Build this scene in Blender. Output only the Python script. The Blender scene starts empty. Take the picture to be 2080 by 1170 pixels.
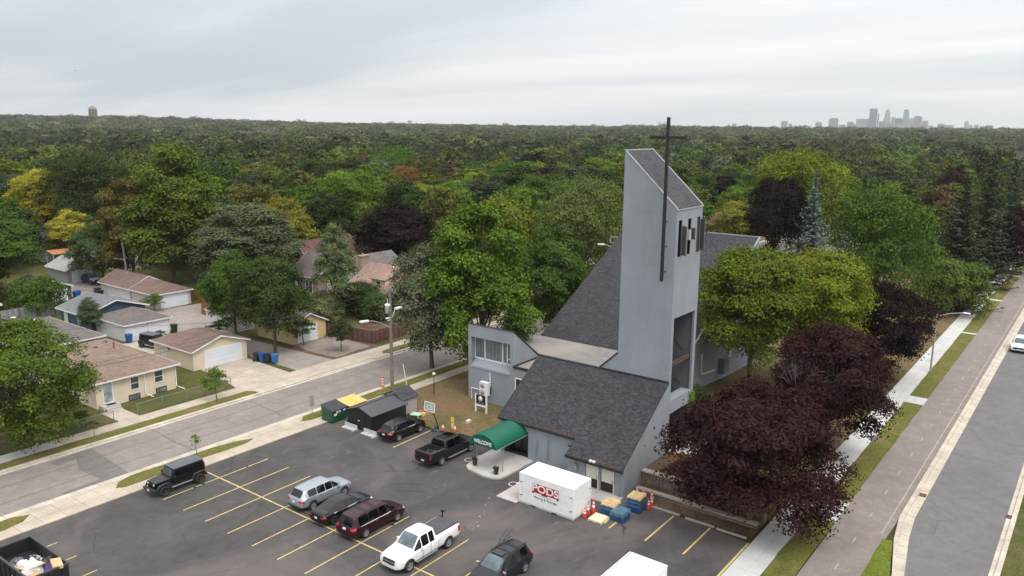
import bpy, bmesh, math, random
import numpy as np
from mathutils import Vector, Matrix
from mathutils.bvhtree import BVHTree
from math import radians as RAD, pi as PI, sin, cos

SC = bpy.context.scene
COL = SC.collection
# ------------------------------------------------------------------ camera
cam_d = bpy.data.cameras.new("camera"); cam = bpy.data.objects.new("camera", cam_d); COL.objects.link(cam)
cam_d.sensor_width = 36.0; cam_d.lens = 28.12; cam_d.clip_start = 0.5; cam_d.clip_end = 30000
R_, U_, B_ = (0.60408, -0.79688, 0.00765), (0.15477, 0.12673, 0.97979), (-0.78175, -0.59069, 0.19989)
cam.matrix_world = Matrix(((R_[0], U_[0], B_[0], 0), (R_[1], U_[1], B_[1], 0), (R_[2], U_[2], B_[2], 28.0), (0, 0, 0, 1)))
SC.camera = cam
# ------------------------------------------------------------------ light and exposure
SC.view_settings.view_transform = 'Standard'; SC.view_settings.look = 'None'
SC.view_settings.exposure = 0.38; SC.view_settings.gamma = 1.0
SUN_EL, SUN_AZ = RAD(58), RAD(-112)          # direction towards the sun, angle from +X towards +Y
world = bpy.data.worlds.new("World"); SC.world = world; world.use_nodes = True
wn, wl = world.node_tree.nodes, world.node_tree.links
bg = wn['Background']; bg.inputs['Strength'].default_value = 0.1
sky = wn.new('ShaderNodeTexSky'); sky.sky_type = 'NISHITA'; sky.sun_disc = False
sky.sun_elevation = SUN_EL; sky.sun_rotation = PI / 2 - SUN_AZ; sky.air_density = 1.2; sky.dust_density = 2.0
tc = wn.new('ShaderNodeTexCoord'); sep = wn.new('ShaderNodeSeparateXYZ'); wl.new(tc.outputs['Generated'], sep.inputs[0])
def wmath(op, a, b=None, clamp=False):
    n = wn.new('ShaderNodeMath'); n.operation = op; n.use_clamp = clamp
    for i, v in enumerate((a, b)):
        if v is None: continue
        if isinstance(v, (int, float)): n.inputs[i].default_value = v
        else: wl.new(v, n.inputs[i])
    return n.outputs[0]
zc = wmath('MAXIMUM', sep.outputs['Z'], 0.0)
zz = wmath('ADD', zc, 0.10)
comb = wn.new('ShaderNodeCombineXYZ')
wl.new(wmath('DIVIDE', sep.outputs['X'], zz), comb.inputs[0]); wl.new(wmath('DIVIDE', sep.outputs['Y'], zz), comb.inputs[1])
mp = wn.new('ShaderNodeMapping'); mp.inputs['Rotation'].default_value = (0, 0, RAD(-60)); mp.inputs['Scale'].default_value = (0.40, 0.15, 1)
mp.inputs['Location'].default_value = (9.1, 3.0, 0)
wl.new(comb.outputs[0], mp.inputs[0])
nz = wn.new('ShaderNodeTexNoise'); nz.inputs['Scale'].default_value = 1.15; nz.inputs['Detail'].default_value = 6; nz.inputs['Roughness'].default_value = 0.52
nz.inputs['Distortion'].default_value = 0.35
wl.new(mp.outputs[0], nz.inputs['Vector'])
nz2 = wn.new('ShaderNodeTexNoise'); nz2.inputs['Scale'].default_value = 0.45; nz2.inputs['Detail'].default_value = 3
wl.new(mp.outputs[0], nz2.inputs['Vector'])
cmix = wmath('ADD', wmath('MULTIPLY', nz.outputs['Fac'], 0.55), wmath('MULTIPLY', nz2.outputs['Fac'], 0.45))
cr = wn.new('ShaderNodeValToRGB'); wl.new(cmix, cr.inputs[0])
cr.color_ramp.interpolation = 'EASE'
e = cr.color_ramp.elements
e[0].position = 0.40; e[0].color = (0.54, 0.605, 0.675, 1)
e[1].position = 0.60; e[1].color = (0.86, 0.865, 0.875, 1)
m1 = e.new(0.50); m1.color = (0.71, 0.745, 0.785, 1)
# an overcast sky is brightest overhead
brt = wmath('ADD', wmath('MULTIPLY', wmath('SMOOTH_MIN', wmath('MULTIPLY', zc, 1.35), 1.0), 13.0), 8.0)
tint = wn.new('ShaderNodeMixRGB'); wl.new(wmath('SMOOTH_MIN', wmath('MULTIPLY', zc, 2.0), 1.0), tint.inputs[0]); tint.inputs[1].default_value = (1, 1, 1, 1); tint.inputs[2].default_value = (1.03, 0.975, 0.915, 1)
tm_ = wn.new('ShaderNodeMixRGB'); tm_.blend_type = 'MULTIPLY'; tm_.inputs[0].default_value = 1; wl.new(cr.outputs[0], tm_.inputs[1]); wl.new(tint.outputs[0], tm_.inputs[2])
brt = wmath('MULTIPLY', brt, wmath('SUBTRACT', 1.0, wmath('MULTIPLY', sep.outputs['Y'], 0.13)))
cs = wn.new('ShaderNodeMixRGB'); cs.blend_type = 'MULTIPLY'; cs.inputs[0].default_value = 1
wl.new(tm_.outputs[0], cs.inputs[1]); wl.new(brt, cs.inputs[2])
mixs = wn.new('ShaderNodeMixRGB'); mixs.inputs[0].default_value = 0.93
wl.new(sky.outputs[0], mixs.inputs[1]); wl.new(cs.outputs[0], mixs.inputs[2]); wl.new(mixs.outputs[0], bg.inputs['Color'])
sun_d = bpy.data.lights.new("sun", 'SUN'); sun_d.energy = 1.5; sun_d.angle = RAD(22); sun_d.color = (1.0, 0.96, 0.90)
sun = bpy.data.objects.new("sun", sun_d); COL.objects.link(sun)
sun.rotation_euler = Vector((cos(SUN_EL) * cos(SUN_AZ), cos(SUN_EL) * sin(SUN_AZ), sin(SUN_EL))).to_track_quat('Z', 'Y').to_euler()

# ------------------------------------------------------------------ materials
MATS = {}
def new_mat(name):
    m = bpy.data.materials.new(name); m.use_nodes = True
    return m, m.node_tree.nodes, m.node_tree.links, m.node_tree.nodes['Principled BSDF']
def N(nodes, t, **kw):
    n = nodes.new(t)
    for k, v in kw.items():
        if k in n.inputs: n.inputs[k].default_value = v
        else: setattr(n, k, v)
    return n
def ramp(nodes, links, src, stops):
    r = nodes.new('ShaderNodeValToRGB'); links.new(src, r.inputs[0]); el = r.color_ramp.elements
    el[0].position, el[0].color = stops[0][0], (*stops[0][1], 1)
    el[1].position, el[1].color = stops[-1][0], (*stops[-1][1], 1)
    for p, c in stops[1:-1]:
        q = el.new(p); q.color = (*c, 1)
    return r.outputs[0]
def coord(nodes, kind='Object'):
    return nodes.new('ShaderNodeTexCoord').outputs[kind]
def mixc(nodes, links, fac, a, b, mode='MIX'):
    n = nodes.new('ShaderNodeMixRGB'); n.blend_type = mode
    for i, v in ((0, fac), (1, a), (2, b)):
        if isinstance(v, (int, float)): n.inputs[i].default_value = v
        elif isinstance(v, tuple): n.inputs[i].default_value = (*v, 1)
        else: links.new(v, n.inputs[i])
    return n.outputs[0]
def bump(nodes, links, p, src, strength=0.3, dist=0.02):
    b = nodes.new('ShaderNodeBump'); b.inputs['Strength'].default_value = strength; b.inputs['Distance'].default_value = dist
    links.new(src, b.inputs['Height']); links.new(b.outputs[0], p.inputs['Normal'])
def plain(name, col, rough=0.6, var=0.12, scale=1.5, metal=0.0, bmp=0.0, coat=0.0, spec=0.5):
    """a colour with mild uneven dirt / wear"""
    if name in MATS: return MATS[name]
    m, n, l, p = new_mat(name)
    c = coord(n)
    a = N(n, 'ShaderNodeTexNoise', Scale=scale, Detail=5.0, Roughness=0.6); l.new(c, a.inputs['Vector'])
    lo = tuple(x * (1 - var) for x in col); hi = tuple(min(1, x * (1 + var)) for x in col)
    l.new(ramp(n, l, a.outputs['Fac'], [(0.3, lo), (0.7, hi)]), p.inputs['Base Color'])
    p.inputs['Roughness'].default_value = rough; p.inputs['Metallic'].default_value = metal
    p.inputs['Coat Weight'].default_value = coat; p.inputs['Specular IOR Level'].default_value = spec
    if bmp:
        b = N(n, 'ShaderNodeTexNoise', Scale=scale * 12, Detail=4.0); l.new(c, b.inputs['Vector']); bump(n, l, p, b.outputs['Fac'], bmp, 0.02)
    MATS[name] = m; return m
def stucco(name, col, seams=True):
    m, n, l, p = new_mat(name); c = coord(n)
    a = N(n, 'ShaderNodeTexNoise', Scale=0.22, Detail=6.0, Roughness=0.6); l.new(c, a.inputs['Vector'])
    cc = ramp(n, l, a.outputs['Fac'], [(0.3, tuple(x * .90 for x in col)), (0.7, tuple(x * 1.09 for x in col))])
    mpn = N(n, 'ShaderNodeMapping'); mpn.inputs['Scale'].default_value = (0.75, 0.75, 0.07); l.new(c, mpn.inputs[0])
    s = N(n, 'ShaderNodeTexNoise', Scale=1.0, Detail=5.0, Roughness=0.7); l.new(mpn.outputs[0], s.inputs['Vector'])
    cc = mixc(n, l, 1.0, cc, ramp(n, l, s.outputs['Fac'], [(0.28, (0.92,) * 3), (0.50, (1.0,) * 3), (0.75, (1.03,) * 3)]), 'MULTIPLY')
    if seams:
        b = N(n, 'ShaderNodeTexBrick'); b.offset = 0.0; b.inputs['Scale'].default_value = 1; b.inputs['Brick Width'].default_value = 4.8; b.inputs['Row Height'].default_value = 4.25; b.inputs['Mortar Size'].default_value = 0.018; b.inputs['Mortar Smooth'].default_value = 0.4
        b.inputs['Color1'].default_value = (1, 1, 1, 1); b.inputs['Color2'].default_value = (.97, .97, .97, 1); b.inputs['Mortar'].default_value = (.82, .82, .82, 1); l.new(coord(n, 'UV'), b.inputs['Vector'])
        cc = mixc(n, l, 1.0, cc, b.outputs['Color'], 'MULTIPLY')
    l.new(cc, p.inputs['Base Color']); p.inputs['Roughness'].default_value = 0.92; p.inputs['Specular IOR Level'].default_value = 0.25
    f = N(n, 'ShaderNodeTexNoise', Scale=9.0, Detail=5.0); l.new(c, f.inputs['Vector']); bump(n, l, p, f.outputs['Fac'], 0.25, 0.02)
    MATS[name] = m; return m
def brick(name, c1, c2, cm, w, h, mortar=0.02, rough=0.85, blotch=0.25, offset=0.5, bs=0.4, bd=0.01, squash=1.0, vnoise=0.0):
    """courses laid in UV metres: shingles, planks, siding, blocks, pavement joints"""
    if name in MATS: return MATS[name]
    m, n, l, p = new_mat(name)
    uv = coord(n, 'UV')
    b = N(n, 'ShaderNodeTexBrick'); b.offset = offset; b.squash = squash
    b.inputs['Color1'].default_value = (*c1, 1); b.inputs['Color2'].default_value = (*c2, 1); b.inputs['Mortar'].default_value = (*cm, 1)
    b.inputs['Scale'].default_value = 1.0; b.inputs['Mortar Size'].default_value = mortar; b.inputs['Mortar Smooth'].default_value = 0.3
    b.inputs['Brick Width'].default_value = w; b.inputs['Row Height'].default_value = h
    l.new(uv, b.inputs['Vector'])
    a = N(n, 'ShaderNodeTexNoise', Scale=0.55, Detail=5.0, Roughness=0.65); l.new(coord(n), a.inputs['Vector'])
    g = ramp(n, l, a.outputs['Fac'], [(0.3, (1 - blotch,) * 3), (0.7, (1 + blotch * 0.6,) * 3)])
    col = mixc(n, l, 1.0, b.outputs['Color'], g, 'MULTIPLY')
    if vnoise:
        a2 = N(n, 'ShaderNodeTexNoise', Scale=7.0, Detail=3.0); l.new(uv, a2.inputs['Vector'])
        g2 = ramp(n, l, a2.outputs['Fac'], [(0.35, (1 - vnoise,) * 3), (0.65, (1 + vnoise,) * 3)])
        col = mixc(n, l, 1.0, col, g2, 'MULTIPLY')
    l.new(col, p.inputs['Base Color']); p.inputs['Roughness'].default_value = rough
    inv = N(n, 'ShaderNodeMath'); inv.operation = 'SUBTRACT'; inv.inputs[0].default_value = 1; l.new(b.outputs['Fac'], inv.inputs[1])
    bump(n, l, p, inv.outputs[0], bs, bd)
    MATS[name] = m; return m
def paint(name, col, rough=0.28, metal=0.0, coat=0.25):
    if name in MATS: return MATS[name]
    m, n, l, p = new_mat(name)
    a = N(n, 'ShaderNodeTexNoise', Scale=3.0, Detail=4.0); l.new(coord(n), a.inputs['Vector'])
    l.new(ramp(n, l, a.outputs['Fac'], [(0.3, tuple(x * 0.9 for x in col)), (0.75, tuple(min(1, x * 1.08 + 0.001) for x in col))]), p.inputs['Base Color'])
    l.new(ramp(n, l, a.outputs['Fac'], [(0.3, (rough,) * 3), (0.8, (rough + 0.14,) * 3)]), p.inputs['Roughness'])
    p.inputs['Specular IOR Level'].default_value = 0.3; p.inputs['Metallic'].default_value = metal; p.inputs['Coat Weight'].default_value = coat; p.inputs['Coat Roughness'].default_value = 0.08
    MATS[name] = m; return m
def asphalt(name, lo, hi, patch=None, scrape=None, cracks=0.5, big=0.12):
    if name in MATS: return MATS[name]
    m, n, l, p = new_mat(name); c = coord(n)
    a = N(n, 'ShaderNodeTexNoise', Scale=big, Detail=7.0, Roughness=0.68, Distortion=0.6); l.new(c, a.inputs['Vector'])
    col = ramp(n, l, a.outputs['Fac'], [(0.28, lo), (0.70, hi)])
    f = N(n, 'ShaderNodeTexNoise', Scale=9.0, Detail=4.0, Roughness=0.7); l.new(c, f.inputs['Vector'])
    col = mixc(n, l, 1.0, col, ramp(n, l, f.outputs['Fac'], [(0.3, (0.84,) * 3), (0.7, (1.16,) * 3)]), 'MULTIPLY')
    mid = N(n, 'ShaderNodeTexNoise', Scale=0.9, Detail=6.0, Roughness=0.7, Distortion=0.8); l.new(c, mid.inputs['Vector'])
    col = mixc(n, l, 1.0, col, ramp(n, l, mid.outputs['Fac'], [(0.3, (0.86,) * 3), (0.7, (1.14,) * 3)]), 'MULTIPLY')
    if patch:
        q = N(n, 'ShaderNodeTexNoise', Scale=0.075, Detail=5.0, Roughness=0.6, Distortion=1.2); l.new(c, q.inputs['Vector'])
        col = mixc(n, l, ramp(n, l, q.outputs['Fac'], [(0.47, (0, 0, 0)), (0.60, (0.85,) * 3)]), col, patch)
    if scrape:
        mpn = N(n, 'ShaderNodeMapping'); mpn.inputs['Scale'].default_value = (0.35, 1.2, 1); mpn.inputs['Rotation'].default_value = (0, 0, 0.5); l.new(c, mpn.inputs[0])
        s = N(n, 'ShaderNodeTexNoise', Scale=0.8, Detail=8.0, Roughness=0.75, Distortion=1.0); l.new(mpn.outputs[0], s.inputs['Vector'])
        col = mixc(n, l, ramp(n, l, s.outputs['Fac'], [(0.60, (0, 0, 0)), (0.72, (0.6,) * 3)]), col, scrape)
    if cracks:
        w = N(n, 'ShaderNodeTexNoise', Scale=0.6, Detail=4.0); l.new(c, w.inputs['Vector'])
        wv = mixc(n, l, 0.35, c, w.outputs['Color'], 'ADD')
        v = N(n, 'ShaderNodeTexVoronoi', Scale=0.16); v.feature = 'DISTANCE_TO_EDGE'; l.new(wv, v.inputs['Vector'])
        k = N(n, 'ShaderNodeTexNoise', Scale=0.2, Detail=2.0); l.new(c, k.inputs['Vector'])
        mk = mixc(n, l, 1.0, ramp(n, l, v.outputs['Distance'], [(0.0, (1, 1, 1)), (0.0045, (0, 0, 0))]), ramp(n, l, k.outputs['Fac'], [(0.48, (0, 0, 0)), (0.56, (cracks,) * 3)]), 'MULTIPLY')
        col = mixc(n, l, mk, col, tuple(x * 0.45 for x in lo))
    l.new(col, p.inputs['Base Color']); p.inputs['Roughness'].default_value = 0.88; p.inputs['Specular IOR Level'].default_value = 0.3
    bump(n, l, p, f.outputs['Fac'], 0.25, 0.01)
    MATS[name] = m; return m
def grass(name, green, dry, soil, dryness=0.5, scale=0.28):
    if name in MATS: return MATS[name]
    m, n, l, p = new_mat(name); c = coord(n)
    a = N(n, 'ShaderNodeTexNoise', Scale=scale, Detail=7.0, Roughness=0.7, Distortion=0.7); l.new(c, a.inputs['Vector'])
    t = 0.62 - 0.3 * dryness
    col = ramp(n, l, a.outputs['Fac'], [(t - 0.16, green), (t, tuple((x + y) / 2 for x, y in zip(green, dry))), (t + 0.09, dry), (t + 0.2, soil)])
    f = N(n, 'ShaderNodeTexNoise', Scale=6.0, Detail=6.0, Roughness=0.8); l.new(c, f.inputs['Vector'])
    col = mixc(n, l, 1.0, col, ramp(n, l, f.outputs['Fac'], [(0.32, (0.5,) * 3), (0.68, (1.5,) * 3)]), 'MULTIPLY')
    l.new(col, p.inputs['Base Color']); p.inputs['Roughness'].default_value = 0.95; p.inputs['Specular IOR Level'].default_value = 0.1
    bump(n, l, p, f.outputs['Fac'], 0.9, 0.08)
    MATS[name] = m; return m
def foliage_mat(name, translucent=0.25):
    m, n, l, p = new_mat(name)
    at = n.new('ShaderNodeAttribute'); at.attribute_name = 'Col'
    oi = n.new('ShaderNodeObjectInfo')
    col = mixc(n, l, 1.0, at.outputs['Color'], oi.outputs['Color'], 'MULTIPLY')
    n.remove(p)
    d = n.new('ShaderNodeBsdfDiffuse'); l.new(col, d.inputs['Color'])
    g = n.new('ShaderNodeBsdfGlossy'); g.inputs['Roughness'].default_value = 0.45; g.inputs['Color'].default_value = (1, 1, 1, 1)
    t = n.new('ShaderNodeBsdfTranslucent'); l.new(mixc(n, l, 1.0, col, (1.1, 1.2, 0.6), 'MULTIPLY'), t.inputs['Color'])
    mx = n.new('ShaderNodeMixShader'); mx.inputs[0].default_value = translucent; l.new(d.outputs[0], mx.inputs[1]); l.new(t.outputs[0], mx.inputs[2])
    m2 = n.new('ShaderNodeMixShader'); m2.inputs[0].default_value = 0.006; l.new(mx.outputs[0], m2.inputs[1]); l.new(g.outputs[0], m2.inputs[2])
    l.new(m2.outputs[0], n['Material Output'].inputs['Surface'])
    MATS[name] = m; return m

# ------------------------------------------------------------------ mesh builder
def tag(o, label=None, cat=None, group=None, kind=None):
    if label: o['label'] = label
    if cat: o['category'] = cat
    if group: o['group'] = group
    if kind: o['kind'] = kind
    return o
def thing(name, loc=(0, 0, 0), rz=0.0, label=None, cat=None, group=None):
    o = bpy.data.objects.new(name, None); COL.objects.link(o); o.location = loc; o.rotation_euler = (0, 0, rz); o.empty_display_size = 0.3
    return tag(o, label, cat, group)
def copy_tree(o, parent=None):
    c = o.copy(); COL.objects.link(c); c.parent = parent
    for ch in list(o.children): copy_tree(ch, c)
    return c
def uv_metres(me):
    nl = len(me.loops)
    if not nl: return
    uv = me.uv_layers.new(name='UVMap')
    co = np.empty(len(me.vertices) * 3, 'f'); me.vertices.foreach_get('co', co); co = co.reshape(-1, 3)
    vi = np.empty(nl, 'i'); me.loops.foreach_get('vertex_index', vi)
    nor = np.empty(len(me.polygons) * 3, 'f'); me.polygons.foreach_get('normal', nor); nor = nor.reshape(-1, 3)
    tot = np.empty(len(me.polygons), 'i'); me.polygons.foreach_get('loop_total', tot)
    nn = np.repeat(nor, tot, axis=0)
    u = np.stack([-nn[:, 1], nn[:, 0], np.zeros(nl, 'f')], 1); ln = np.linalg.norm(u, axis=1)
    flat = ln < 0.05; u[flat] = (1, 0, 0); ln[flat] = 1; u /= ln[:, None]
    v = np.cross(nn, u); P = co[vi]
    uv.data.foreach_set('uv', np.stack([(P * u).sum(1), (P * v).sum(1)], 1).astype('f').ravel())
class MB:
    def __init__(s): s.v = []; s.f = []; s.m = []; s.sm = []
    def face(s, pts, mi=0, smooth=False):
        b = len(s.v); s.v += [tuple(p) for p in pts]; s.f.append(list(range(b, b + len(pts)))); s.m.append(mi); s.sm.append(smooth)
    def grid(s, rows, mi=0, smooth=True, closed=False):
        b = len(s.v); nc = len(rows[0])
        for r in rows: s.v += [tuple(p) for p in r]
        for i in range(len(rows) - 1):
            for j in range(nc if closed else nc - 1):
                k = (j + 1) % nc
                s.f.append([b + i * nc + j, b + i * nc + k, b + (i + 1) * nc + k, b + (i + 1) * nc + j]); s.m.append(mi); s.sm.append(smooth)
    def box(s, x0, y0, z0, x1, y1, z1, mi=0):
        b = len(s.v)
        s.v += [(x0, y0, z0), (x1, y0, z0), (x1, y1, z0), (x0, y1, z0), (x0, y0, z1), (x1, y0, z1), (x1, y1, z1), (x0, y1, z1)]
        for q in ((3, 2, 1, 0), (4, 5, 6, 7), (0, 1, 5, 4), (1, 2, 6, 5), (2, 3, 7, 6), (3, 0, 4, 7)):
            s.f.append([b + k for k in q]); s.m.append(mi); s.sm.append(False)
    def obox(s, c, size, rot=(0, 0, 0), mi=0):
        from mathutils import Euler
        M = Euler(rot).to_matrix(); b = len(s.v); hx, hy, hz = size[0] / 2, size[1] / 2, size[2] / 2
        for x, y, z in ((-hx, -hy, -hz), (hx, -hy, -hz), (hx, hy, -hz), (-hx, hy, -hz), (-hx, -hy, hz), (hx, -hy, hz), (hx, hy, hz), (-hx, hy, hz)):
            w = M @ Vector((x, y, z)); s.v.append((w.x + c[0], w.y + c[1], w.z + c[2]))
        for q in ((3, 2, 1, 0), (4, 5, 6, 7), (0, 1, 5, 4), (1, 2, 6, 5), (2, 3, 7, 6), (3, 0, 4, 7)):
            s.f.append([b + k for k in q]); s.m.append(mi); s.sm.append(False)
    def prism(s, poly, z0, z1, mi=0, mside=None):
        """poly counter-clockwise seen from above"""
        n = len(poly); mside = mi if mside is None else mside
        s.face([(x, y, z1) for x, y in poly], mi); s.face([(x, y, z0) for x, y in reversed(poly)], mi)
        for i in range(n):
            a, b = poly[i], poly[(i + 1) % n]; s.face([(a[0], a[1], z0), (b[0], b[1], z0), (b[0], b[1], z1), (a[0], a[1], z1)], mside)
    def extrude(s, poly, d, mi=0):
        """poly = list of 3D points, extruded by vector d"""
        q = [tuple(a + b for a, b in zip(p, d)) for p in poly]; n = len(poly)
        s.face(list(reversed(poly)), mi); s.face(q, mi)
        for i in range(n): s.face([poly[i], poly[(i + 1) % n], q[(i + 1) % n], q[i]], mi)
    def tube(s, pts, rad, n=8, mi=0, cap=True, smooth=True):
        pts = [Vector(p) for p in pts]
        if isinstance(rad, (int, float)): rad = [rad] * len(pts)
        rows = []; up = None
        for i, p in enumerate(pts):
            t = (pts[min(i + 1, len(pts) - 1)] - pts[max(i - 1, 0)])
            t = t.normalized() if t.length > 1e-9 else Vector((0, 0, 1))
            if up is None: up = Vector((1, 0, 0)) if abs(t.x) < 0.8 else Vector((0, 1, 0))
            a = (up - t * up.dot(t)).normalized(); b = t.cross(a); up = a
            rows.append([p + (a * cos(2 * PI * k / n) + b * sin(2 * PI * k / n)) * rad[i] for k in range(n)])
        s.grid(rows, mi, smooth, closed=True)
        if cap: s.face(list(reversed(rows[0])), mi); s.face(rows[-1], mi)
    def lathe(s, prof, c=(0, 0, 0), n=16, mi=0, axis='z', smooth=True):
        rows = []
        for r, h in prof:
            row = []
            for k in range(n):
                a = 2 * PI * k / n; x, y = r * cos(a), r * sin(a)
                row.append((c[0] + x, c[1] + y, c[2] + h) if axis == 'z' else ((c[0] + y, c[1] + h, c[2] + x) if axis == 'y' else (c[0] + h, c[1] + x, c[2] + y)))
            rows.append(row)
        s.grid(rows, mi, smooth, closed=True)
    def build(s, name, mats, parent=None, bevel=0.0, merge=False, flip=False):
        me = bpy.data.meshes.new(name)
        me.from_pydata(s.v, [], s.f)
        me.polygons.foreach_set('material_index', s.m); me.polygons.foreach_set('use_smooth', s.sm)
        if bevel or merge:
            bm = bmesh.new(); bm.from_mesh(me)
            bmesh.ops.remove_doubles(bm, verts=bm.verts, dist=0.0005)
            bmesh.ops.recalc_face_normals(bm, faces=bm.faces)
            if bevel:
                ed = [x for x in bm.edges if len(x.link_faces) == 2 and x.calc_face_angle(0) > 0.5]
                bmesh.ops.bevel(bm, geom=ed, offset=bevel, segments=2, affect='EDGES', profile=0.6, clamp_overlap=True)
            bm.to_mesh(me); bm.free()
        me.update()
        if not isinstance(mats, (list, tuple)): mats = [mats]
        for m in mats: me.materials.append(m)
        uv_metres(me)
        o = bpy.data.objects.new(name, me); COL.objects.link(o)
        if parent: o.parent = parent
        return o
def structure(name, mb, mats, **k):
    return tag(mb.build(name, mats, **k), kind='structure')
def eval_mesh(o):
    dg = bpy.context.evaluated_depsgraph_get()
    return bpy.data.meshes.new_from_object(o.evaluated_get(dg))
def text_mesh(name, txt, size, mat, parent, M, extrude=0.01, align='CENTER', sx=1.0, bold=0.0):
    cu = bpy.data.curves.new(name, 'FONT'); cu.body = txt; cu.size = size; cu.extrude = extrude; cu.align_x = align; cu.align_y = 'CENTER'; cu.offset = bold
    t = bpy.data.objects.new(name, cu); COL.objects.link(t)
    me = eval_mesh(t); bpy.data.objects.remove(t)
    me.transform(M @ Matrix.Diagonal((sx, 1, 1, 1))); me.materials.clear(); me.materials.append(mat)
    o = bpy.data.objects.new(name, me); COL.objects.link(o); o.parent = parent
    return o
# text planes: facing -X (reads towards -Y) and facing -Y (reads towards +X)
def face_mx(x, y, z, tilt=0): return Matrix(((0, 0, -1, x), (-1, 0, 0, y), (0, 1, 0, z), (0, 0, 0, 1)))
def face_my(x, y, z): return Matrix(((1, 0, 0, x), (0, 0, -1, y), (0, 1, 0, z), (0, 0, 0, 1)))
# ------------------------------------------------------------------ palette
M_lot = asphalt('lot_asphalt', (0.045, 0.043, 0.045), (0.090, 0.084, 0.084), patch=(0.118, 0.103, 0.097), scrape=(0.20, 0.19, 0.185), cracks=0.8)
M_street = asphalt('street_asphalt', (0.190, 0.168, 0.155), (0.240, 0.215, 0.200), cracks=0.55, big=0.2)
M_patch = asphalt('repair_asphalt', (0.125, 0.117, 0.112), (0.165, 0.155, 0.148), cracks=0.2, big=0.3)
M_road = asphalt('parkway_asphalt', (0.122, 0.117, 0.118), (0.160, 0.153, 0.153), cracks=0.5, big=0.16)
M_path = asphalt('path_asphalt', (0.185, 0.158, 0.143), (0.235, 0.203, 0.185), cracks=0.25, big=0.3)
M_conc = brick('old_concrete', (0.45, 0.385, 0.315), (0.42, 0.36, 0.295), (0.23, 0.19, 0.155), 1.55, 1.55, 0.02, 0.9, 0.22, 0.0, 0.15, 0.004, vnoise=0.08)
M_conc_new = brick('new_concrete', (0.50, 0.50, 0.49), (0.47, 0.47, 0.46), (0.33, 0.33, 0.33), 1.6, 1.6, 0.015, 0.9, 0.12, 0.0, 0.15, 0.004, vnoise=0.05)
M_conc_pad = plain('pad_concrete', (0.40, 0.37, 0.35), 0.9, 0.2, 0.7, bmp=0.2)
M_kerb = brick('kerb_concrete', (0.50, 0.445, 0.375), (0.46, 0.41, 0.345), (0.20, 0.17, 0.14), 1.7, 5.0, 0.02, 0.9, 0.25, 0.0, 0.1, 0.004, vnoise=0.1)
M_yellow = asphalt('yellow_marking', (0.40, 0.30, 0.10), (0.62, 0.50, 0.22), scrape=(0.12, 0.11, 0.10), cracks=0, big=2.5)
M_whitemark = asphalt('white_marking', (0.42, 0.42, 0.41), (0.62, 0.62, 0.60), cracks=0, big=2.5)
M_palemark = asphalt('worn_marking', (0.27, 0.24, 0.21), (0.37, 0.33, 0.29), cracks=0, big=2.5)
M_grass = grass('lawn_grass', (0.062, 0.078, 0.020), (0.125, 0.108, 0.045), (0.15, 0.105, 0.065), 0.25)
M_grass_dry = grass('dry_lawn', (0.080, 0.085, 0.024), (0.165, 0.120, 0.062), (0.185, 0.115, 0.072), 0.62, 0.2)
M_verge = grass('verge_grass', (0.095, 0.115, 0.022), (0.155, 0.135, 0.045), (0.20, 0.155, 0.10), 0.45, 0.45)
M_verge_lush = grass('lush_grass', (0.11, 0.145, 0.02), (0.16, 0.17, 0.035), (0.13, 0.11, 0.05), 0.1, 0.6)
M_soil = grass('garden_soil', (0.09, 0.065, 0.04), (0.15, 0.10, 0.07), (0.16, 0.12, 0.09), 0.5, 0.8)
M_terrain = grass('terrain_ground', (0.045, 0.055, 0.020), (0.075, 0.07, 0.03), (0.10, 0.085, 0.05), 0.2, 0.03)

# ------------------------------------------------------------------ terrain
def sstep(a, b, x):
    t = np.clip((x - a) / (b - a), 0, 1); return t * t * (3 - 2 * t)
def terr(x, y):
    r = np.hypot(x, y); az = np.degrees(np.arctan2(y, x))
    h = 7.0 * sstep(450, 2900, r)
    h = h + 16.0 * sstep(500, 2300, r) * sstep(42, 66, az) * (1 - sstep(95, 120, az))
    h = h + 3.0 * np.sin(x / 210.0 + 1.3) * np.sin(y / 170.0) * sstep(900, 1800, r)
    return h
rings = [0, 4] + [8 * 1.12 ** k for k in range(1, 62)]; rings = [q for q in rings if q < 8800] + [8900]
NA = 144; mb = MB(); rows = []
for q in rings:
    a = np.arange(NA) * 2 * PI / NA; x, y = q * np.cos(a), q * np.sin(a); z = terr(x, y) - 0.05
    rows.append(list(zip(x.tolist(), y.tolist(), z.tolist())))
mb.grid(rows, 0, True, closed=True)
structure('terrain', mb, M_terrain)

def slab(name, poly, z, mat, zb=-0.04, bevel=0.0, kind='structure'):
    mb = MB(); mb.prism(poly, zb, z); o = mb.build(name, mat, bevel=bevel); tag(o, kind=kind); return o
def rect(x0, x1, y0, y1): return [(x0, y0), (x1, y0), (x1, y1), (x0, y1)]
def wob(pts, n, amp, rng):
    out = []
    for i, a in enumerate(pts):
        b = pts[(i + 1) % len(pts)]; L = math.hypot(b[0] - a[0], b[1] - a[1]); k = max(1, int(L / n))
        for j in range(k):
            t = j / k; s = amp if 0 < j else amp * 0.3
            out.append((a[0] + (b[0] - a[0]) * t + rng.uniform(-s, s), a[1] + (b[1] - a[1]) * t + rng.uniform(-s, s)))
    return out
rg = random.Random(4)
# parking lot: asphalt sheet
slab('parking_lot', [(-30, 17.2), (50.0, 17.2), (50.9, 25.8), (52.2, 27.4), (53, 40), (52.6, 42.2), (51.9, 46.9), (51.8, 52), (53.5, 56), (50.5, 57.6), (-30, 57.6)], 0.0, M_lot)
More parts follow.
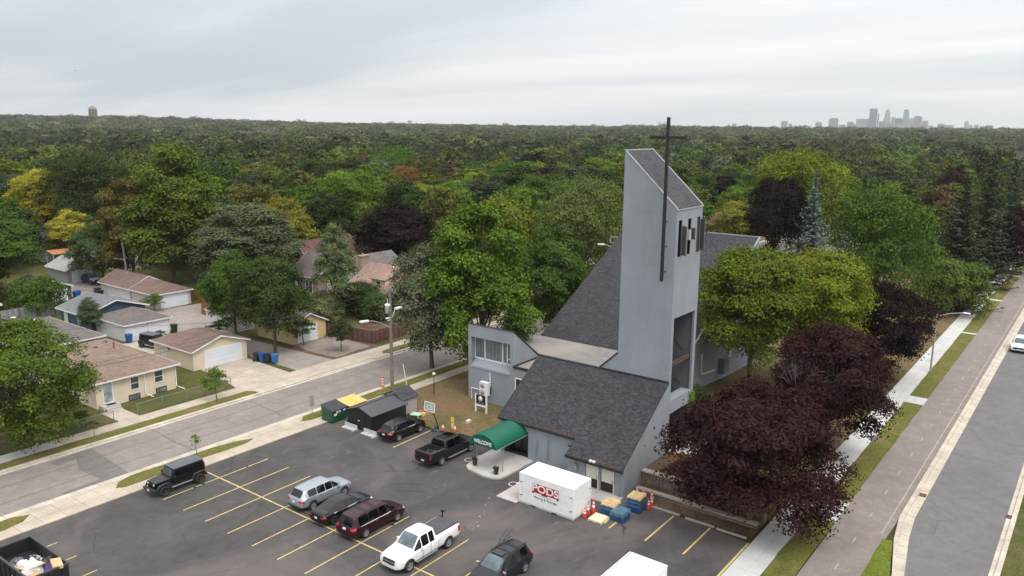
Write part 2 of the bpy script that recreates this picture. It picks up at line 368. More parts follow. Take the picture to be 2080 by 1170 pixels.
# left street, its kerbs, verges and walks
slab('side_street', rect(-40, 420, 61.0, 69.4), 0.0, M_street)
mb = MB()
for x0, x1 in ((-40, 19.0), (31.5, 420)): mb.box(x0, 60.55, -0.04, x1, 61.0, 0.10)
mb.box(19.0, 60.55, -0.04, 31.5, 61.0, 0.03)
mb.box(-40, 69.4, -0.04, 54.5, 69.85, 0.10); mb.box(54.5, 69.4, -0.04, 64.5, 69.85, 0.03); mb.box(64.5, 69.4, -0.04, 420, 69.85, 0.10)
mb.box(-40, 61.0, -0.04, 420, 61.42, 0.005); mb.box(-40, 68.98, -0.04, 420, 69.4, 0.005)
structure('street_kerb', mb, M_kerb)
slab('near_sidewalk', [(-40, 57.6), (50.5, 57.6), (53.4, 57.6), (420, 57.5), (420, 59.0), (52, 59.1), (52, 60.55), (-40, 60.55)], 0.09, M_conc)
mb = MB()
for pts in ([(-20, 58.9), (19.6, 58.9), (20.9, 59.2), (21.6, 59.9), (20.6, 60.4), (-20, 60.5)],
            [(27.6, 59.3), (28.2, 58.9), (32.2, 59.0), (33.0, 59.2), (39.2, 59.1), (40.2, 59.5), (38.6, 60.2), (36, 60.5), (29.2, 60.5), (28.2, 60.1)],
            [(45.6, 59.5), (46.6, 59.1), (52.0, 59.15), (80, 59.1), (250, 59.1), (250, 60.5), (46.6, 60.5)]):
    mb.prism(wob(pts, 0.7, 0.06, rg), 0.0, 0.13)
structure('street_verge', mb, M_verge)
slab('street_patch', [(29.7, 61.05), (30.3, 68.9), (26.6, 68.5), (26.9, 67.4), (28.4, 67.5), (27.5, 65.1), (27.8, 62.1), (24.6, 61.9), (24.8, 61.05)], 0.004, M_patch, zb=0.001)
mb = MB()
for (x0, y0, x1, y1) in ((18, 63.4, 60, 63.9), (20, 66.4, 90, 66.9), (45.6, 62, 46.2, 68.5), (60, 61.2, 60.4, 69), (35.5, 61.2, 35.8, 69.2), (74, 61.2, 74.3, 69.2)):
    n = 14; L = []
    for k in range(n + 1):
        t = k / n; L.append((x0 + (x1 - x0) * t + rg.uniform(-.12, .12), y0 + (y1 - y0) * t + rg.uniform(-.12, .12)))
    for a, b in zip(L, L[1:]):
        d = Vector((b[0] - a[0], b[1] - a[1])).normalized() * 0.035; mb.face([(a[0] + d.y, a[1] - d.x, 0.008), (b[0] + d.y, b[1] - d.x, 0.008), (b[0] - d.y, b[1] + d.x, 0.008), (a[0] - d.y, a[1] + d.x, 0.008)])
structure('tar_seam', mb, plain('tar', (0.09, 0.085, 0.08), 0.7))
slab('far_verge', wob([(-40, 69.85), (47.6, 69.85), (48.2, 70.4), (47.6, 71.2), (-40, 71.2)], 0.8, 0.05, rg), 0.13, M_verge)
slab('far_verge', wob([(67.2, 69.95), (250, 69.85), (250, 71.2), (68, 71.2), (66.6, 70.5)], 0.8, 0.05, rg), 0.13, M_verge)
slab('far_sidewalk', [(-40, 71.2), (47.6, 71.2), (48.4, 69.85), (67.0, 69.85), (67.2, 71.2), (420, 71.2), (420, 73.0), (-40, 73.0)], 0.10, M_conc)
slab('new_sidewalk_panel', rect(-10, 29, 71.22, 72.98), 0.105, M_conc_new, zb=0.09)
slab('block_lawn', [(-40, 73.0), (420, 73.0), (420, 240), (-40, 240)], 0.07, M_grass)
slab('cream_driveway', [(47.6, 73.0), (54.6, 73.0), (55.0, 81.9), (48.9, 81.9), (48.6, 78)], 0.10, M_conc, zb=0.05)
slab('alley', [(55.6, 73.0), (61.0, 73.0), (60.3, 92), (60.2, 99), (69, 108), (69.5, 113), (61.4, 114), (61.5, 125), (62, 135), (69.5, 141), (69.5, 146), (58, 146), (57.6, 125), (57.0, 118), (56.6, 99), (56.0, 92)], 0.095, asphalt('alley_concrete', (0.23, 0.205, 0.185), (0.30, 0.27, 0.245), cracks=0.7, big=0.3), zb=0.05)
slab('alley_apron', rect(45.0, 56.2, 92.0, 99.4), 0.098, M_conc, zb=0.05)
slab('gravel_pad', wob([(62.0, 73.6), (68.0, 74.0), (68.2, 81.8), (62.2, 82.3), (61.6, 78)], 0.8, 0.15, rg), 0.098, asphalt('cracked_pad', (0.19, 0.16, 0.14), (0.27, 0.225, 0.195), cracks=0.9, big=0.6), zb=0.05)
slab('leaf_litter', wob([(61.0, 73.1), (69.0, 73.1), (68.9, 83.0), (61.6, 84), (61.0, 90), (60.4, 90)], 0.8, 0.12, rg), 0.085, M_soil, zb=0.05)
slab('yard_soil', wob([(70.0, 75.5), (79.0, 75.5), (79.0, 84.5), (70, 82)], 0.8, 0.15, rg), 0.085, M_soil, zb=0.05)
slab('front_walk', rect(34.9, 36.9, 73.0, 76.5), 0.095, M_conc, zb=0.05)
# church lawn on the street side
slab('church_lawn', wob([(52.2, 42.3), (53, 40.2), (61, 40.2), (61, 51.5), (130, 51.5), (130, 57.4), (52.4, 57.5), (52.0, 52)], 1.0, 0.05, rg), 0.085, M_grass_dry)
# right side: walk, verge, path, kerbs and parkway
mb = MB(); mb.box(-40, 15.15, -0.04, 420, 17.1, 0.075)
structure('new_sidewalk', mb, M_conc_new)
slab('right_verge', wob([(-40, 13.4), (400, 13.4), (400, 15.15), (-40, 15.15)], 1.3, 0.05, rg), 0.085, M_verge)
for x0, x1 in ((56.6, 60.4), (87.9, 90.4), (124.0, 124.8), (151.6, 152.6), (179.6, 180.7)):
    slab('crossing_pad', rect(x0, x1, 13.35, 15.2), 0.095, M_conc_new, zb=0.05)
slab('shared_path', [(-40, 10.0), (56, 9.95), (59.0, 9.85), (420, 9.85), (420, 13.42), (57, 13.42), (54, 13.3), (-40, 13.45)], 0.06, M_path)
slab('parkway_road', [(-40, 3.6), (420, 3.6), (420, 9.2), (60, 9.2), (57.5, 8.8), (52.4, 8.0), (-40, 5.6)], 0.0, M_road)
mb = MB()
mb.prism([(61, 8.95), (420, 8.95), (420, 9.55), (60.6, 9.55), (57.0, 9.25), (51.6, 8.35), (-40, 5.7), (-40, 5.1), (51.6, 7.8), (57.5, 8.65)], -0.04, 0.012)
mb.prism([(60.6, 9.55), (420, 9.55), (420, 9.87), (60.3, 9.87), (56.6, 9.45), (51.6, 8.5), (-40, 5.9), (-40, 5.7), (51.6, 8.35), (57.0, 9.25)], -0.04, 0.13)
mb.box(-40, 3.3, -0.04, 420, 3.62, 0.012); mb.box(-40, 3.0, -0.04, 420, 3.3, 0.13)
structure('parkway_kerb', mb, M_kerb)
slab('wedge_lawn', wob([(-40, 6.0), (51.6, 8.6), (56.3, 9.45), (56.1, 10.05), (-40, 10.0)], 1.2, 0.03, rg), 0.10, M_verge_lush)
slab('parkway_lawn', rect(-40, 420, -60, 3.0), 0.08, M_grass)
mb = MB()
for k in range(-4, 60):
    x = 50.0 + k * 4.55 + rg.uniform(-.2, .2); mb.box(x, 11.55, 0.05, x + 0.9, 11.66, 0.064)
structure('path_dashes', mb, M_palemark)
mb = MB(); mb.box(57, 10.28, 0.05, 300, 10.38, 0.064)
structure('path_edge_line', mb, M_palemark)
for x, y in ((65.45, 9.25), (65.5, 3.46)):
    mb = MB(); mb.box(x - 0.35, y - 0.25, 0.0, x + 0.35, y + 0.25, 0.018)
    for k in range(6): mb.box(x - 0.3 + k * 0.11, y - 0.22, 0.018, x - 0.25 + k * 0.11, y + 0.22, 0.028)
    o = mb.build('storm_drain', plain('rusty_iron', (0.13, 0.06, 0.045), 0.8, 0.3, 8))
    tag(o, 'rust brown drain grate in the pale gutter ' + ('between the path and the parkway' if y > 5 else 'at the far right edge of the parkway'), 'drain', 'storm drains in the parkway gutters')
# painted stalls
mb = MB()
def line(x0, y0, x1, y1, w=0.10, z=0.005):
    d = Vector((x1 - x0, y1 - y0)).normalized() * w / 2
    mb.face([(x0 + d.y, y0 - d.x, z), (x1 + d.y, y1 - d.x, z), (x1 - d.y, y1 + d.x, z), (x0 - d.y, y0 + d.x, z)])
line(33.72, 56.9, 33.72, 27.0, 0.12, 0.009)
for k in range(10): line(28.9, 54.78 - 2.772 * k, 38.42, 54.9 - 2.772 * k)
for k in range(5): line(11.5, 54.4 - 2.772 * k, 21.1, 54.45 - 2.772 * k)
line(46.7, 48.3, 51.7, 48.45, 0.12); line(46.9, 51.3, 48.0, 51.33, 0.1); line(46.9, 53.95, 48.0, 54, 0.1)
for y in (25.9, 23.05, 20.2): line(45.9, y, 50.4, y + 0.02, 0.13)
line(40, 17.27, 50.0, 17.27, 0.16)
structure('stall_lines', mb, M_yellow)
mb = MB()
def stroke(pts, w=0.085, z=0.006, ox=0, oy=0):
    for a, b in zip(pts, pts[1:]):
        d = Vector((b[0] - a[0], b[1] - a[1])); 
        if d.length < 1e-6: continue
        d = d.normalized() * w / 2; e2 = d * 0.6
        mb.face([(ox + a[0] + d.y - e2.x, oy + a[1] - d.x - e2.y, z), (ox + b[0] + d.y + e2.x, oy + b[1] - d.x + e2.y, z), (ox + b[0] - d.y + e2.x, oy + b[1] + d.x + e2.y, z), (ox + a[0] - d.y - e2.x, oy + a[1] + d.x - e2.y, z)]); z += 0.0004
for ox, oy in ((48.9, 41.25), (47.5, 35.45)):   # painted wheelchair symbols
    stroke([(0.38 * cos(t) - 0.1, 0.38 * sin(t) + 0.05) for t in [RAD(a) for a in range(-60, 235, 18)]], ox=ox, oy=oy)
    stroke([(0.9, -0.12), (0.15, -0.05), (0.12, -0.42), (-0.35, -0.55), (-0.38, -0.72)], ox=ox, oy=oy, z=0.012)
    stroke([(0.55, -0.08), (0.5, -0.36)], ox=ox, oy=oy, z=0.016)
    stroke([(1.02 + 0.09 * cos(t), -0.14 + 0.09 * sin(t)) for t in [RAD(a) for a in range(0, 361, 45)]], ox=ox, oy=oy, z=0.017)
structure('accessible_marks', mb, M_whitemark)
mb = MB()
for k in range(13): x = 45.4 - k * 0.56 + rg.uniform(-.2, .2); y = 36.0 - k * 0.28 + rg.uniform(-.2, .2); q_ = rg.uniform(.018, .05); mb.prism([(x + q_ * cos(t), y + q_ * 1.3 * sin(t)) for t in [i * PI / 3 for i in range(6)]], 0, 0.006)
structure('paint_drips', mb, M_whitemark)
# tyre scuffs and drips on the asphalt
mb = MB(); zt_ = .0025
for (cx_, cy_, n_, L_, an_) in ((43.2, 44.6, 4, 1.6, -.9), (42.0, 42.2, 4, 1.9, -.95), (41.3, 41.0, 3, 1.5, -1.0), (38.0, 47.3, 2, .9, -.6), (40.2, 31.0, 2, 2.6, .35), (30.0, 44.0, 3, 2.2, .2)):
    for i in range(n_):
        p = Vector((cx_ + i * .22, cy_ - i * .16)); d = Vector((cos(an_), sin(an_))); L = []
        for k in range(9): t = k / 8; L.append(p + d * L_ * (t - .5) + Vector((-d.y, d.x)) * .12 * sin(t * 2.5 + i))
        for a, b in zip(L, L[1:]):
            e2 = (b - a).normalized() * .045; mb.face([(a.x + e2.y, a.y - e2.x, zt_), (b.x + e2.y, b.y - e2.x, zt_), (b.x - e2.y, b.y + e2.x, zt_), (a.x - e2.y, a.y + e2.x, zt_)])
        zt_ += .0001
for k in range(46):
    row = rg.choice([(30.6, 55), (32.2, 55), (36.0, 55), (37.4, 55), (49.5, 52), (48, 27)]); x = row[0] + rg.uniform(-.7, .7); y = 30 + rg.randint(0, 9) * 2.77 + rg.uniform(-.5, .5); q_ = rg.uniform(.05, .2)
    if row[1] == 52: y = rg.uniform(20, 24) if rg.random() < .5 else rg.uniform(44, 47)
    zt_ += .00003; mb.face([(x + q_ * cos(t) * rg.uniform(.7, 1.2), y + q_ * sin(t) * rg.uniform(.7, 1.2), zt_) for t in [i * PI / 5 for i in range(10)]])
structure('oil_and_tyre_marks', mb, plain('oil_stain', (0.030, 0.028, 0.029), 0.6, .25, 4))
slab('loading_pad', rect(44.9, 48.2, 33.4, 35.3), 0.03, M_conc_pad)
slab('door_apron', rect(49.0, 50.6, 27.4, 35.3), 0.05, M_conc_pad)
# entrance slab with rounded front
pts = [(52.0, 36.7), (52.0, 41.0), (48.8, 40.9), (47.6, 40.6)] + [(47.15 + 0.5 - 0.5 * sin(t), 39.9 + 0.5 * cos(t)) for t in (0.5, 1.0, PI / 2)] + [(46.9, 38.3)] + [(47.0 + 0.9 - 0.9 * cos(t), 37.7 - 0.95 * sin(t)) for t in (0.3, 0.7, 1.1, PI / 2)] + [(49.5, 36.7)]
slab('entrance_slab', list(reversed(pts)) if False else pts[::-1][::-1], 0.15, plain('pale_slab', (0.44, 0.42, 0.40), 0.9, 0.15, 0.8, bmp=0.2))
# lake
mb = MB(); pts = [(628, 40), (640, 62), (650, 76), (690, 84), (760, 90), (830, 86), (900, 60), (960, 0), (930, -120), (800, -220), (660, -160), (615, -60)]
mb.face([(x, y, 2.2) for x, y in pts[::-1]])
lm, ln_, ll, lp = new_mat('lake_water'); lp.inputs['Base Color'].default_value = (0.16, 0.19, 0.21, 1); lp.inputs['Roughness'].default_value = 0.18
w1 = N(ln_, 'ShaderNodeTexNoise', Scale=0.5, Detail=3.0); ll.new(coord(ln_), w1.inputs['Vector']); bump(ln_, ll, lp, w1.outputs['Fac'], 0.15, 0.2)
structure('lake', mb, lm)
# ------------------------------------------------------------------ church
M_stucco = stucco('blue_grey_stucco', (0.258, 0.284, 0.315))
M_stucco_in = plain('inner_stucco_shade', (0.120, 0.130, 0.142), 0.92, 0.14, 0.5, bmp=0.2)  # darker copy of the wall stucco, shade inside the tower put into the colour
M_shingle = brick('dark_shingle', (0.019, 0.020, 0.027), (0.054, 0.054, 0.063), (0.020, 0.020, 0.024), 0.30, 0.15, 0.012, 0.93, 0.16, 0.45, 0.6, 0.015, vnoise=0.22)
M_shingle_t = brick('tower_shingle', (0.042, 0.042, 0.052), (0.072, 0.071, 0.083), (0.030, 0.030, 0.034), 0.34, 0.16, 0.014, 0.93, 0.2, 0.5, 0.5, 0.012, vnoise=0.15)
M_black = plain('black_metal', (0.012, 0.012, 0.013), 0.45, 0.3, 3)
M_trim = plain('pale_coping', (0.30, 0.31, 0.33), 0.6, 0.15, 2)
M_darktrim = plain('dark_fascia', (0.022, 0.021, 0.023), 0.6, 0.3, 2)
M_flat = asphalt('flat_roof_membrane', (0.17, 0.162, 0.157), (0.25, 0.24, 0.23), patch=(0.29, 0.26, 0.235), cracks=0.3, big=0.25)
M_white = plain('white_paint', (0.74, 0.74, 0.74), 0.5, 0.06, 2)
M_offwhite = plain('cream_paint', (0.60, 0.59, 0.52), 0.6, 0.08, 2)
M_brown = plain('dark_brown', (0.018, 0.010, 0.009), 0.6, 0.3, 3)
M_greymetal = plain('grey_metal', (0.30, 0.31, 0.32), 0.45, 0.15, 3, metal=0.3)
M_louver = brick('grey_louver', (0.13, 0.13, 0.135), (0.15, 0.15, 0.155), (0.05, 0.05, 0.05), 8.0, 0.12, 0.02, 0.6, 0.2)
def glass(name, col, rough=0.06):
    if name in MATS: return MATS[name]
    m, n, l, p = new_mat(name); p.inputs['Base Color'].default_value = (*col, 1); p.inputs['Roughness'].default_value = rough
    p.inputs['Specular IOR Level'].default_value = 0.6
    a = N(n, 'ShaderNodeTexNoise', Scale=1.2, Detail=2.0); l.new(coord(n), a.inputs['Vector'])
    l.new(ramp(n, l, a.outputs['Fac'], [(0.35, tuple(x * 0.6 for x in col)), (0.65, tuple(x * 1.35 for x in col))]), p.inputs['Base Color'])
    MATS[name] = m; return m
M_wglass = glass('window_glass', (0.05, 0.065, 0.075)); M_cglass = glass('curtained_glass', (0.11, 0.15, 0.155), 0.15)

church = thing('church', (60, 35, 0), 0, 'blue grey stucco church with a tall slant-roofed tower carrying a black cross', 'church')
CX, CY = 60, 35
class CB(MB):      # builder in world coordinates, shifted so the church's own origin is its base point
    def build(s, name, mats, parent=church, **k):
        s.v = [(x - CX, y - CY, z) for x, y, z in s.v]; return MB.build(s, name, mats, parent, **k)
def wall_panel(mb, P, ua, us, vs, holes, nrm, th, mi=0, mrev=None):
    """wall in plane through P spanned by ua and z; cells us x vs except holes; th = thickness behind the face"""
    ua = Vector(ua); nrm = Vector(nrm); P = Vector(P); up = Vector((0, 0, 1)); mrev = mi if mrev is None else mrev
    def pt(u, v, d=0): return P + ua * u + up * v - nrm * d
    H = set(holes); nu, nv = len(us) - 1, len(vs) - 1
    solid = lambda i, j: 0 <= i < nu and 0 <= j < nv and (i, j) not in H
    def q(a, b, c, d, m):
        n = (b - a).cross(c - a)
        mb.face([a, b, c, d], m)
    flip = ua.cross(up).dot(nrm) < 0
    for i in range(nu):
        for j in range(nv):
            if not solid(i, j): continue
            a, b, c, d = pt(us[i], vs[j]), pt(us[i + 1], vs[j]), pt(us[i + 1], vs[j + 1]), pt(us[i], vs[j + 1])
            e, f, g2, h = pt(us[i], vs[j], th), pt(us[i + 1], vs[j], th), pt(us[i + 1], vs[j + 1], th), pt(us[i], vs[j + 1], th)
            fs = [([a, b, c, d], mi), ([h, g2, f, e], mrev)]
            if not solid(i - 1, j): fs.append(([e, a, d, h], mrev))
            if not solid(i + 1, j): fs.append(([b, f, g2, c], mrev))
            if not solid(i, j - 1): fs.append(([e, f, b, a], mrev))
            if not solid(i, j + 1): fs.append(([d, c, g2, h], mrev))
            for pts, m in fs: mb.face(pts[::-1] if flip else pts, m)
# tower
Y0, Y1, X0, X1 = 27.4, 32.2, 57.6, 62.4
def wall_yz(mb, x0, x1, prof, mi=0):   # prof = (y,z) polygon, extruded in x
    mb.extrude([(x0, y, z) for y, z in prof], (x1 - x0, 0, 0), mi)
def wall_xz(mb, y0, y1, prof, mi=0):
    mb.extrude([(x, y0, z) for x, z in prof], (0, y1 - y0, 0), mi)
b = CB()
wall_yz(b, X0, X0 + 0.3, [(Y0, 0), (Y0, 21.6), (Y1, 26.05), (Y1, 9.15), (33.87, 7.6), (33.87, 0)])
wall_yz(b, X1 - 0.3, X1, [(Y0, 0), (Y0, 21.6), (Y1, 26.05), (Y1, 0)])
b.box(X0 + 0.3, Y1 - 0.3, 0, X1 - 0.3, Y1, 25.7)
us = [0, 0.13, 0.70, 1.83, 2.40, 3.57, 4.16, 4.2]; # along X from 57.9
us = [0.0, 0.13, 0.70, 1.83, 2.42, 3.57, 4.12, 4.195]
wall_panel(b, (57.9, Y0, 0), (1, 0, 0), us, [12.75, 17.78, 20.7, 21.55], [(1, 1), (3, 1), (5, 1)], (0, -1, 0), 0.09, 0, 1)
b.box(57.9, Y0, 0, 58.02, Y0 + 0.28, 12.75); b.box(61.95, Y0, 0, 62.099, Y0 + 0.2, 12.75)
b.box(58.02, Y0, 4.62, 61.95, Y0 + 0.9, 5.75)
b.build('tower_wall', [M_stucco, plain('belfry_shade', (0.045, 0.045, 0.05), 0.9)])  # near-black second material paints shade onto the slot reveals
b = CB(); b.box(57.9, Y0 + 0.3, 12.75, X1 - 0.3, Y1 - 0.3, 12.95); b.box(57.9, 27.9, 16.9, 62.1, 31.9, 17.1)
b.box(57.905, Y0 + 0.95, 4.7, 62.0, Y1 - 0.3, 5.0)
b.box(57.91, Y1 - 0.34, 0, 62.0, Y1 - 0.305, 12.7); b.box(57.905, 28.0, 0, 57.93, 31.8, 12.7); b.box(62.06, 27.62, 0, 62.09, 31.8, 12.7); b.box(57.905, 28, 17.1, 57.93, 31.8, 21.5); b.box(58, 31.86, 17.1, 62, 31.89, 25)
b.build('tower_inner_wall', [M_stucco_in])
b = CB(); b.obox(((58.02 + 61.95) / 2, Y0 + 0.35, 8.72), (3.9, 0.22, 0.3)); b.build('tower_steel_beam', plain('rusty_beam', (0.09, 0.045, 0.035), 0.8, 0.3, 3))
b = CB()
for a_, c_ in (((58.1, Y0 + 1.2, 12.3), (61.7, Y0 + 0.9, 9.2)), ((58.1, Y0 + 1.2, 8.3), (61.7, Y0 + 0.9, 6.2))): b.tube([a_, c_], 0.045, 6)
b.tube([(58.1, 31.5, 8.3), (61.9, 29, 6)], 0.03, 6); b.obox((58.7, Y0 + 0.6, 6.0), (0.35, 0.3, 0.35))
b.build('tower_brace', [M_black])
def slope_z(y): return 21.6 + (y - Y0) * (26.05 - 21.6) / (Y1 - Y0)
b = CB(); b.extrude([(X0 + 0.14, Y0 + 0.02, slope_z(Y0) - 0.06), (X1 - 0.14, Y0 + 0.02, slope_z(Y0) - 0.06), (X1 - 0.14, Y1 - 0.02, slope_z(Y1) - 0.06), (X0 + 0.14, Y1 - 0.02, slope_z(Y1) - 0.06)], (0, 0, 0.12))
b.build('tower_roof', M_shingle_t)
b = CB()
for x in (X0 - 0.03, X1 - 0.13): b.extrude([(x, Y0 - 0.03, 21.58), (x + 0.16, Y0 - 0.03, 21.58), (x + 0.16, Y1 + 0.03, 26.06), (x, Y1 + 0.03, 26.06)], (0, 0, 0.1))
b.box(X0 - 0.03, Y0 - 0.06, 21.5, X1 + 0.03, Y0 + 0.04, 21.6); b.box(X0 - 0.03, Y1 - 0.1, 26.0, X1 + 0.03, Y1 + 0.06, 26.13)
b.build('tower_coping', M_trim)
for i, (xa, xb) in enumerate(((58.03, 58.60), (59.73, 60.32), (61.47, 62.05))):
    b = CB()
    b.box(xa - .08, Y0 + 0.35, 17.6, xb + .6 if i < 2 else 62.08, Y0 + 0.39, 20.9); b.build('belfry_shade_panel', plain('belfry_shade', (0.045, 0.045, 0.05), 0.9))  # dark panel behind each slot, its colour stands in for the unlit interior
    b = CB(); w = 0.62; an = RAD(-62)
    if i == 1: b.obox((xb + 0.02, Y0 - 0.22, 19.45), (0.05, 0.42, 0.95), (0, 0, RAD(-25)))
    else: b.obox((xb + 0.0, Y0 - 0.26, 19.05 if i == 0 else 19.2), (0.06, 0.56, 2.35 if i == 0 else 2.6), (0, 0, RAD(-30)))
    o = b.build('louver_shutter', M_louver)
b = CB(); b.obox((60.0, Y0 - 0.02, 19.6), (0.28, 0.2, 0.38)); b.obox((60.0, Y0 - 0.02, 19.18), (0.28, 0.2, 0.4)); b.build('antenna_box', plain('antenna_grey', (0.48, 0.48, 0.48), .6))
b = CB(); b.tube([(60.05, Y0 + 0.3, 17.8), (60.05, Y0 + 0.3, 20.3)], 0.05, 6)
for z in (19.9, 19.0, 18.3): b.obox((58.35, Y0 + 0.3, z), (0.2, 0.2, 0.35))
b.build('antenna_mast', M_greymetal)
b = CB(); b.box(56.88, 28.05, 15.9, 57.06, 28.28, 28.66); b.box(56.88, 26.58, 27.02, 57.06, 28.046, 27.25); b.box(56.88, 28.284, 27.02, 57.06, 29.62, 27.25)
for z in (16.6, 18.6, 20.6): b.box(57.065, 28.14, z, 57.595, 28.2, z + 0.06)
b.build('cross', M_black)
# low wing
def wz(x): return 7.45 - 0.693 * (57.56 - x)
b = CB()
b.box(51.80, 32.5, 0, 52.0, 37.3, 3.3); b.box(51.80, 39.9, 0, 52.0, 40.2, 3.3); b.box(51.80, 37.3, 2.55, 52.0, 39.9, 3.3)
wall_panel(b, (50.6, 32.5, 0), (0, -1, 0), [0, 1.65, 2.9, 3.05, 4.3, 5.1], [0, 0.08, 2.0, 2.42], [(1, 1), (3, 1)], (-1, 0, 0), 0.2)
wall_xz(b, 32.3, 32.5, [(50.8, 0), (51.8, 0), (51.8, 3.3), (50.8, 2.6)])
wall_xz(b, 27.4, 27.6, [(50.805, 0), (57.595, 0), (57.595, 7.36), (50.805, 2.66)])
wall_xz(b, 40.0, 40.2, [(52.0, 0), (61, 0), (61, 4.4), (57.6, 7.3), (52.0, 3.4)])
b.box(57.7, 33.9, 3.5, 57.9, 40.2, 7.3)
b.build('low_wing_wall', M_stucco)
b = CB()
def roofslab(xa, ya, xb, yb, t=0.14): b.extrude([(xa, ya, wz(xa) - t), (xb, ya, wz(xb) - t), (xb, yb, wz(xb) - t), (xa, yb, wz(xa) - t)], (0, 0, t))
roofslab(51.55, 32.5, 57.6, 40.3); roofslab(50.25, 27.36, 57.6, 32.498)
b.build('low_wing_roof', M_shingle)
b = CB(); b.box(51.47, 32.55, 3.12, 51.60, 40.32, 3.34); b.box(50.15, 27.3, 2.14, 50.28, 32.52, 2.38)
b.extrude([(51.6, 40.3, 3.15), (57.7, 40.3, 7.33), (57.7, 40.3, 7.55), (51.6, 40.3, 3.37)], (0, 0.12, 0))
b.box(57.5, 33.9, 7.38, 57.75, 40.3, 7.52)
b.extrude([(57.56, 27.35, 7.40), (57.56, 27.35, 7.55), (57.56, 33.9, 7.55), (57.56, 33.9, 7.40)], (0.1, 0, 0)) if False else None
b.build('wing_fascia', M_darktrim)
b = CB(); b.box(57.48, Y0, 7.42, 57.6, 33.9, 7.56); b.extrude([(57.5, 33.87, 7.55), (57.5, 32.2, 9.12), (57.5, 32.2, 9.24), (57.5, 33.95, 7.62)], (0.42, 0, 0)); b.build('tower_flashing', M_darktrim)
# gutter leaves on the eave
rr = random.Random(3); b = CB()
for k in range(150):
    y = rr.uniform(27.5, 36.5); x = (50.3 if y < 32.5 else 51.62) + rr.uniform(-.06, .12); z = wz(x) + 0.02
    s = rr.uniform(.03, .07); b.obox((x, y, z), (s * 1.5, s * 2, s * .6), (rr.random(), rr.random(), rr.random()))
b.build('gutter_leaves', plain('dead_leaves', (0.16, 0.09, 0.05), 0.9, 0.4, 6))
# doors in the front of the wing
for y in (30.22, 28.82):
    b = CB(); b.box(50.66, y - 0.6, 0.1, 50.72, y + 0.6, 1.98); d = b.build('door', M_brown)
    b = CB(); b.box(50.62, y - 0.56, 0.85, 50.66, y + 0.56, 1.96); b.box(50.6, y - 0.6, 0.08, 50.66, y - 0.5, 0.85); b.build('door_panel', M_offwhite).parent = d
    b = CB(); b.box(50.57, y - 0.45, 0.95, 50.6, y - 0.4, 1.15); b.build('handle', M_greymetal).parent = d
for o in [c for c in church.children if c.name.startswith('door')]:
    pass
b = CB(); b.obox((50.45, 31.7, 1.45), (0.2, 0.35, 0.5)); b.build('meter_box', M_greymetal)
b = CB(); b.tube([(50.5, 31.7, 1.7), (50.5, 31.7, 2.3)], 0.03, 6); b.tube([(51.72, 36.3, 0.8), (51.72, 36.3, 2.2)], 0.035, 6); b.tube([(51.72, 35.2, 0.6), (51.72, 35.2, 2.9)], 0.03, 6); b.build('conduit', M_greymetal)
b = CB(); b.obox((50.32, 27.7, 2.15), (0.25, 0.3, 0.3)); b.tube([(50.42, 27.7, 2.0), (50.45, 27.7, 0.1)], 0.05, 6); b.build('downspout', plain('grey_downspout', (0.25, 0.26, 0.27), 0.6))
b = CB(); b.obox((51.5, 32.9, 2.55), (0.15, 0.3, 0.12)); b.tube([(51.75, 32.75, 2.45), (51.55, 32.75, 2.45)], 0.04, 6); b.build('flood_light', M_black)
b = CB(); b.obox((50.2, 29.85, 2.46), (0.18, 0.2, 0.14)); b.obox((50.2, 30.15, 2.46), (0.18, 0.2, 0.14)); b.build('flood_light', M_white)
# recessed entrance
b = CB(); b.box(52.6, 37.31, 0.15, 52.66, 39.89, 2.55); e_ = b.build('entrance_door', glass('door_glass', (0.012, 0.013, 0.015)))
b = CB()
for y in (37.35, 38.6, 39.8): b.box(52.53, y - 0.05, 0.15, 52.595, y + 0.05, 2.5)
b.build('door_frame', M_black).parent = e_
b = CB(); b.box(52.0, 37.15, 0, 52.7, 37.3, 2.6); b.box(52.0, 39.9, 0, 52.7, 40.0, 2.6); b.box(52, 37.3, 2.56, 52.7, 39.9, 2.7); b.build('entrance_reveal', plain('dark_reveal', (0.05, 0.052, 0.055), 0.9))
# main block and street window
b = CB()
XF = 60.87
wall_panel(b, (XF, 51.57, 0), (0, -1, 0), [0, 0.36, 5.40, 5.8, 6.05, 7.35, 11.3], [0, 1.73, 3.42, 3.6, 4.5], [(4, 1), (1, 3)], (-1, 0, 0), 0.25)
wall_panel(b, (XF, 51.57, 0), (0, -1, 0), [0, 0.36, 5.40, 5.8], [4.5, 6.7, 8.02], [(1, 0)], (-1, 0, 0), 0.25)
b.v = b.v; 
wall_xz(b, 45.77, 45.97, [(61.125, 4.3), (65.3, 4.5), (61.125, 7.85)]); wall_xz(b, 51.37, 51.57, [(61.125, 0), (72.7, 0), (72.7, 4.4), (65.3, 4.5), (61.125, 7.85)])
b.box(72.5, 33.2, 0, 72.7, 51.3, 4.5)
b.build('front_block_wall', M_stucco)
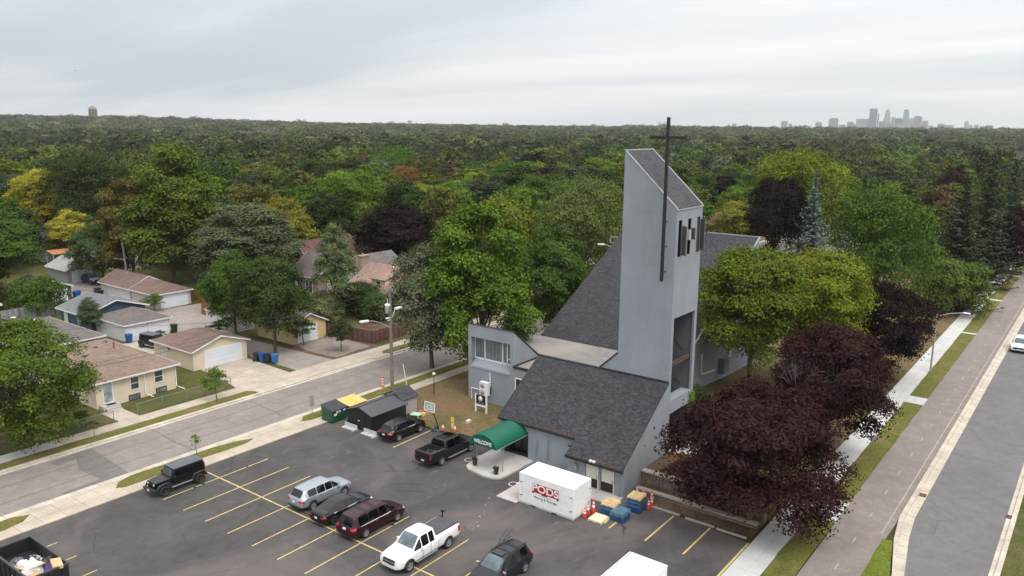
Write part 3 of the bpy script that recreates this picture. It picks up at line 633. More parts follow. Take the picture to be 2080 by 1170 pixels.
# remove the wall behind the picture window by drawing the recess in front of it
b = CB(); b.extrude([(XF - 0.05, 45.74, 8.0), (XF - 0.05, 51.6, 8.0), (65.5, 51.6, 4.45), (65.5, 45.74, 4.45)], (0.09, 0, 0.11)); b.build('front_block_roof', M_darktrim)
b = CB(); b.box(61.12, 33.9, 4.2, 72.72, 45.75, 4.46); b.box(65.2, 45.751, 4.2, 72.72, 51.36, 4.46); b.box(57.92, 33.9, 4.2, 61.119, 40.0, 4.47); b.build('flat_roof', M_flat)
b = CB(); b.box(60.8, 40.1, 4.35, 60.95, 45.77, 4.6); b.extrude([(61.0, 45.73, 4.45), (65.4, 45.73, 4.5), (65.4, 45.73, 4.62), (61.0, 45.73, 4.6)], (0, -0.1, 0)); b.build('roof_edge', M_darktrim)
# picture window: sill, frame, panes
b = CB(); b.extrude([(XF - 0.06, 46.17, 3.52), (XF - 0.06, 51.21, 3.52), (XF + 0.02, 51.21, 3.60), (XF + 0.02, 46.17, 3.60)], (0, 0, 0.03))
b.extrude([(XF - 0.02, 46.17, 3.62), (XF - 0.02, 51.21, 3.62), (61.6, 51.21, 4.32), (61.6, 46.17, 4.32)], (0, 0, 0.04))
b.box(61.1, 46.15, 4.3, 61.66, 46.17, 6.7); b.box(61.1, 51.21, 4.3, 61.66, 51.23, 6.7); b.box(61.1, 46.17, 6.7, 61.7, 51.21, 6.76)
b.build('window_reveal', M_stucco)
b = CB(); yy = [51.2, 49.9, 47.6, 47.0, 46.18]
for y in yy: b.box(61.5, y - 0.06, 4.3, 61.58, y + 0.06, 6.7)
b.box(61.5, 46.18, 4.28, 61.579, 51.2, 4.42); b.box(61.5, 46.18, 6.62, 61.579, 51.2, 6.7); b.box(61.5, 46.2, 4.85, 61.578, 47, 4.95)
pw = b.build('picture_window', M_white)
b = CB(); b.box(61.6, 46.18, 4.3, 61.65, 51.2, 6.7); b.build('pane', M_cglass).parent = pw
b = CB()
for k in range(26): y = 46.4 + k * 0.183; b.box(61.585, y, 4.45, 61.597, y + 0.07, 6.6)
b.build('curtain', plain('curtain', (0.20, 0.24, 0.235), 0.9)).parent = pw
b = CB(); b.box(60.82, 44.3, 1.7, 60.9, 45.5, 1.8); b.box(60.82, 44.3, 3.33, 60.9, 45.5, 3.43); b.box(60.82, 45.42, 1.8, 60.9, 45.52, 3.33); b.box(60.82, 44.22, 1.8, 60.9, 44.32, 3.33)
w_ = b.build('window', M_white); b = CB(); b.box(60.95, 44.3, 1.75, 60.98, 45.5, 3.4); b.build('pane', M_wglass).parent = w_
# heat pump and pipes on the wall
b = CB(); b.box(60.25, 48.55, 0.95, 60.72, 49.6, 2.35); ac = b.build('heat_pump', M_white, bevel=0.03)
for z in (1.3, 2.0):
    b = CB(); b.lathe([(0.0, -0.02), (0.27, -0.02), (0.27, 0.0), (0.24, 0.0)], (60.24, 49.2, z), 20, axis='x'); b.build('fan', plain('fan_grey', (0.30, 0.31, 0.32), 0.6, 0.3, 20)).parent = ac
b = CB(); b.tube([(60.7, 49.6, 1.3), (60.7, 51.0, 1.3), (60.7, 51.0, 0.1)], 0.06, 8); b.build('white_pipe', M_white); b = CB(); b.tube([(60.75, 48.6, 3.3), (60.75, 48.6, 1.9)], 0.06, 8); b.build('white_pipe', M_white)
b = CB(); b.tube([(60.75, 48.6, 1.9), (60.72, 48.5, 1.4), (60.7, 48.6, 1.1)], 0.07, 8); b.build('hose', M_black)
# nave with its shed roof
def nz_(x): return 4.6 + (x - 72.7) * (15.23 - 4.6) / (91.8 - 72.7)
b = CB()
wall_xz(b, 33.0, 33.25, [(62.4, 0), (91.8, 0), (91.8, 15.15), (72.7, 4.55), (62.4, 4.55)])
wall_xz(b, 50.3, 50.55, [(72.7, 0), (91.8, 0), (91.8, 15.0), (72.7, 4.45)]); b.box(91.6, 33.25, 0, 91.79, 50.3, 15.0)
b.build('nave_wall', M_stucco)
b = CB(); b.extrude([(72.55, 33.08, nz_(72.55) - 0.1), (91.75, 33.08, nz_(91.75) - 0.1), (91.75, 50.6, nz_(91.75) - 0.1), (72.55, 50.6, nz_(72.55) - 0.1)], (0, 0, 0.16)); b.build('nave_roof', M_shingle)
b = CB(); b.box(91.75, 33.0, 15.1, 91.9, 50.6, 15.36); b.extrude([(72.6, 32.93, nz_(72.6)), (91.85, 32.93, nz_(91.85)), (91.85, 33.07, nz_(91.85)), (72.6, 33.07, nz_(72.6))], (0, 0, 0.12)); b.build('nave_coping', M_trim)
b = CB(); wall_xz(b, 39.6, 39.75, [(89.0, 13.9), (91.7, 15.3), (89.8, 16.1), (89.0, 15.9)]); wall_yz(b, 89.0, 89.1, [(39.76, 13.8), (49.0, 13.8), (49.0, 15.9), (39.76, 15.9)]); b.build('clerestory_wall', M_stucco)
b = CB(); b.extrude([(88.9, 39.55, 15.92), (91.8, 39.55, 15.3), (91.8, 49, 15.3), (88.9, 49, 15.92)], (0, 0, 0.1)); b.build('clerestory_roof', M_darktrim)
b = CB(); b.tube([(76.6, 32.85, 4.6), (76.7, 32.85, 2.3), (80.4, 32.85, 1.9)], 0.09, 8); b.build('white_pipe', M_white); b = CB(); b.tube([(84.5, 32.8, 4.6), (84.5, 32.8, 2.8), (83.6, 32.8, 2.3)], 0.09, 8); b.build('white_pipe', M_white)
b = CB(); b.box(81.6, 32.3, 1.2, 83.0, 32.95, 2.9)
b.build('wall_unit', brick('slatted_grey', (0.22, 0.22, 0.22), (0.2, 0.2, 0.2), (0.06, 0.06, 0.06), 0.12, 5, 0.02))
# awning
M_green = plain('green_canvas', (0.0, 0.095, 0.060), 0.55, 0.12, 1.2, spec=0.4)
b = CB(); xs = [47.55, 48.6, 49.65, 50.7, 51.78]; na = 20; yc, hw, zs, hh = 38.78, 1.42, 2.28, 1.02
def arc(x, k=1.0, dz=0): return [(x, yc + hw * k * cos(PI * i / na), zs + dz + hh * k * sin(PI * i / na)) for i in range(na + 1)]
rows = []
for xa, xb in zip(xs, xs[1:]):
    for t in (0, .5): rows.append(arc(xa + (xb - xa) * t, 1.0 - (0.008 if t else 0)))
rows.append(arc(xs[-1])); b.grid(rows, 0, True); b.face(arc(xs[0]) , 0)
b.grid([[(x, y, z - 0.02) for x, y, z in r] for r in rows][::-1], 0, True)
aw = b.build('awning', M_green)
b = CB()
for x in xs[1:-1]: b.tube(arc(x, 1.004), 0.014, 4)
b.tube(arc(xs[0], 1.0), 0.02, 5); b.tube(arc(xs[-1] - 0.03, 1.0), 0.02, 5)
b.build('seam', plain('canvas_seam', (0.02, 0.20, 0.15), 0.6)).parent = aw
b = CB()
for y in (yc - hw, yc + hw): b.tube([(xs[0], y, zs), (xs[-1], y, zs)], 0.025, 6)
for y in (37.42, 40.15): b.tube([(48.45, y, 0.15), (48.45, y, zs)], 0.035, 8)
b.build('awning_post', M_greymetal).parent = aw
w = text_mesh('lettering', 'WELCOME', 0.44, M_white, aw, Matrix.Translation((-CX, -CY, 0)) @ face_mx(xs[0] - 0.03, yc, zs + 0.34), 0.006, sx=0.86, bold=0.012)
# ------------------------------------------------------------------ garden walls beside the church
M_block = brick('split_block', (0.22, 0.178, 0.145), (0.165, 0.135, 0.112), (0.055, 0.044, 0.036), 1.25, 0.18, 0.022, 0.95, 0.25, 0.5, 0.9, 0.04, vnoise=0.3)
M_cap = plain('block_cap', (0.36, 0.31, 0.265), 0.9, 0.2, 1.5, bmp=0.3)
def hx(y): return 17.2
t = thing('retaining_wall', (53.6, 22, 0), 0, 'tiered tan block retaining wall between the parking lot and the church garden', 'retaining wall')
b = MB(); b.box(-0.2, -4.6, 0, 0.25, 5.35, 1.25); b.build('block_wall', M_block, t)
b = MB(); b.box(-0.27, -4.6, 1.25, 0.3, 5.35, 1.36); b.build('cap', M_cap, t)
b = MB(); b.box(-1.45, -4.5, 0, -1.1, 5.2, 0.32); b.build('lower_wall', M_block, t); b = MB(); b.box(-1.5, -4.5, 0.32, -1.05, 5.2, 0.42); b.build('lower_cap', M_cap, t)
slab('planting_strip', rect(52.5, 53.4, 17.4, 27.2), 0.28, M_soil); slab('planting_strip', rect(51.0, 52.2, 17.4, 27.2), 0.03, M_soil)
mb = MB(); nx_, ny_ = 34, 22; rows = []
for i in range(nx_ + 1):
    x = 53.85 + (100 - 53.85) * i / nx_; row = []
    for j in range(ny_ + 1):
        y = 17.15 + (33.0 - 17.15) * j / ny_
        h = 1.22 * float(sstep(17.2, 20.6, y)) * (1 - float(sstep(66, 90, x))) + 0.07
        row.append((x, y, h + 0.05 * sin(x * 1.3) * sin(y * 1.7) * (1 if 17.3 < y < 32 else 0)))
    rows.append(row)
mb.grid(rows[::-1], 0, True); mb.face([(53.86, 17.15, -0.04), (53.86, 33, -0.04), (53.86, 33, 1.29)][::-1] , 0)
structure('church_garden', mb, grass('shady_lawn', (0.062, 0.075, 0.022), (0.115, 0.088, 0.045), (0.12, 0.085, 0.05), 0.75, 0.3))
slab('mulch_bed', [(53.9, 20.5), (57.2, 20.8), (57.4, 27.35), (53.9, 27.35)], 1.36, M_soil, zb=1.0)
slab('entry_landing', [(58.0, 24.6), (63.5, 24.9), (63.5, 28.8), (61.9, 28.8), (61.9, 27.35), (58.0, 27.35)], 1.42, M_conc_pad, zb=0.9)
slab('right_lawn', [(100, 17.15), (420, 17.15), (420, 34), (100, 34)], 0.075, M_grass_dry)
t = thing('hand_railing', (58.2, 24.9, 1.4), 0, 'short black iron railing at the edge of the church side landing', 'railing')
b = MB(); b.tube([(0, 0, 0.55), (2.6, 0.1, 0.55)], 0.02, 6); b.tube([(0, 0, 0.08), (2.6, 0.1, 0.08)], 0.015, 6); b.build('rail', M_black, t)
b = MB()
for k in range(14): b.tube([(k * 0.2, 0.1 * k / 13, 0), (k * 0.2, 0.1 * k / 13, 0.55)], 0.012, 5)
b.build('baluster', M_black, t)

# ------------------------------------------------------------------ small repeated things
def potted(loc, hh, col, pm, label, r=0.22, tall=0.5, grp=None):
    t = thing('potted_plant', loc, 0, label, 'plant pot', grp)
    b = MB(); b.lathe([(0.0, 0), (r * .75, 0), (r, tall * 0.92), (r * 1.1, tall * 0.92), (r * 1.1, tall), (r * 0.92, tall), (r * 0.9, tall * .88), (0, tall * .88)], n=18); b.build('pot', pm, t)
    b = MB(); q = random.Random(int(loc[0] * 10))
    for k in range(90):
        a, e2, l = q.uniform(0, 2 * PI), q.uniform(0.3, 1.5), q.uniform(.5, 1) * hh
        p = Vector((cos(a) * cos(e2), sin(a) * cos(e2), sin(e2))) * l; s = 0.05
        c = Vector((cos(a) * r * .5, sin(a) * r * .5, tall * .9)); d = Vector((-sin(a), cos(a), 0)) * s
        b.face([c, c + p * .6 + d, c + p, c + p * .6 - d])
    b.build('plant', plain('pot_leaves_%s' % col[0], col[1], 0.8, 0.4, 9), t); return t
potted((47.75, 37.55, .15), 0.28, ('g', (0.10, 0.12, 0.03)), plain('dark_pot', (0.045, 0.038, 0.035), 0.6, 0.3), 'dark round pot of low green plants at the near corner of the entrance slab', 0.21, 0.5)
potted((48.05, 40.05, .15), 0.26, ('r', (0.10, 0.05, 0.03)), plain('brown_pot', (0.12, 0.06, 0.04), 0.7, 0.3), 'brown pot of russet leaves under the left front corner of the green awning', 0.23, 0.5)
potted((62.6, 26.3, 1.42), 0.3, ('s', (0.09, 0.08, 0.04)), plain('stone_urn', (0.45, 0.43, 0.40), 0.8, 0.2), 'pale stone urn planter on the landing below the tower', 0.34, 0.6)
potted((64.2, 24.6, 1.3), 0.3, ('s', (0.09, 0.08, 0.04)), plain('stone_urn', (0.45, 0.43, 0.40), 0.8, 0.2), 'second pale urn planter, further from the tower beside the red maple', 0.3, 0.5)
M_orange = plain('cone_orange', (0.62, 0.045, 0.02), 0.5, 0.12, 5); M_reflect = plain('cone_white', (0.75, 0.74, 0.72), 0.4, 0.05)
M_rubber = plain('rubber_black', (0.018, 0.017, 0.017), 0.7, 0.3, 5)
def cone(loc, label, h=0.75, n=1, rz=0.0, grp='orange traffic cones', bands=((.42, .60), (.68, .80)), base=True):
    t = thing('traffic_cone', loc, rz, label, 'traffic cone', grp)
    rad = lambda z: 0.155 * (1 - z) + 0.025
    b = MB(); b.box(-.19, -.19, 0, .19, .19, .035); b.build('base', M_rubber if base else M_orange, t, bevel=0.008)
    b = MB(); b.lathe([(rad(0), .035), (rad(.5), h * .5), (rad(1), h), (0.0, h)], n=16); o = b.build('cone', M_orange, t)
    for a, c in bands:
        b = MB(); b.lathe([(rad(a) + .004, h * a), (rad(c) + .004, h * c)], n=16); b.build('band', M_reflect, t)
    return t
cone((52.3, 47.45, 0.08), 'short orange and white cone in the grass left of the yellow marker', 0.6, bands=((.45, .85),), grp=None)
cone((52.75, 46.35, 0.08), 'short orange and white cone in the grass right of the yellow marker', 0.62, bands=((.45, .85),), grp=None)
cone((46.25, 28.15, 0), 'front cone of the cluster leaning on the right end of the white container', 0.75)
cone((46.75, 28.16, 0), 'cone behind the front one at the right end of the white container', 0.95)
cone((47.15, 27.95, 0), 'tallest slim cone between the white container and the nearest pallets', 1.15)
cone((51.9, 26.9, 0.02), 'cone half hidden behind the far pallet stack, nearest the church corner', 0.7)
cone((51.75, 26.3, 0.02), 'cone on the soil strip, second from the church corner', 0.7)
cone((51.05, 25.75, 0.02), 'left cone of the tight group beside the far pallet stack', 0.95)
cone((51.15, 25.25, 0.02), 'rear cone of the tight group beside the far pallet stack', 1.05)
cone((50.75, 25.05, 0), 'right cone of the tight group beside the far pallet stack', 0.9)
cone((50.25, 25.05, 0), 'front cone of the tight group beside the far pallet stack, nearest the stall line', 0.85)
cone((165.8, 13.9, 0.08), 'lone cone on the verge beside the new sidewalk far up the parkway', 0.8, grp=None)
t = thing('delineator_post', (57.5, 60.85, .1), 0, 'orange and white delineator post standing at the kerb of the side street', 'delineator')
b = MB(); b.lathe([(.22, 0), (.22, .06), (.09, .1), (.085, 1.12), (.0, 1.14)], n=14); b.build('post', M_orange, t)
for z in (.3, .6, .88): b = MB(); b.lathe([(.094, z), (.094, z + .11)], n=14); b.build('band', M_reflect, t)
# yellow marker sign
t = thing('yellow_marker', (53.0, 46.9, .08), 0, 'yellow pointed caution board standing between two cones on the dry grass', 'sign')
b = MB(); b.extrude([(0, -.17, .18), (0, 0, .02), (0, .17, .18), (0, .17, 1.12), (0, .1, 1.2), (0, -.1, 1.2), (0, -.17, 1.12)], (.05, 0, 0)); b.build('board', plain('sign_yellow', (0.72, 0.55, 0.03), 0.5, 0.08), t)
b = MB(); b.box(-.012, -.1, .35, -.002, .1, .95); b.build('plate', M_reflect, t)
b = MB(); b.box(-.022, -.06, .62, -.014, .06, .8); b.build('symbol', M_black, t)
b = MB(); b.box(0, 0, 0, .55, .35, .28); o = b.build('concrete_block', plain('pale_block', (0.55, 0.53, 0.50), 0.9, 0.1), bevel=0.03); o.location = (55.0, 46.6, .07); o.rotation_euler = (0, 0, .2)
tag(o, 'pale rectangular block lying on the dry grass beside the green awning', 'block')
# basketball hoop
t = thing('basketball_hoop', (51.95, 47.6, .05), 0, 'portable basketball hoop with clear backboard facing the lot beside the black crossover', 'basketball hoop')
b = MB(); b.obox((0, .35, .12), (.6, .9, .22), (.25, 0, .2)); b.obox((-.1, .3, .4), (.35, .3, .5), (.5, .2, 0)); b.build('base', plain('grey_base', (0.10, 0.11, 0.12), 0.7), t, bevel=0.04)
b = MB(); b.tube([(0, 0, 0), (-.3, .12, 1.2), (-.65, .2, 2.1), (-.85, .3, 2.55)], .05, 8); b.build('pole', M_black, t)
b = MB(); b.obox((-.95, .25, 2.6), (.05, 1.25, .85), (0, .12, 0)); bo = b.build('backboard', plain('acrylic', (0.36, 0.37, 0.33), 0.2), t)
b = MB()
for (yy_, zz_, sy, sz) in ((.25, 3.0, 1.3, .06), (.25, 2.2, 1.3, .06), (-.36, 2.6, .06, .85), (.86, 2.6, .06, .85), (.25, 2.72, .55, .04), (.25, 2.38, .55, .04), (0, 2.55, .04, .35), (.5, 2.55, .04, .35)): b.obox((-1.0 + (2.6 - zz_) * 0.12 * -1, yy_, zz_), (.03, sy, sz), (0, .12, 0))
b.build('frame', M_white, bo)
b = MB(); b.tube([(-1.25 + .23 * cos(a), .25 + .23 * sin(a), 2.3) for a in [i * PI / 8 for i in range(17)]], .015, 5, cap=False); b.build('rim', plain('rim_red', (0.5, 0.12, 0.07), 0.5), t)
b = MB()
for i in range(12):
    a = i * PI / 6; b.tube([(-1.25 + .22 * cos(a), .25 + .22 * sin(a), 2.3), (-1.25 + .13 * cos(a + .4), .25 + .13 * sin(a + .4), 1.95)], .01, 4); b.tube([(-1.25 + .22 * cos(a), .25 + .22 * sin(a), 2.3), (-1.25 + .13 * cos(a - .4), .25 + .13 * sin(a - .4), 1.95)], .01, 4)
b.build('net', plain('net_pink', (0.6, 0.45, 0.43), 0.8), t)
# church sign
t = thing('church_sign', (58.15, 47.65, .07), 0, 'black sign panel with a white round emblem on white posts in the church lawn', 'sign')
b = MB(); b.box(-.05, -.62, .85, .05, .62, 1.75); b.build('panel', M_black, t)
b = MB(); b.box(-.07, -.74, 0, .07, -.6, 1.85); b.box(-.07, .6, 0, .07, .74, 1.85); b.build('post', M_white, t)
b = MB(); b.box(-.06, -.6, .62, .06, .6, .84); b.build('nameplate', M_white, t)
b = MB(); b.lathe([(0, -.08), (.26, -.08), (.26, -.051)], (0, 0.05, 1.42), 24, axis='x'); b.build('emblem', M_reflect, t)
b = MB(); b.lathe([(.16, -.085), (.19, -.085), (.19, -.081)], (0, 0.05, 1.42), 24, axis='x'); b.build('emblem_ring', plain('emblem_grey', (0.4, 0.4, 0.4), 0.5), t)
b = MB(); b.box(-.058, -.35, 1.0, -.051, .35, 1.04); b.build('small_lettering', plain('emblem_grey', (0.4, 0.4, 0.4), 0.5), t)
# globe lamps
M_globe = plain('globe_white', (0.82, 0.81, 0.76), 0.25, 0.02)
def globe_lamp(loc, label):
    t = thing('globe_lamp', loc, 0, label, 'lamp post')
    b = MB(); b.tube([(0, 0, 0), (0, 0, 2.05)], [.05, .04], 10); b.lathe([(.1, 0), (.09, .08), (.05, .12)]); b.build('post', M_black, t)
    b = MB(); b.lathe([(.06, 2.0), (.09, 2.05), (.09, 2.1)]); b.build('collar', M_black, t)
    b = MB(); b.lathe([(.17 * sin(a), 2.25 - .17 * cos(a)) for a in [i * PI / 10 for i in range(11)]]); b.build('globe', M_globe, t)
globe_lamp((59.3, 55.0, .07), 'black post lamp with white globe on the street side lawn left of the church')
globe_lamp((65.3, 25.1, 1.2), 'black post lamp with white globe standing among the red maples right of the tower')
# utility pole
M_wood = plain('pole_wood', (0.17, 0.145, 0.125), 0.9, 0.3, 2, bmp=0.3)
def luminaire(t, p, d, arm, z0):
    b = MB(); q = Vector(p); dd = Vector(d).normalized()
    b.tube([q - dd * .1, q + dd * arm * .3 + Vector((0, 0, .55)), q + dd * arm * .7 + Vector((0, 0, 1.0)), q + dd * arm + Vector((0, 0, 1.1))], .04, 7); a = b.build('arm', plain('arm_grey', (0.42, 0.42, 0.43), 0.4, 0.1, 3, metal=.4), t)
    b = MB(); e = q + dd * (arm + .3) + Vector((0, 0, 1.1)); ang = math.atan2(dd.y, dd.x)
    b.obox(e, (.95, .34, .2), (0, 0, ang)); b.build('lamp_head', plain('head_grey', (0.72, 0.72, 0.72), 0.4), t, bevel=.04)
t = thing('utility_pole', (57.7, 59.6, .0), 0, 'tall wooden utility pole with white transformer and two lamp arms by the side street', 'utility pole')
b = MB(); b.tube([(0, 0, 0), (0, 0, 5), (0.0, 0, 11.2)], [.20, .17, .13], 12); b.build('pole', M_wood, t)
luminaire(t, (-.15, .0, 6.9), (-.95, .3, 0), 2.6, 0); luminaire(t, (.15, 0, 7.7), (1, .1, 0), .8, 0)
b = MB(); b.box(-.08, -.9, 10.75, .04, .9, 10.87)
b.tube([(.0, -.8, 10.75), (0, 0, 10.2)], .03, 5); b.tube([(.0, .8, 10.75), (0, 0, 10.2)], .03, 5); b.build('crossarm', M_wood, t)
b = MB(); b.lathe([(0, 8.55), (.24, 8.55), (.25, 9.3), (.29, 9.34), (.29, 9.5), (.2, 9.56), (0, 9.58)], (-.42, 0, 0), 18); b.tube([(-.42, 0, 9.5), (-.42, 0, 10.1)], .035, 6); b.build('transformer', plain('transformer_white', (0.66, 0.66, 0.66), 0.5), t)
b = MB()
for y in (-.8, -.3, .3, .8): b.lathe([(.03, 10.87), (.06, 10.9), (.04, 10.97), (.06, 11.0), (0.0, 11.05)], (-.02, y, 0), 8)
b.build('insulator', M_greymetal, t)
b = MB(); b.obox((-.35, .05, 8.0), (.5, .2, .12)); b.obox((-.3, 0, 7.75), (.3, .1, .05)); b.build('bracket_box', plain('head_grey', (0.72, 0.72, 0.72), 0.4), t)
wire_m = plain('wire_black', (0.02, 0.02, 0.02), 0.6)
def cable(a, c, sag, label):
    b = MB(); pts = []
    for k in range(25):
        u = k / 24; p = Vector(a).lerp(Vector(c), u); p.z -= sag * 4 * u * (1 - u); pts.append(p)
    b.tube(pts, .014, 4); o = b.build('overhead_wire', wire_m); tag(o, label, 'wire', 'overhead wires on the street poles')
cable((57.7, 59.0, 10.95), (5, 60, 10.9), 1.0, 'thin black overhead wire along the side street, one of three from the transformer pole')
cable((57.7, 60.4, 10.95), (5, 61.4, 10.9), 1.1, 'thin black overhead wire along the side street, one of three from the transformer pole')
cable((57.7, 59.6, 9.2), (20, 92, 8.9), 0.9, 'thin black overhead wire crossing the street from the transformer pole towards the houses')
cable((57.7, 59.6, 9.0), (64.5, 82, 3.0), 0.4, 'thin black service wire from the transformer pole to the yellow garage')
t = thing('alley_pole', (67.1, 132.5, .07), 0, 'bare grey wooden pole with a small lamp rising above the brown roofed garages', 'utility pole')
b = MB(); b.tube([(0, 0, 0), (-.3, .3, 9.0)], [.22, .15], 10); b.build('pole', plain('grey_wood', (0.30, 0.27, 0.24), 0.9, 0.2, 2), t)
b = MB(); b.tube([(-.2, .2, 5.0), (-1.0, 1.3, 5.3)], .04, 6); b.obox((-1.2, 1.6, 5.3), (.4, .9, .16), (0, 0, .6)); b.build('lamp_head', plain('head_grey', (0.72, 0.72, 0.72), 0.4), t)
b = MB(); b.tube([(-.25, .3, 6.0), (-1.4, 1.8, 5.6)], .03, 5); b.build('bracket', M_wood, t)
# parkway lamp
t = thing('street_lamp', (101.0, 15.0, .07), 0, 'grey steel street lamp arching over the path beside the parkway', 'street lamp')
b = MB(); b.tube([(0, 0, 0), (0, 0, 7.0)], [.12, .08], 10); b.build('pole', plain('arm_grey', (0.42, 0.42, 0.43), 0.4, 0.1, 3, metal=.4), t)
b = MB(); b.tube([(0, 0, 6.7), (0, -1.2, 7.2), (0, -2.6, 7.5)], [.06, .05, .045], 8); b.build('arm', plain('arm_grey', (0.42, 0.42, 0.43), 0.4), t)
b = MB(); b.obox((0, -2.95, 7.5), (.3, .75, .13), (0, 0, 0)); b.build('lamp_head', plain('head_grey', (0.72, 0.72, 0.72), 0.4), t, bevel=.04)
def post_sign(loc, rz, h, w, hh, col, label):
    t = thing('street_sign', loc, rz, label, 'sign')
    b = MB(); b.tube([(0, 0, 0), (0, 0, h)], .03, 6); b.build('post', M_greymetal if col[0] > .1 else M_black, t)
    b = MB(); b.box(-.05, -w / 2, h - hh, -.035, w / 2, h); b.build('plate', plain('sign_back_%d' % int(col[0] * 100), col, 0.5, 0.1), t, bevel=.004)
post_sign((47.6, 60.4, .1), RAD(62), 1.85, .42, 1.05, (0.25, 0.23, 0.22), 'small grey sign on a dark post on the verge left of the green dumpster')
post_sign((70.9, 14.3, .08), RAD(20), 1.9, .5, .5, (0.3, 0.31, 0.32), 'grey sign back on a thin post on the verge under the second red maple')
t = thing('leaning_pole', (58.3, 57.9, .08), 0, 'pale thin pole leaning behind the grey shed by the sidewalk', 'pole')
b = MB(); b.tube([(0, 0, 0), (-.1, .5, 2.9)], .05, 8); b.build('pole', plain('pale_pole', (0.62, 0.58, 0.5), 0.6), t)
# street light peeking over the nave and its bracket (far side of the roof)
t = thing('street_lamp', (93.5, 52.5, .07), 0, 'lamp arm peeking out beside the sloping edge of the nave roof', 'street lamp')
b = MB(); b.tube([(0, 0, 0), (0, 0, 12.0)], .1, 8); b.build('pole', M_wood, t)
luminaire(t, (0, .1, 11.1), (-.35, 1, 0), 2.2, 0)
b = MB(); b.box(-.1, -.2, 13.2, .1, 1.6, 13.3); b.box(-.1, 1.5, 12.4, .1, 1.6, 13.3); b.box(-.1, -.2, 12.4, .1, 1.6, 12.48); b.tube([(0, 0, 11.8), (0, 0, 13.4)], .1, 8); b.build('rack', plain('grey_wood', (0.30, 0.27, 0.24), 0.9), t)
# ------------------------------------------------------------------ sheds, dumpsters
M_dkmetal = brick('black_ribbed', (0.012, 0.013, 0.015), (0.010, 0.011, 0.013), (0.004, 0.004, 0.005), 0.2, 9.0, 0.02, 0.5, 0.2, 0.0, 0.5, 0.02)
M_dkroof = plain('charcoal_roof', (0.062, 0.066, 0.074), 0.5, 0.12, 0.6)
t = thing('metal_shed', (50.05, 53.85, 0), 0, 'black metal garden shed with charcoal gable roof beside the dumpsters', 'shed')
b = MB(); b.box(-2.25, -1.65, 0, 2.25, 1.65, 1.62)
for x in (-2.25, 2.24): b.extrude([(x, -1.65, 1.62), (x, 1.65, 1.62), (x, 0, 2.12)], (.01, 0, 0))
b.build('wall', M_dkmetal, t)
b = MB()
for s in (-1, 1): b.extrude([(-2.35, s * 1.78, 1.58), (2.35, s * 1.78, 1.58), (2.35, 0, 2.14), (-2.35, 0, 2.14)], (0, 0, .05))
b.build('roof', M_dkroof, t); b = MB()
for x in (-2.36, 2.3):
    for s in (-1, 1): b.extrude([(x, s * 1.8, 1.53), (x, s * 1.8, 1.62), (x, 0, 2.2), (x, 0, 2.1)], (.07, 0, 0))
b.tube([(-2.36, 0, 2.2), (2.36, 0, 2.2)], .035, 6); b.build('roof_trim', M_dkmetal, t)
b = MB(); b.box(-2.28, -.8, .03, -2.255, -.02, 1.55); b.box(-2.28, .02, .03, -2.255, .8, 1.55); dd_ = b.build('door', M_dkmetal, t); b = MB(); b.box(-2.33, -.12, .85, -2.285, .12, .9); b.build('handle', M_reflect, dd_)
t = thing('garden_shed', (53.4, 54.05, 0.05), 0, 'small grey shed with dark shingle roof behind the black metal shed', 'shed')
b = MB(); b.box(-1.0, -1.25, 0, 1.0, 1.25, 1.8)
for x in (-1.0, .99): b.extrude([(x, -1.25, 1.8), (x, 1.25, 1.8), (x, 0, 2.42)], (.01, 0, 0))
b.build('wall', brick('grey_panel', (0.33, 0.32, 0.315), (0.32, 0.31, 0.305), (0.22, 0.21, 0.21), .35, 9, .015, .7, .1, 0), t)
b = MB()
for s in (-1, 1): b.extrude([(-1.15, s * 1.42, 1.7), (1.15, s * 1.42, 1.7), (1.15, 0, 2.46), (-1.15, 0, 2.46)], (0, 0, .07))
b.build('roof', M_shingle_t, t)
for i, (ya, yb) in enumerate(((55.6, 53.9), (53.0, 51.35))):
    t = thing('wheel_stop', (47.45, (ya + yb) / 2, 0), 0, 'grey angled wheel stop at the foot of the black shed, ' + ('left of its door' if i == 0 else 'right of its door'), 'wheel stop')
    b = MB(); w = (ya - yb) / 2; b.box(-.35, -w, 0, .1, w, .06); b.build('foot', plain('silver_strip', (0.42, 0.44, 0.46), 0.6, .2, 2), t); b = MB(); b.box(.1, -w, 0, .16, w, .42); b.build('upright', plain('silver_strip', (0.42, 0.44, 0.46), 0.6), t)
M_dgreen = plain('dumpster_green', (0.006, 0.065, 0.030), 0.45, 0.25, 1.5, coat=.2)
t = thing('dumpster', (48.05, 57.65, 0), RAD(2), 'dark green dumpster with ribbed black lid between the verge and the black shed', 'dumpster')
b = MB(); b.extrude([(-.95, -.72, .12), (-.95, .72, .12), (-.95, .78, 1.55), (-.95, -.78, 1.2)], (1.9, 0, 0)); b.build('body', M_dgreen, t, bevel=.02)
b = MB(); b.extrude([(-1.0, -.85, 1.2), (-1.0, .82, 1.58), (-1.0, .82, 1.63), (-1.0, -.85, 1.25)], (2.0, 0, 0))
for k in range(13): x = -.92 + k * .145; b.extrude([(x, -.83, 1.25), (x, .8, 1.62), (x, .8, 1.66), (x, -.83, 1.29)], (.05, 0, 0))
b.build('lid', plain('lid_black', (0.05, 0.055, 0.068), 0.5), t)
b = MB(); b.box(-.7, -.80, .55, .7, -.74, .62); b.tube([(-.99, -.5, .8), (-1.04, 0, .8), (-.99, .4, .8)], .04, 6); b.box(-.98, -.45, .72, -.955, .4, .8); b.build('side_bar', M_dgreen, t)
b = MB(); b.box(-.45, -.80, .92, .1, -.785, 1.12); b.box(-.75, -.795, .72, -.4, -.78, .9); b.box(.45, -.80, .95, .75, -.785, 1.1); b.build('decal', M_white, t)
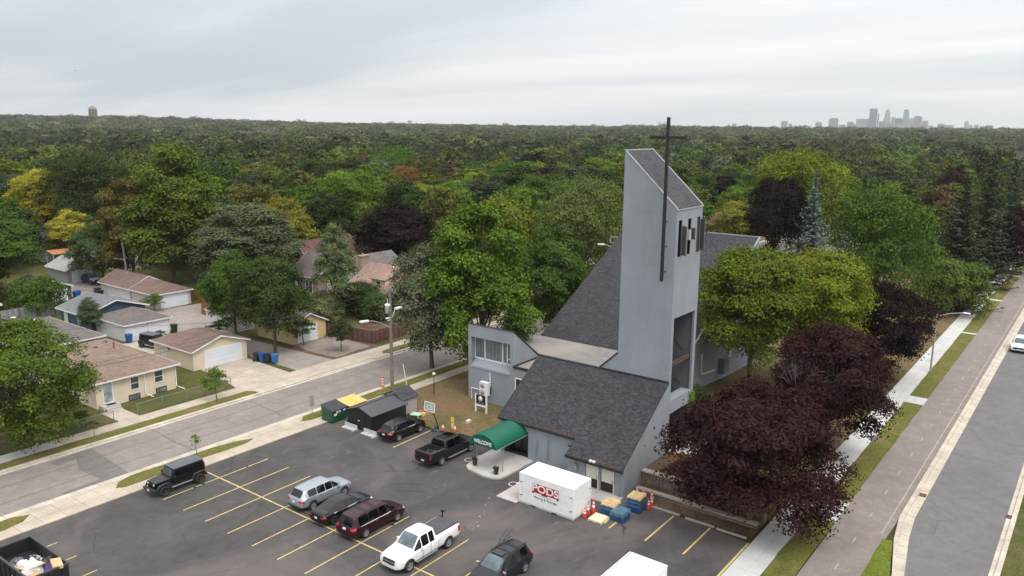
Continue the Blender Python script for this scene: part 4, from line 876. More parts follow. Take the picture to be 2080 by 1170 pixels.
b = MB(); b.box(-.38, -.808, .98, .0, -.803, 1.06); b.build('decal_print', M_black, t)
b = MB()
for x in (-.8, .8):
    for y in (-.6, .6): b.lathe([(0, -.03), (.07, -.03), (.07, .03), (0, .03)], (x, y, .07), 10, axis='y')
b.build('castor', M_black, t)
t = thing('recycling_dumpster', (50.65, 58.05, 0), RAD(1), 'low dumpster with pale yellow lids behind the black shed', 'dumpster')
b = MB(); b.extrude([(-1.1, -.85, .1), (-1.1, .85, .1), (-1.1, .9, 1.15), (-1.1, -.9, .95)], (2.2, 0, 0)); b.build('body', M_dkmetal, t)
M_lid = plain('lid_yellow', (0.72, 0.46, 0.14), 0.5, 0.06, 2)
for x in (-1.15, .03):
    b = MB(); b.extrude([(x, -.98, 1.0), (x, 1.0, 1.25), (x, 1.0, 1.30), (x, -.98, 1.05)], (1.12, 0, 0))
    for k in range(4): b.extrude([(x + .12 + k * .26, -.9, 1.05), (x + .12 + k * .26, .9, 1.28), (x + .12 + k * .26, .9, 1.31), (x + .12 + k * .26, -.9, 1.08)], (.06, 0, 0))
    b.build('lid', M_lid, t)
b = MB(); b.obox((-1.05, .95, 1.4), (.05, .05, .3)); b.obox((1.05, .8, 1.35), (.12, .2, .05)); b.build('hinge', M_lid, t)
# toys by the shed
t = thing('play_table', (53.1, 51.9, .07), .3, 'pale green plastic play table in front of the small grey shed', 'play table')
b = MB(); b.box(-.4, -.7, .3, .4, .3, .42); b.box(-.35, -.6, 0, -.25, -.5, .3); b.box(.25, .1, 0, .35, .2, .3); b.build('table', plain('mint', (0.42, 0.62, 0.45), 0.5), t, bevel=.04)
o = MB(); o.box(-.3, -.3, 0, .3, .3, .3); o = o.build('toy_box', plain('toy_yellow', (0.75, 0.48, 0.12), 0.5), bevel=.04); o.location = (53.9, 51.7, .07); tag(o, 'open yellow toy box on the grass beside the pale green play table', 'toy box')
b = MB(); b.lathe([(.2 * sin(a), .14 - .14 * cos(a)) for a in [i * PI / 6 for i in range(7)]]); o = b.build('toy_ball', plain('toy_red', (0.62, 0.10, 0.03), 0.4)); o.location = (53.85, 51.75, .37); tag(o, 'orange red toy sitting on the yellow toy box', 'toy')
b = MB(); b.lathe([(.22, -.06), (.3, 0), (.22, .06), (.14, .04), (.14, -.04), (.22, -.06)], (0, 0, .3), 18, axis='y'); o = b.build('old_tyre', M_rubber); o.location = (52.45, 52.15, .0); tag(o, 'small black tyre leaning against the grey shed wall', 'tyre')
# roll-off container with rubbish
t = thing('rolloff_dumpster', (17.95, 50.5, 0), 0, 'open black roll-off dumpster full of rubbish at the corner of the lot', 'dumpster')
b = MB(); x0, x1, y0, y1 = -1.15, 1.1, -2.6, 2.6
b.box(x0, y0, .12, x1, y1, .22); b.box(x0, y0, .22, x0 + .07, y1, 1.8); b.box(x1 - .07, y0, .22, x1, y1, 1.8); b.box(x0 + .07, y0, .22, x1 - .07, y0 + .07, 1.8); b.box(x0 + .07, y1 - .07, .22, x1 - .07, y1, 1.8)
M_roll = plain('rolloff_black', (0.010, 0.010, 0.011), 0.55, 0.4, 2)
b.build('body', M_roll, t); b = MB()
for y in (y0 - .05, y1 - .05): b.box(x0 - .05, y, 1.72, x1 + .05, y + .1, 1.84)
for x in (x0 - .05, x1 - .06): b.box(x, y0 + .051, 1.72, x + .11, y1 - .051, 1.84)
b.build('rim', plain('rim_grey', (0.05, 0.05, 0.052), 0.5), t)
b = MB()
for k in range(7): y = y0 + .3 + k * .75; b.box(x0 - .06, y, .2, x0, y + .1, 1.72); b.box(x1, y, .2, x1 + .06, y + .1, 1.72)
for x in (-.8, 0, .7): b.box(x, y0 - .06, .2, x + .1, y0, 1.72)
b.build('rib', M_roll, t)
b = MB()
for k in range(5): b.lathe([(0, -.02), (.06, -.02), (.06, .0)], (x0 - .06, -2.2 + k * .45, 1.2), 8, axis='x')
b.build('reflector', M_reflect, t)
q = random.Random(5)
cols = {'white': (0.68, 0.69, 0.73), 'grey': (0.12, 0.13, 0.15), 'cardboard': (0.50, 0.36, 0.20), 'purple': (0.07, 0.02, 0.16), 'black': (0.02, 0.02, 0.025)}
def bag(loc, s, c, label, cat='rubbish bag'):
    b = MB(); n = 10; rows = []
    for i in range(n + 1):
        a = PI * i / n; row = []
        for k in range(14):
            f = 2 * PI * k / 14; r = 1 + q.uniform(-.22, .18); row.append((s[0] * sin(a) * cos(f) * r, s[1] * sin(a) * sin(f) * r, s[2] * cos(a) * r))
        rows.append(row)
    b.grid(rows, 0, False, closed=True); o = b.build('rubbish_bag', plain('rubbish_' + c, cols[c], 0.45 if c != 'cardboard' else .9, .2, 3)); o.location = (loc[0], loc[1], loc[2] + .28); tag(o, label, cat, 'rubbish in the roll-off dumpster')
bag((17.8, 49.8, 1.15), (.55, .6, .4), 'white', 'largest crumpled white sheet on the rubbish heap in the roll-off dumpster')
bag((17.5, 50.5, 1.1), (.4, .35, .35), 'white', 'smaller white bag at the left of the rubbish heap')
bag((17.4, 51.0, 1.05), (.45, .4, .42), 'grey', 'dark grey rubbish bag at the left end of the heap')
bag((18.55, 49.6, 1.1), (.4, .5, .4), 'black', 'black rubbish bag against the right wall of the roll-off dumpster')
bag((17.2, 49.2, 1.0), (.5, .6, .35), 'white', 'white sheeting hanging at the near side of the heap')
for (loc, sz, rot, c, lb) in (((17.9, 49.2, 1.45), (1.5, .12, .05), (.1, .2, .5), 'cardboard', 'long pale board lying across the rubbish heap'), ((18.3, 48.6, 1.3), (1.0, .6, .12), (.1, .1, 1.1), 'purple', 'purple board in the rubbish heap'),
        ((18.6, 48.4, 1.55), (1.1, .55, .2), (.1, .0, 1.3), 'cardboard', 'pale carton on top of the purple board'), ((17.5, 48.7, 1.2), (1.0, .8, .05), (.15, .2, .3), 'cardboard', 'flattened cardboard sheet at the near corner of the heap'), ((17.3, 50.0, 1.3), (.7, .5, .04), (.4, .3, .8), 'cardboard', 'torn cardboard piece beside the small white bag')):
    b = MB(); b.obox((0, 0, 0), sz, rot); o = b.build('discarded_board', plain('rubbish_' + c, cols[c], .8)); o.location = (loc[0], loc[1], loc[2] + .25); tag(o, lb, 'board', 'rubbish in the roll-off dumpster')
b = MB()
for i in range(13):
    row = []
b.box(-1.05, -2.5, .25, 1.0, 2.5, .95)
for k in range(160):
    b.obox((q.uniform(-.9, .85), q.uniform(-2.3, 1.2), q.uniform(.95, 1.3)), (q.uniform(.1, .5), q.uniform(.1, .4), q.uniform(.03, .2)), (q.random(), q.random(), q.random() * 3), q.choice((0, 1, 2, 3)))
o = b.build('loose_rubbish', [plain('rubbish_' + c, cols[c]) for c in ('black', 'white', 'cardboard', 'grey')]); o.location = (17.95, 50.5, 0); tag(o, 'loose mixed rubbish under the bags in the roll-off dumpster', 'rubbish', kind='stuff')
# containers
M_cwhite = paint('container_white', (0.80, 0.80, 0.81), 0.4, 0, .1)
t = thing('storage_container', (46.4, 30.9, 0), 0, 'white portable storage container with red PODS lettering in front of the church wing', 'storage container')
b = MB(); b.box(-1.2, -2.43, .12, 1.2, 2.43, 2.44); b.build('body', M_cwhite, t, bevel=.02)
b = MB(); b.box(-1.2, -2.43, .03, 1.2, 2.43, .12); b.build('skid', plain('skid_grey', (0.45, 0.46, 0.48), .6), t)
b = MB()
for y in (-1.0, .9): b.box(-1.215, y, .02, -1.19, y + .45, .1)
for z in (.65, 1.7):
    for y in (-2.25, 2.2): b.box(-1.225, y - .08, z, -1.2, y + .12, z + .05)
    b.box(.9, -2.455, z, 1.05, -2.43, z + .05)
b.build('latch', M_black, t)
b = MB(); b.box(-1.207, -2.42, .16, -1.201, 2.42, .2); b.build('seam', plain('skid_grey', (0.45, 0.46, 0.48), .6), t)
M_red = plain('pods_red', (0.42, 0.012, 0.035), 0.5, .05)
b = MB(); b.box(-1.208, -1.16, 1.22, -1.203, 1.22, 1.94); dec = b.build('decal', M_red, t)
b = MB(); b.box(-1.213, 1.06, 1.13, -1.209, 1.22, 1.218); b.box(-1.213, -.15, 1.15, -1.209, .35, 1.218); b.box(-1.213, -1.16, 1.13, -1.209, -1.0, 1.218); b.build('decal_bar', M_black, dec)
text_mesh('lettering', 'PODS', .80, M_white, dec, face_mx(-1.216, .04, 1.585), .003, sx=1.18, bold=.02)
text_mesh('lettering', 'Moving & Storage', .27, plain('pods_dark', (0.06, 0.012, 0.03), .5), dec, face_mx(-1.212, .04, .86), .002, sx=1.08, bold=.0)
text_mesh('lettering', 'Moving & Storage', .13, plain('decal_grey', (0.3, 0.3, 0.3), .6), dec, face_mx(-1.212, .04, 1.07), .002, sx=1.1)
t = thing('cargo_container', (36.55, 19.6, 0), 0, 'white ribbed roof cargo container cut off by the bottom edge of the view', 'cargo container')
b = MB(); b.box(-3.05, -1.25, .2, 3.05, 1.25, 2.72); b.build('body', M_cwhite, t, bevel=.03)
b = MB()
for k in range(9): x = -2.7 + k * .66; b.box(x, -1.1, 2.72, x + .16, 1.1, 2.755)
b.build('roof_rib', plain('rib_white', (0.70, 0.70, 0.71), .5), t, bevel=.015)
b = MB()
for y in (-1.27, 1.17): b.box(-3.07, y, 2.68, 3.07, y + .1, 2.8)
for x in (-3.07, 2.97): b.box(x, -1.17, 2.68, x + .1, 1.17, 2.8)
b.build('roof_rail', M_white, t, bevel=.02)
# pallets
def pallet(loc, rz, mat, name_lab, grp, solid=False):
    t = thing('pallet', loc, rz, name_lab, 'pallet', grp)
    b = MB(); n = 8
    if solid: b.box(-.6, -.55, .125, .6, .55, .15)
    else:
        for k in range(n): y = -.52 + k * (1.04 - .1) / (n - 1); b.box(-.6, y, .12, .6, y + .095, .142)
    b.build('deck_board', mat, t)
    b = MB()
    for x in (-.55, 0, .55): b.box(x - .04, -.52, .03, x + .04, .52, .12)
    b.build('stringer', mat, t); b = MB()
    for y in (-.5, 0, .5): b.box(-.6, y - .05, 0, .6, y + .05, .022)
    b.build('bottom_board', mat, t)
M_pb = plain('pallet_blue', (0.015, 0.075, 0.22), .8, .45, 2.5); M_pw = plain('pallet_wood', (0.58, 0.42, 0.22), .85, .14, 3); M_pbl = plain('pallet_worn_blue', (0.07, 0.16, 0.24), .8, .3, 4); M_pg = plain('pallet_grey', (0.20, 0.19, 0.18), .85, .3, 4); M_ply = plain('pale_plywood', (0.70, 0.58, 0.40), .8, .07, 2)
q = random.Random(8)
for sx_, sy_, cnt, name, rz in ((48.0, 27.0, 6, 'left pallet stack', .06), (49.6, 25.75, 8, 'right pallet stack', .05), (47.55, 25.95, 5, 'front low pallet stack', .02)):
    lv = 0
    for k in range(cnt):
        top = k == cnt - 1; low = name.startswith('front')
        m = (M_pw if top else (M_pb if k < 3 else (M_pbl if k % 2 else M_pb))) if not low else (M_pbl if top else (M_pg if k == cnt - 2 else M_pb))
        word = ['lowest', 'second from the ground', 'third from the ground', 'fourth from the ground', 'fifth from the ground', 'sixth from the ground', 'seventh from the ground', ''][k] if not top else 'topmost'
        pallet((sx_ + q.uniform(-.03, .03), sy_ + q.uniform(-.03, .03), k * .145), rz + q.uniform(-.03, .03), m, ('pale wood' if m is M_pw else 'grey' if m is M_pg else 'worn light blue' if m is M_pbl else 'blue') + ' pallet, ' + word + ' in the ' + name, 'stacked pallets')
pallet((46.55, 27.15, .0), .04, M_ply, 'single pale plywood topped pallet lying flat on the asphalt in front of the left stack', None, solid=True)
b = MB(); b.box(-.75, -.08, 0, .75, .08, .1); o = b.build('wheel_stop', M_yellow); o.location = (47.0, 26.55, 0); o.rotation_euler = (0, 0, .1); tag(o, 'yellow bar on the asphalt between the plywood pallet and the front stack', 'wheel stop')
for i, (y0, y1) in enumerate(((25.0, 22.7), (22.2, 20.0), (19.8, 17.6))):
    b = MB(); b.box(-.09, -(y0 - y1) / 2, 0, .09, (y0 - y1) / 2, .13); o = b.build('parking_kerb', M_cap, bevel=.02); o.location = (50.65 - .1 * i, (y0 + y1) / 2, 0); tag(o, ['pale concrete parking kerb nearest the orange cones', 'concrete parking kerb in the middle of the row under the red maple', 'concrete parking kerb at the end of the row nearest the sidewalk'][i], 'parking kerb', 'parking kerbs along the planting strip')
# wooden sawhorse and sticks in the garden
t = thing('sawhorse', (73.5, 27.6, .9), .5, 'weathered A-shaped wooden frame on the shady lawn right of the tower', 'wooden frame')
b = MB()
for a_, c_ in (((-.8, -.5, 0), (0, 0, 1.7)), ((.8, -.7, 0), (0, 0, 1.7)), ((0, .8, 0), (0, 0, 1.7))): b.tube([a_, c_], .05, 5)
b.build('leg', plain('weathered_wood', (0.22, 0.18, 0.16), .9), t); b = MB(); b.tube([(-.45, -.3, .7), (.5, -.4, .7)], .05, 5); b.tube([(-.25, -.2, 1.1), (.3, -.25, 1.0)], .045, 5); b.build('rung', plain('weathered_wood', (0.22, 0.18, 0.16), .9), t)
# ------------------------------------------------------------------ houses and garages
def siding(name, c, h=.2): return brick(name, c, tuple(x * .97 for x in c), tuple(x * .55 for x in c), 12.0, h, .012, .8, .08, .5, .35, .01)
def roofm(name, c): return brick(name, tuple(x * .80 for x in c), tuple(x * 1.14 for x in c), tuple(x * .6 for x in c), .32, .15, .008, .93, .2, .45, .4, .01, vnoise=.14)
R_tan = roofm('tan_shingle', (0.215, 0.155, 0.120)); R_brown = roofm('brown_shingle', (0.165, 0.108, 0.090)); R_grey = roofm('grey_shingle', (0.135, 0.118, 0.112))
R_slate = roofm('slate_shingle', (0.150, 0.158, 0.168)); R_pale = roofm('pale_shingle', (0.30, 0.31, 0.30)); R_pink = roofm('pink_shingle', (0.27, 0.175, 0.138)); R_maroon = roofm('maroon_shingle', (0.13, 0.062, 0.058))
R_red = roofm('red_shingle', (0.30, 0.12, 0.08)); R_dark = roofm('charcoal_shingle', (0.075, 0.072, 0.078))
W_cream = siding('cream_siding', (0.68, 0.585, 0.45)); W_white = siding('white_siding', (0.62, 0.63, 0.63)); W_beige = siding('beige_siding', (0.50, 0.42, 0.37)); W_blue = siding('blue_siding', (0.040, 0.085, 0.125), .15)
W_grey = siding('grey_siding', (0.27, 0.29, 0.29), .35); W_yellow = siding('yellow_siding', (0.58, 0.46, 0.24)); W_pale = siding('pale_stucco', (0.50, 0.485, 0.45), 9); W_lemon = siding('lemon_siding', (0.62, 0.56, 0.36))
W_greyb = siding('steel_siding', (0.075, 0.085, 0.105)); W_sand = siding('sand_siding', (0.52, 0.48, 0.42)); W_brick = brick('chimney_brick', (0.32, 0.22, 0.16), (0.25, 0.18, 0.14), (0.3, 0.27, 0.24), .22, .08, .012, .9, .3)
M_fasc = plain('white_fascia', (0.70, 0.70, 0.70), .5, .06)
M_gdoor = brick('garage_door_white', (0.64, 0.69, 0.74), (0.62, 0.67, 0.72), (0.42, 0.46, 0.50), 9, .52, .012, .5, .05, 0)
def opening(par, name, face, p, u0, u1, z0, z1, glassm, frame=None, fw=.07, mull=(), hbar=True, d=.05, frname='frame'):
    """face '-x' at x=p spans y u0..u1; face '-y' at y=p spans x u0..u1 ; coordinates local to par"""
    def bx(b, a0, a1, c0, c1, o0, o1):
        if face == '-x': b.box(p - o1, a0, c0, p - o0, a1, c1)
        else: b.box(a0, p - o1, c0, a1, p - o0, c1)
    b = MB(); bx(b, u0, u1, z0, z1, .005, d * .5); o = b.build(name, glassm, par)
    if frame is not None:
        b = MB(); bx(b, u0 - fw, u0, z0 - fw, z1 + fw, .003, d); bx(b, u1, u1 + fw, z0 - fw, z1 + fw, .003, d); bx(b, u0, u1, z1, z1 + fw, .003, d - .002); bx(b, u0, u1, z0 - fw, z0, .003, d + .02)
        if hbar: zm = (z0 + z1) / 2; bx(b, u0, u1, zm - .025, zm + .025, d * .5 + .002, d - .004)
        for m_ in mull: bx(b, m_ - .03, m_ + .03, z0, z1, d * .5 + .004, d - .003)
        b.build(frname, frame, o)
    return o
def house(name, label, cat, x0, x1, y0, y1, eave, ridge, axis, ends, wallm, roof, ov=.4, zb=.07, group=None, trim=None):
    """axis 'x' or 'y' = ridge direction; ends = (low end, high end) inset distances, 0 = gable"""
    t = thing(name, (x0, y0, zb), 0, label, cat, group); W, D = x1 - x0, y1 - y0
    b = MB(); b.prism(rect(0, W, 0, D), -.1, eave - zb)
    e = eave - zb; r = ridge - zb; ovr = ov
    if axis == 'x': L0, L1, c = ends[0] if ends[0] else -ovr, W - ends[1] if ends[1] else W + ovr, D / 2
    else: L0, L1, c = ends[0] if ends[0] else -ovr, D - ends[1] if ends[1] else D + ovr, W / 2
    half = c; drop = (r - e) / half * ovr
    if axis == 'x':
        if not ends[0]: b.extrude([(0.002, 0.002, e), (0.002, D - .002, e), (0.002, c, r - .05)], (.1, 0, 0))
        if not ends[1]: b.extrude([(W - .1, 0.002, e), (W - .1, D - .002, e), (W - .1, c, r - .05)], (.098, 0, 0))
    else:
        if not ends[0]: b.extrude([(0.002, 0.002, e), (W - .002, 0.002, e), (c, 0.002, r - .05)], (0, .1, 0))
        if not ends[1]: b.extrude([(0.002, D - .1, e), (W - .002, D - .1, e), (c, D - .1, r - .05)], (0, .098, 0))
    b.build('wall', wallm, t)
    z0 = e - drop
    if axis == 'x': A, B_, C_, D_ = (-ov, -ov), (W + ov, -ov), (W + ov, D + ov), (-ov, D + ov); R0, R1 = (L0, c), (L1, c)
    else: A, B_, C_, D_ = (W + ov, -ov), (W + ov, D + ov), (-ov, D + ov), (-ov, -ov); R0, R1 = (c, L0), (c, L1)
    P = lambda q, z: (q[0], q[1], z)
    th = .1; b = MB()
    for dz, fl in ((th, False), (0, True)):
        faces = [[P(A, z0), P(B_, z0), P(R1, r), P(R0, r)], [P(C_, z0), P(D_, z0), P(R0, r), P(R1, r)]]
        if ends[0]: faces.append([P(D_, z0), P(A, z0), P(R0, r)])
        if ends[1]: faces.append([P(B_, z0), P(C_, z0), P(R1, r)])
        for f in faces:
            f = [(x, y, z + dz) for x, y, z in f]; b.face(f[::-1] if fl else f)
    b.build('roof', roof, t)
    b = MB(); h = .16
    def fas(a, c2):
        n_ = Vector((c2[1] - a[1], a[0] - c2[0], 0)).normalized() * .03
        b.face([a, c2, (c2[0], c2[1], c2[2] + h), (a[0], a[1], a[2] + h)]); 
        a2, c3 = tuple(Vector(a) + n_), tuple(Vector(c2) + n_)
        b.face([a2, c3, (c3[0], c3[1], c3[2] + h), (a2[0], a2[1], a2[2] + h)]); b.face([(a[0], a[1], a[2] + h), (c2[0], c2[1], c2[2] + h), (c3[0], c3[1], c3[2] + h), (a2[0], a2[1], a2[2] + h)]); b.face([a, c2, c3, a2])
    zf = z0 - .05
    fas(P(A, zf), P(B_, zf)); fas(P(C_, zf), P(D_, zf))
    if ends[0]: fas(P(D_, zf), P(A, zf))
    else: fas(P(D_, zf), P(R0, r - .05)); fas(P(R0, r - .05), P(A, zf))
    if ends[1]: fas(P(B_, zf), P(C_, zf))
    else: fas(P(B_, zf), P(R1, r - .05)); fas(P(R1, r - .05), P(C_, zf))
    b.build('fascia', trim or M_fasc, t)
    return t
def vent(t, x, y, z, kind='box'):
    b = MB()
    if kind == 'box': b.obox((x, y, z + .1), (.35, .35, .2))
    elif kind == 'pipe': b.tube([(x, y, z - .2), (x, y, z + .75)], .08, 8)
    else: b.lathe([(.14, -.2), (.12, .35), (.26, .4), (.26, .5), (0, .56)], (x, y, z), 12)
    return b.build('roof_vent', plain('vent_dark', (0.05, 0.04, 0.04), .7) if kind == 'box' else plain('rust_pipe', (0.16, 0.08, 0.055), .8) if kind == 'pipe' else M_reflect, t)
# cream bungalow in front
t = house('cream_house', 'cream sided bungalow with tan shingle roof nearest the side street', 'house', 35.2, 43.6, 77.9, 93.0, 2.85, 4.7, 'x', (0, 4.0), W_cream, R_tan, .45)
opening(t, 'window', '-y', 0, 3.55, 4.35, 1.15, 2.35, M_wglass, M_white); opening(t, 'window', '-y', 0, 6.1, 6.95, 1.25, 2.4, M_wglass, M_white)
d = opening(t, 'door', '-y', 0, .75, 1.6, .45, 2.45, glass('storm_door', (0.32, 0.38, 0.40), .2), M_white, .1, hbar=False); b = MB(); b.box(1.5, -.09, 1.3, 1.55, -.05, 1.45); b.build('handle', M_greymetal, d)
for x in (3.3, 6.2): opening(t, 'basement_window', '-y', 0, x, x + 1.05, .12, .55, glass('glass_block', (0.16, 0.17, 0.17), .3), plain('dark_frame', (0.06, 0.06, 0.07), .6), .08, hbar=False)
opening(t, 'window', '-x', 0, 3.0, 4.3, 1.1, 2.3, M_wglass, M_white); opening(t, 'window', '-x', 0, 8.2, 9.8, 1.1, 2.3, M_wglass, M_white)
b = MB(); b.box(.2, -1.0, -.07, 1.9, 0, .38); b.box(.35, -1.35, -.07, 1.75, -1.0, .22); b.box(.35, -1.7, -.07, 1.75, -1.35, .08); st = b.build('front_steps', M_conc_pad, t); b = MB(); b.box(.7, -.8, .38, 1.6, -.25, .4); b.build('door_mat', M_brown, st)
b = MB(); b.tube([(5.0, -.06, 2.7), (5.0, -.06, .35), (5.3, -1.0, .12)], .055, 6); b.tube([(8.42, -.06, 2.7), (8.42, -.06, .3), (8.7, -1.2, .1)], .055, 6); b.build('downspout', M_white, t)
vent(t, 1.6, 5.2, 4.05); vent(t, 3.4, 6.6, 4.35); vent(t, 4.9, 5.6, 4.2, 'pipe'); vent(t, 5.4, 8.6, 4.2)
# grey roof house behind
t = house('beige_house', 'beige bungalow with grey brown hip roof behind the cream bungalow', 'house', 30, 44.5, 95.8, 110.0, 2.8, 4.75, 'x', (6, 6.2), W_beige, R_grey, .5)
opening(t, 'window', '-y', 0, 9.0, 10.0, 1.4, 2.3, M_wglass, M_white); opening(t, 'window', '-y', 0, 11.9, 12.8, 1.4, 2.3, M_wglass, M_white)
vent(t, 9.6, 5.6, 4.2, 'cap'); vent(t, 7.9, 7.0, 4.6, 'cap'); vent(t, 7.0, 5.0, 4.1); vent(t, 11.2, 7.4, 3.9)
def garage_door(t, face, u0, u1, h=2.05, p=0, m=None): return opening(t, 'garage_door', face, p, u0, u1, .02, h, m or M_gdoor, M_white, .09, hbar=False)
t = house('cream_garage', 'cream garage with brown roof and wide white door facing the side street', 'garage', 48.1, 55.2, 81.9, 90.2, 2.4, 3.55, 'y', (0, 3.0), W_cream, R_brown, .35)
garage_door(t, '-y', 1.55, 6.3); opening(t, 'side_door', '-x', 0, 5.8, 6.6, .05, 2.0, M_offwhite, M_white, .05, hbar=False)
b = MB(); b.obox((-.08, 4.9, 1.8), (.12, .25, .12)); b.build('wall_lamp', M_black, t)
t = house('white_garage', 'white double garage with grey hip roof and two doors beside the blue garage', 'garage', 49.6, 55.7, 99.9, 107.6, 2.35, 3.6, 'x', (2.9, 2.9), W_white, R_grey, .3)
garage_door(t, '-y', .3, 2.8, 1.95); garage_door(t, '-y', 3.25, 5.8, 1.95)
t = house('blue_garage', 'dark blue sided garage with slate grey gable roof and white trim', 'garage', 48.9, 57.2, 108.9, 116.3, 2.5, 3.85, 'y', (0, 0), W_blue, R_slate, .45)
opening(t, 'side_door', '-x', 0, 5.3, 6.2, .05, 2.05, M_offwhite, M_white, .06, hbar=False); opening(t, 'window', '-x', 0, 1.6, 2.2, .9, 1.7, M_wglass, M_white)
t = house('brown_garage', 'pale garage with brown hip roof and white door beside the concrete alley', 'garage', 61.7, 67.6, 114.4, 121.2, 2.45, 3.75, 'y', (3.2, 0), W_sand, R_brown, .35)
garage_door(t, '-y', 1.0, 5.3); 
t = house('rear_garage', 'pale garage with reddish brown gable roof directly behind the other brown roofed garage', 'garage', 61.8, 67.8, 121.8, 131.0, 2.45, 3.95, 'y', (0, 0), W_white, R_brown, .4)
t = house('grey_garage', 'weathered grey sided garage with pale gable roof behind the parked dark blue car', 'garage', 62.8, 68.6, 145.2, 152.6, 2.5, 4.0, 'y', (0, 0), W_grey, R_pale, .35)
garage_door(t, '-y', .9, 4.3)
t = house('hoop_garage', 'steel grey garage with tan roof and a basketball hoop over its white door', 'garage', 51.2, 57.2, 131.3, 139.0, 2.4, 3.6, 'y', (0, 0), W_greyb, R_grey, .3)
garage_door(t, '-y', 3.1, 5.3, 1.95); b = MB(); b.box(2.2, -.35, 2.6, 3.3, -.3, 3.2); hb = b.build('hoop_backboard', plain('board_blue', (0.05, 0.12, 0.25), .5), t); b = MB(); b.box(2.45, -.365, 2.7, 3.05, -.352, 3.1); b.build('board_square', M_white, hb)
t = house('white_shed', 'plain white windowless shed wall beside the alley under the dark trees', 'shed', 60.6, 64.2, 93.2, 99.0, 2.6, 3.3, 'y', (0, 0), siding('shed_white', (0.60, 0.60, 0.585), 9), R_grey, .12)
t = house('yellow_garage', 'yellow sided garage with white door behind the cracked asphalt pad', 'garage', 62.2, 67.6, 82.2, 89.6, 2.45, 3.75, 'y', (0, 0), W_yellow, R_grey, .3)
garage_door(t, '-y', .9, 3.9)
# pink roofed house with dormer
t = house('dormer_house', 'pale yellow house with long pink shingle roof and a dormer behind the ivy wall', 'house', 81.2, 92.4, 82.6, 93.6, 3.1, 6.3, 'y', (0, 0), W_lemon, R_pink, .4)
b = MB(); b.prism(rect(1.3, 6.0, 3.6, 6.5), 2.9, 4.95); b.build('dormer_wall', W_lemon, t); b = MB(); b.extrude([(1.0, 3.4, 4.85), (1.0, 6.7, 4.85), (6.2, 6.7, 6.05), (6.2, 3.4, 6.05)], (0, 0, .1)); b.build('dormer_roof', R_pink, t)
opening(t, 'window', '-x', 1.3, 4.6, 5.5, 3.6, 4.6, M_wglass, M_white); vent(t, 2.6, 7.3, 4.0); vent(t, 4.5, 5.0, 5.9, 'cap')
t = house('chimney_house', 'pale house with grey roof and a tall brick chimney left of the pink roof', 'house', 85.6, 96.0, 94.8, 103.4, 4.0, 6.6, 'x', (0, 0), W_sand, R_grey, .3)
opening(t, 'window', '-x', 0, 3.4, 4.4, 3.0, 4.5, M_wglass, M_white)
b = MB(); b.box(-.4, -.6, 0, 1.2, .3, 7.4); b.box(-.5, -.7, 7.25, 1.3, .4, 7.45); c_ = b.build('chimney', W_brick, t); b = MB(); b.lathe([(.15, 7.45), (.13, 7.8), (0, 7.8)], (.2, -.2, 0), 10); b.build('chimney_pot', plain('clay_pot', (0.35, 0.2, 0.15), .8), c_)
t = house('taupe_house', 'taupe stucco house with grey roof and patio door behind the dark twin trees', 'house', 83.9, 92, 103.6, 110.5, 3.2, 6.2, 'y', (0, 0), siding('taupe', (0.26, 0.22, 0.20), 9), R_grey, .4)
opening(t, 'patio_door', '-x', 0, 1.4, 3.0, .2, 2.3, M_wglass, M_white, .08, (2.2,), False); opening(t, 'window', '-x', 0, 5.0, 5.8, 1.0, 2.4, M_wglass, plain('dark_frame', (0.06, 0.06, 0.07), .6))
t = house('white_gable_house', 'white gabled house with maroon roof rising behind the taupe house', 'house', 87.5, 99, 109.5, 116.5, 4.2, 7.8, 'x', (0, 0), W_pale, R_maroon, .35)
opening(t, 'window', '-x', 0, 3.0, 4.1, 4.5, 5.7, M_wglass, plain('dark_frame', (0.06, 0.06, 0.07), .6))
# houses that show between the crowns
far_h = [('white two storey house with grey roof half hidden by the big dense tree', 158, 168, 40.5, 47, 5.6, 8.2, 'x', (0, 0), W_white, R_grey),
 ('tan hip roofed bungalow peeking out above the yellow green tree right of the church', 143, 153, 37.5, 46, 3.2, 5.2, 'y', (3.5, 3.5), W_sand, R_tan),
 ('white house with a maroon gable and red roof left of the tall spruces', 216, 229, 30.5, 38.5, 5.0, 8.4, 'x', (0, 0), W_white, R_red),
 ('house with brown hip roof and chimney just right of the tower top', 188, 199, 74, 84, 4.4, 7.0, 'y', (4, 4), W_beige, R_maroon),
 ('white walled house glimpsed under the canopy left of the tower', 150, 160, 98, 108, 5, 7.5, 'x', (0, 0), W_white, R_grey),
 ('grey roofed house glimpsed between the pale green trees left of the tower', 112, 122, 72, 80, 3.4, 6.0, 'y', (0, 0), W_sand, R_grey),
 ('white house with red brick chimney at the left edge of the view', 90, 100, 226, 238, 5.0, 7.5, 'x', (0, 0), W_white, R_grey),
 ('dark roofed house behind the alley beside the green dark tree', 74, 84, 150, 160, 3.2, 5.6, 'y', (0, 0), W_sand, R_dark),
 ('pale house with charcoal roof beyond the blue car at the end of the alley', 70, 78, 172, 182, 3.4, 6.0, 'y', (0, 0), W_white, R_dark),
 ('white trimmed house glimpsed right of the yellow green tree behind the garages', 128, 138, 146, 156, 4, 6.5, 'x', (0, 0), W_white, R_grey),
 ('low pale roofed house at the left edge behind the grey plank fence', 36, 44.0, 124, 131, 2.6, 3.1, 'x', (0, 0), W_greyb, R_pale)]
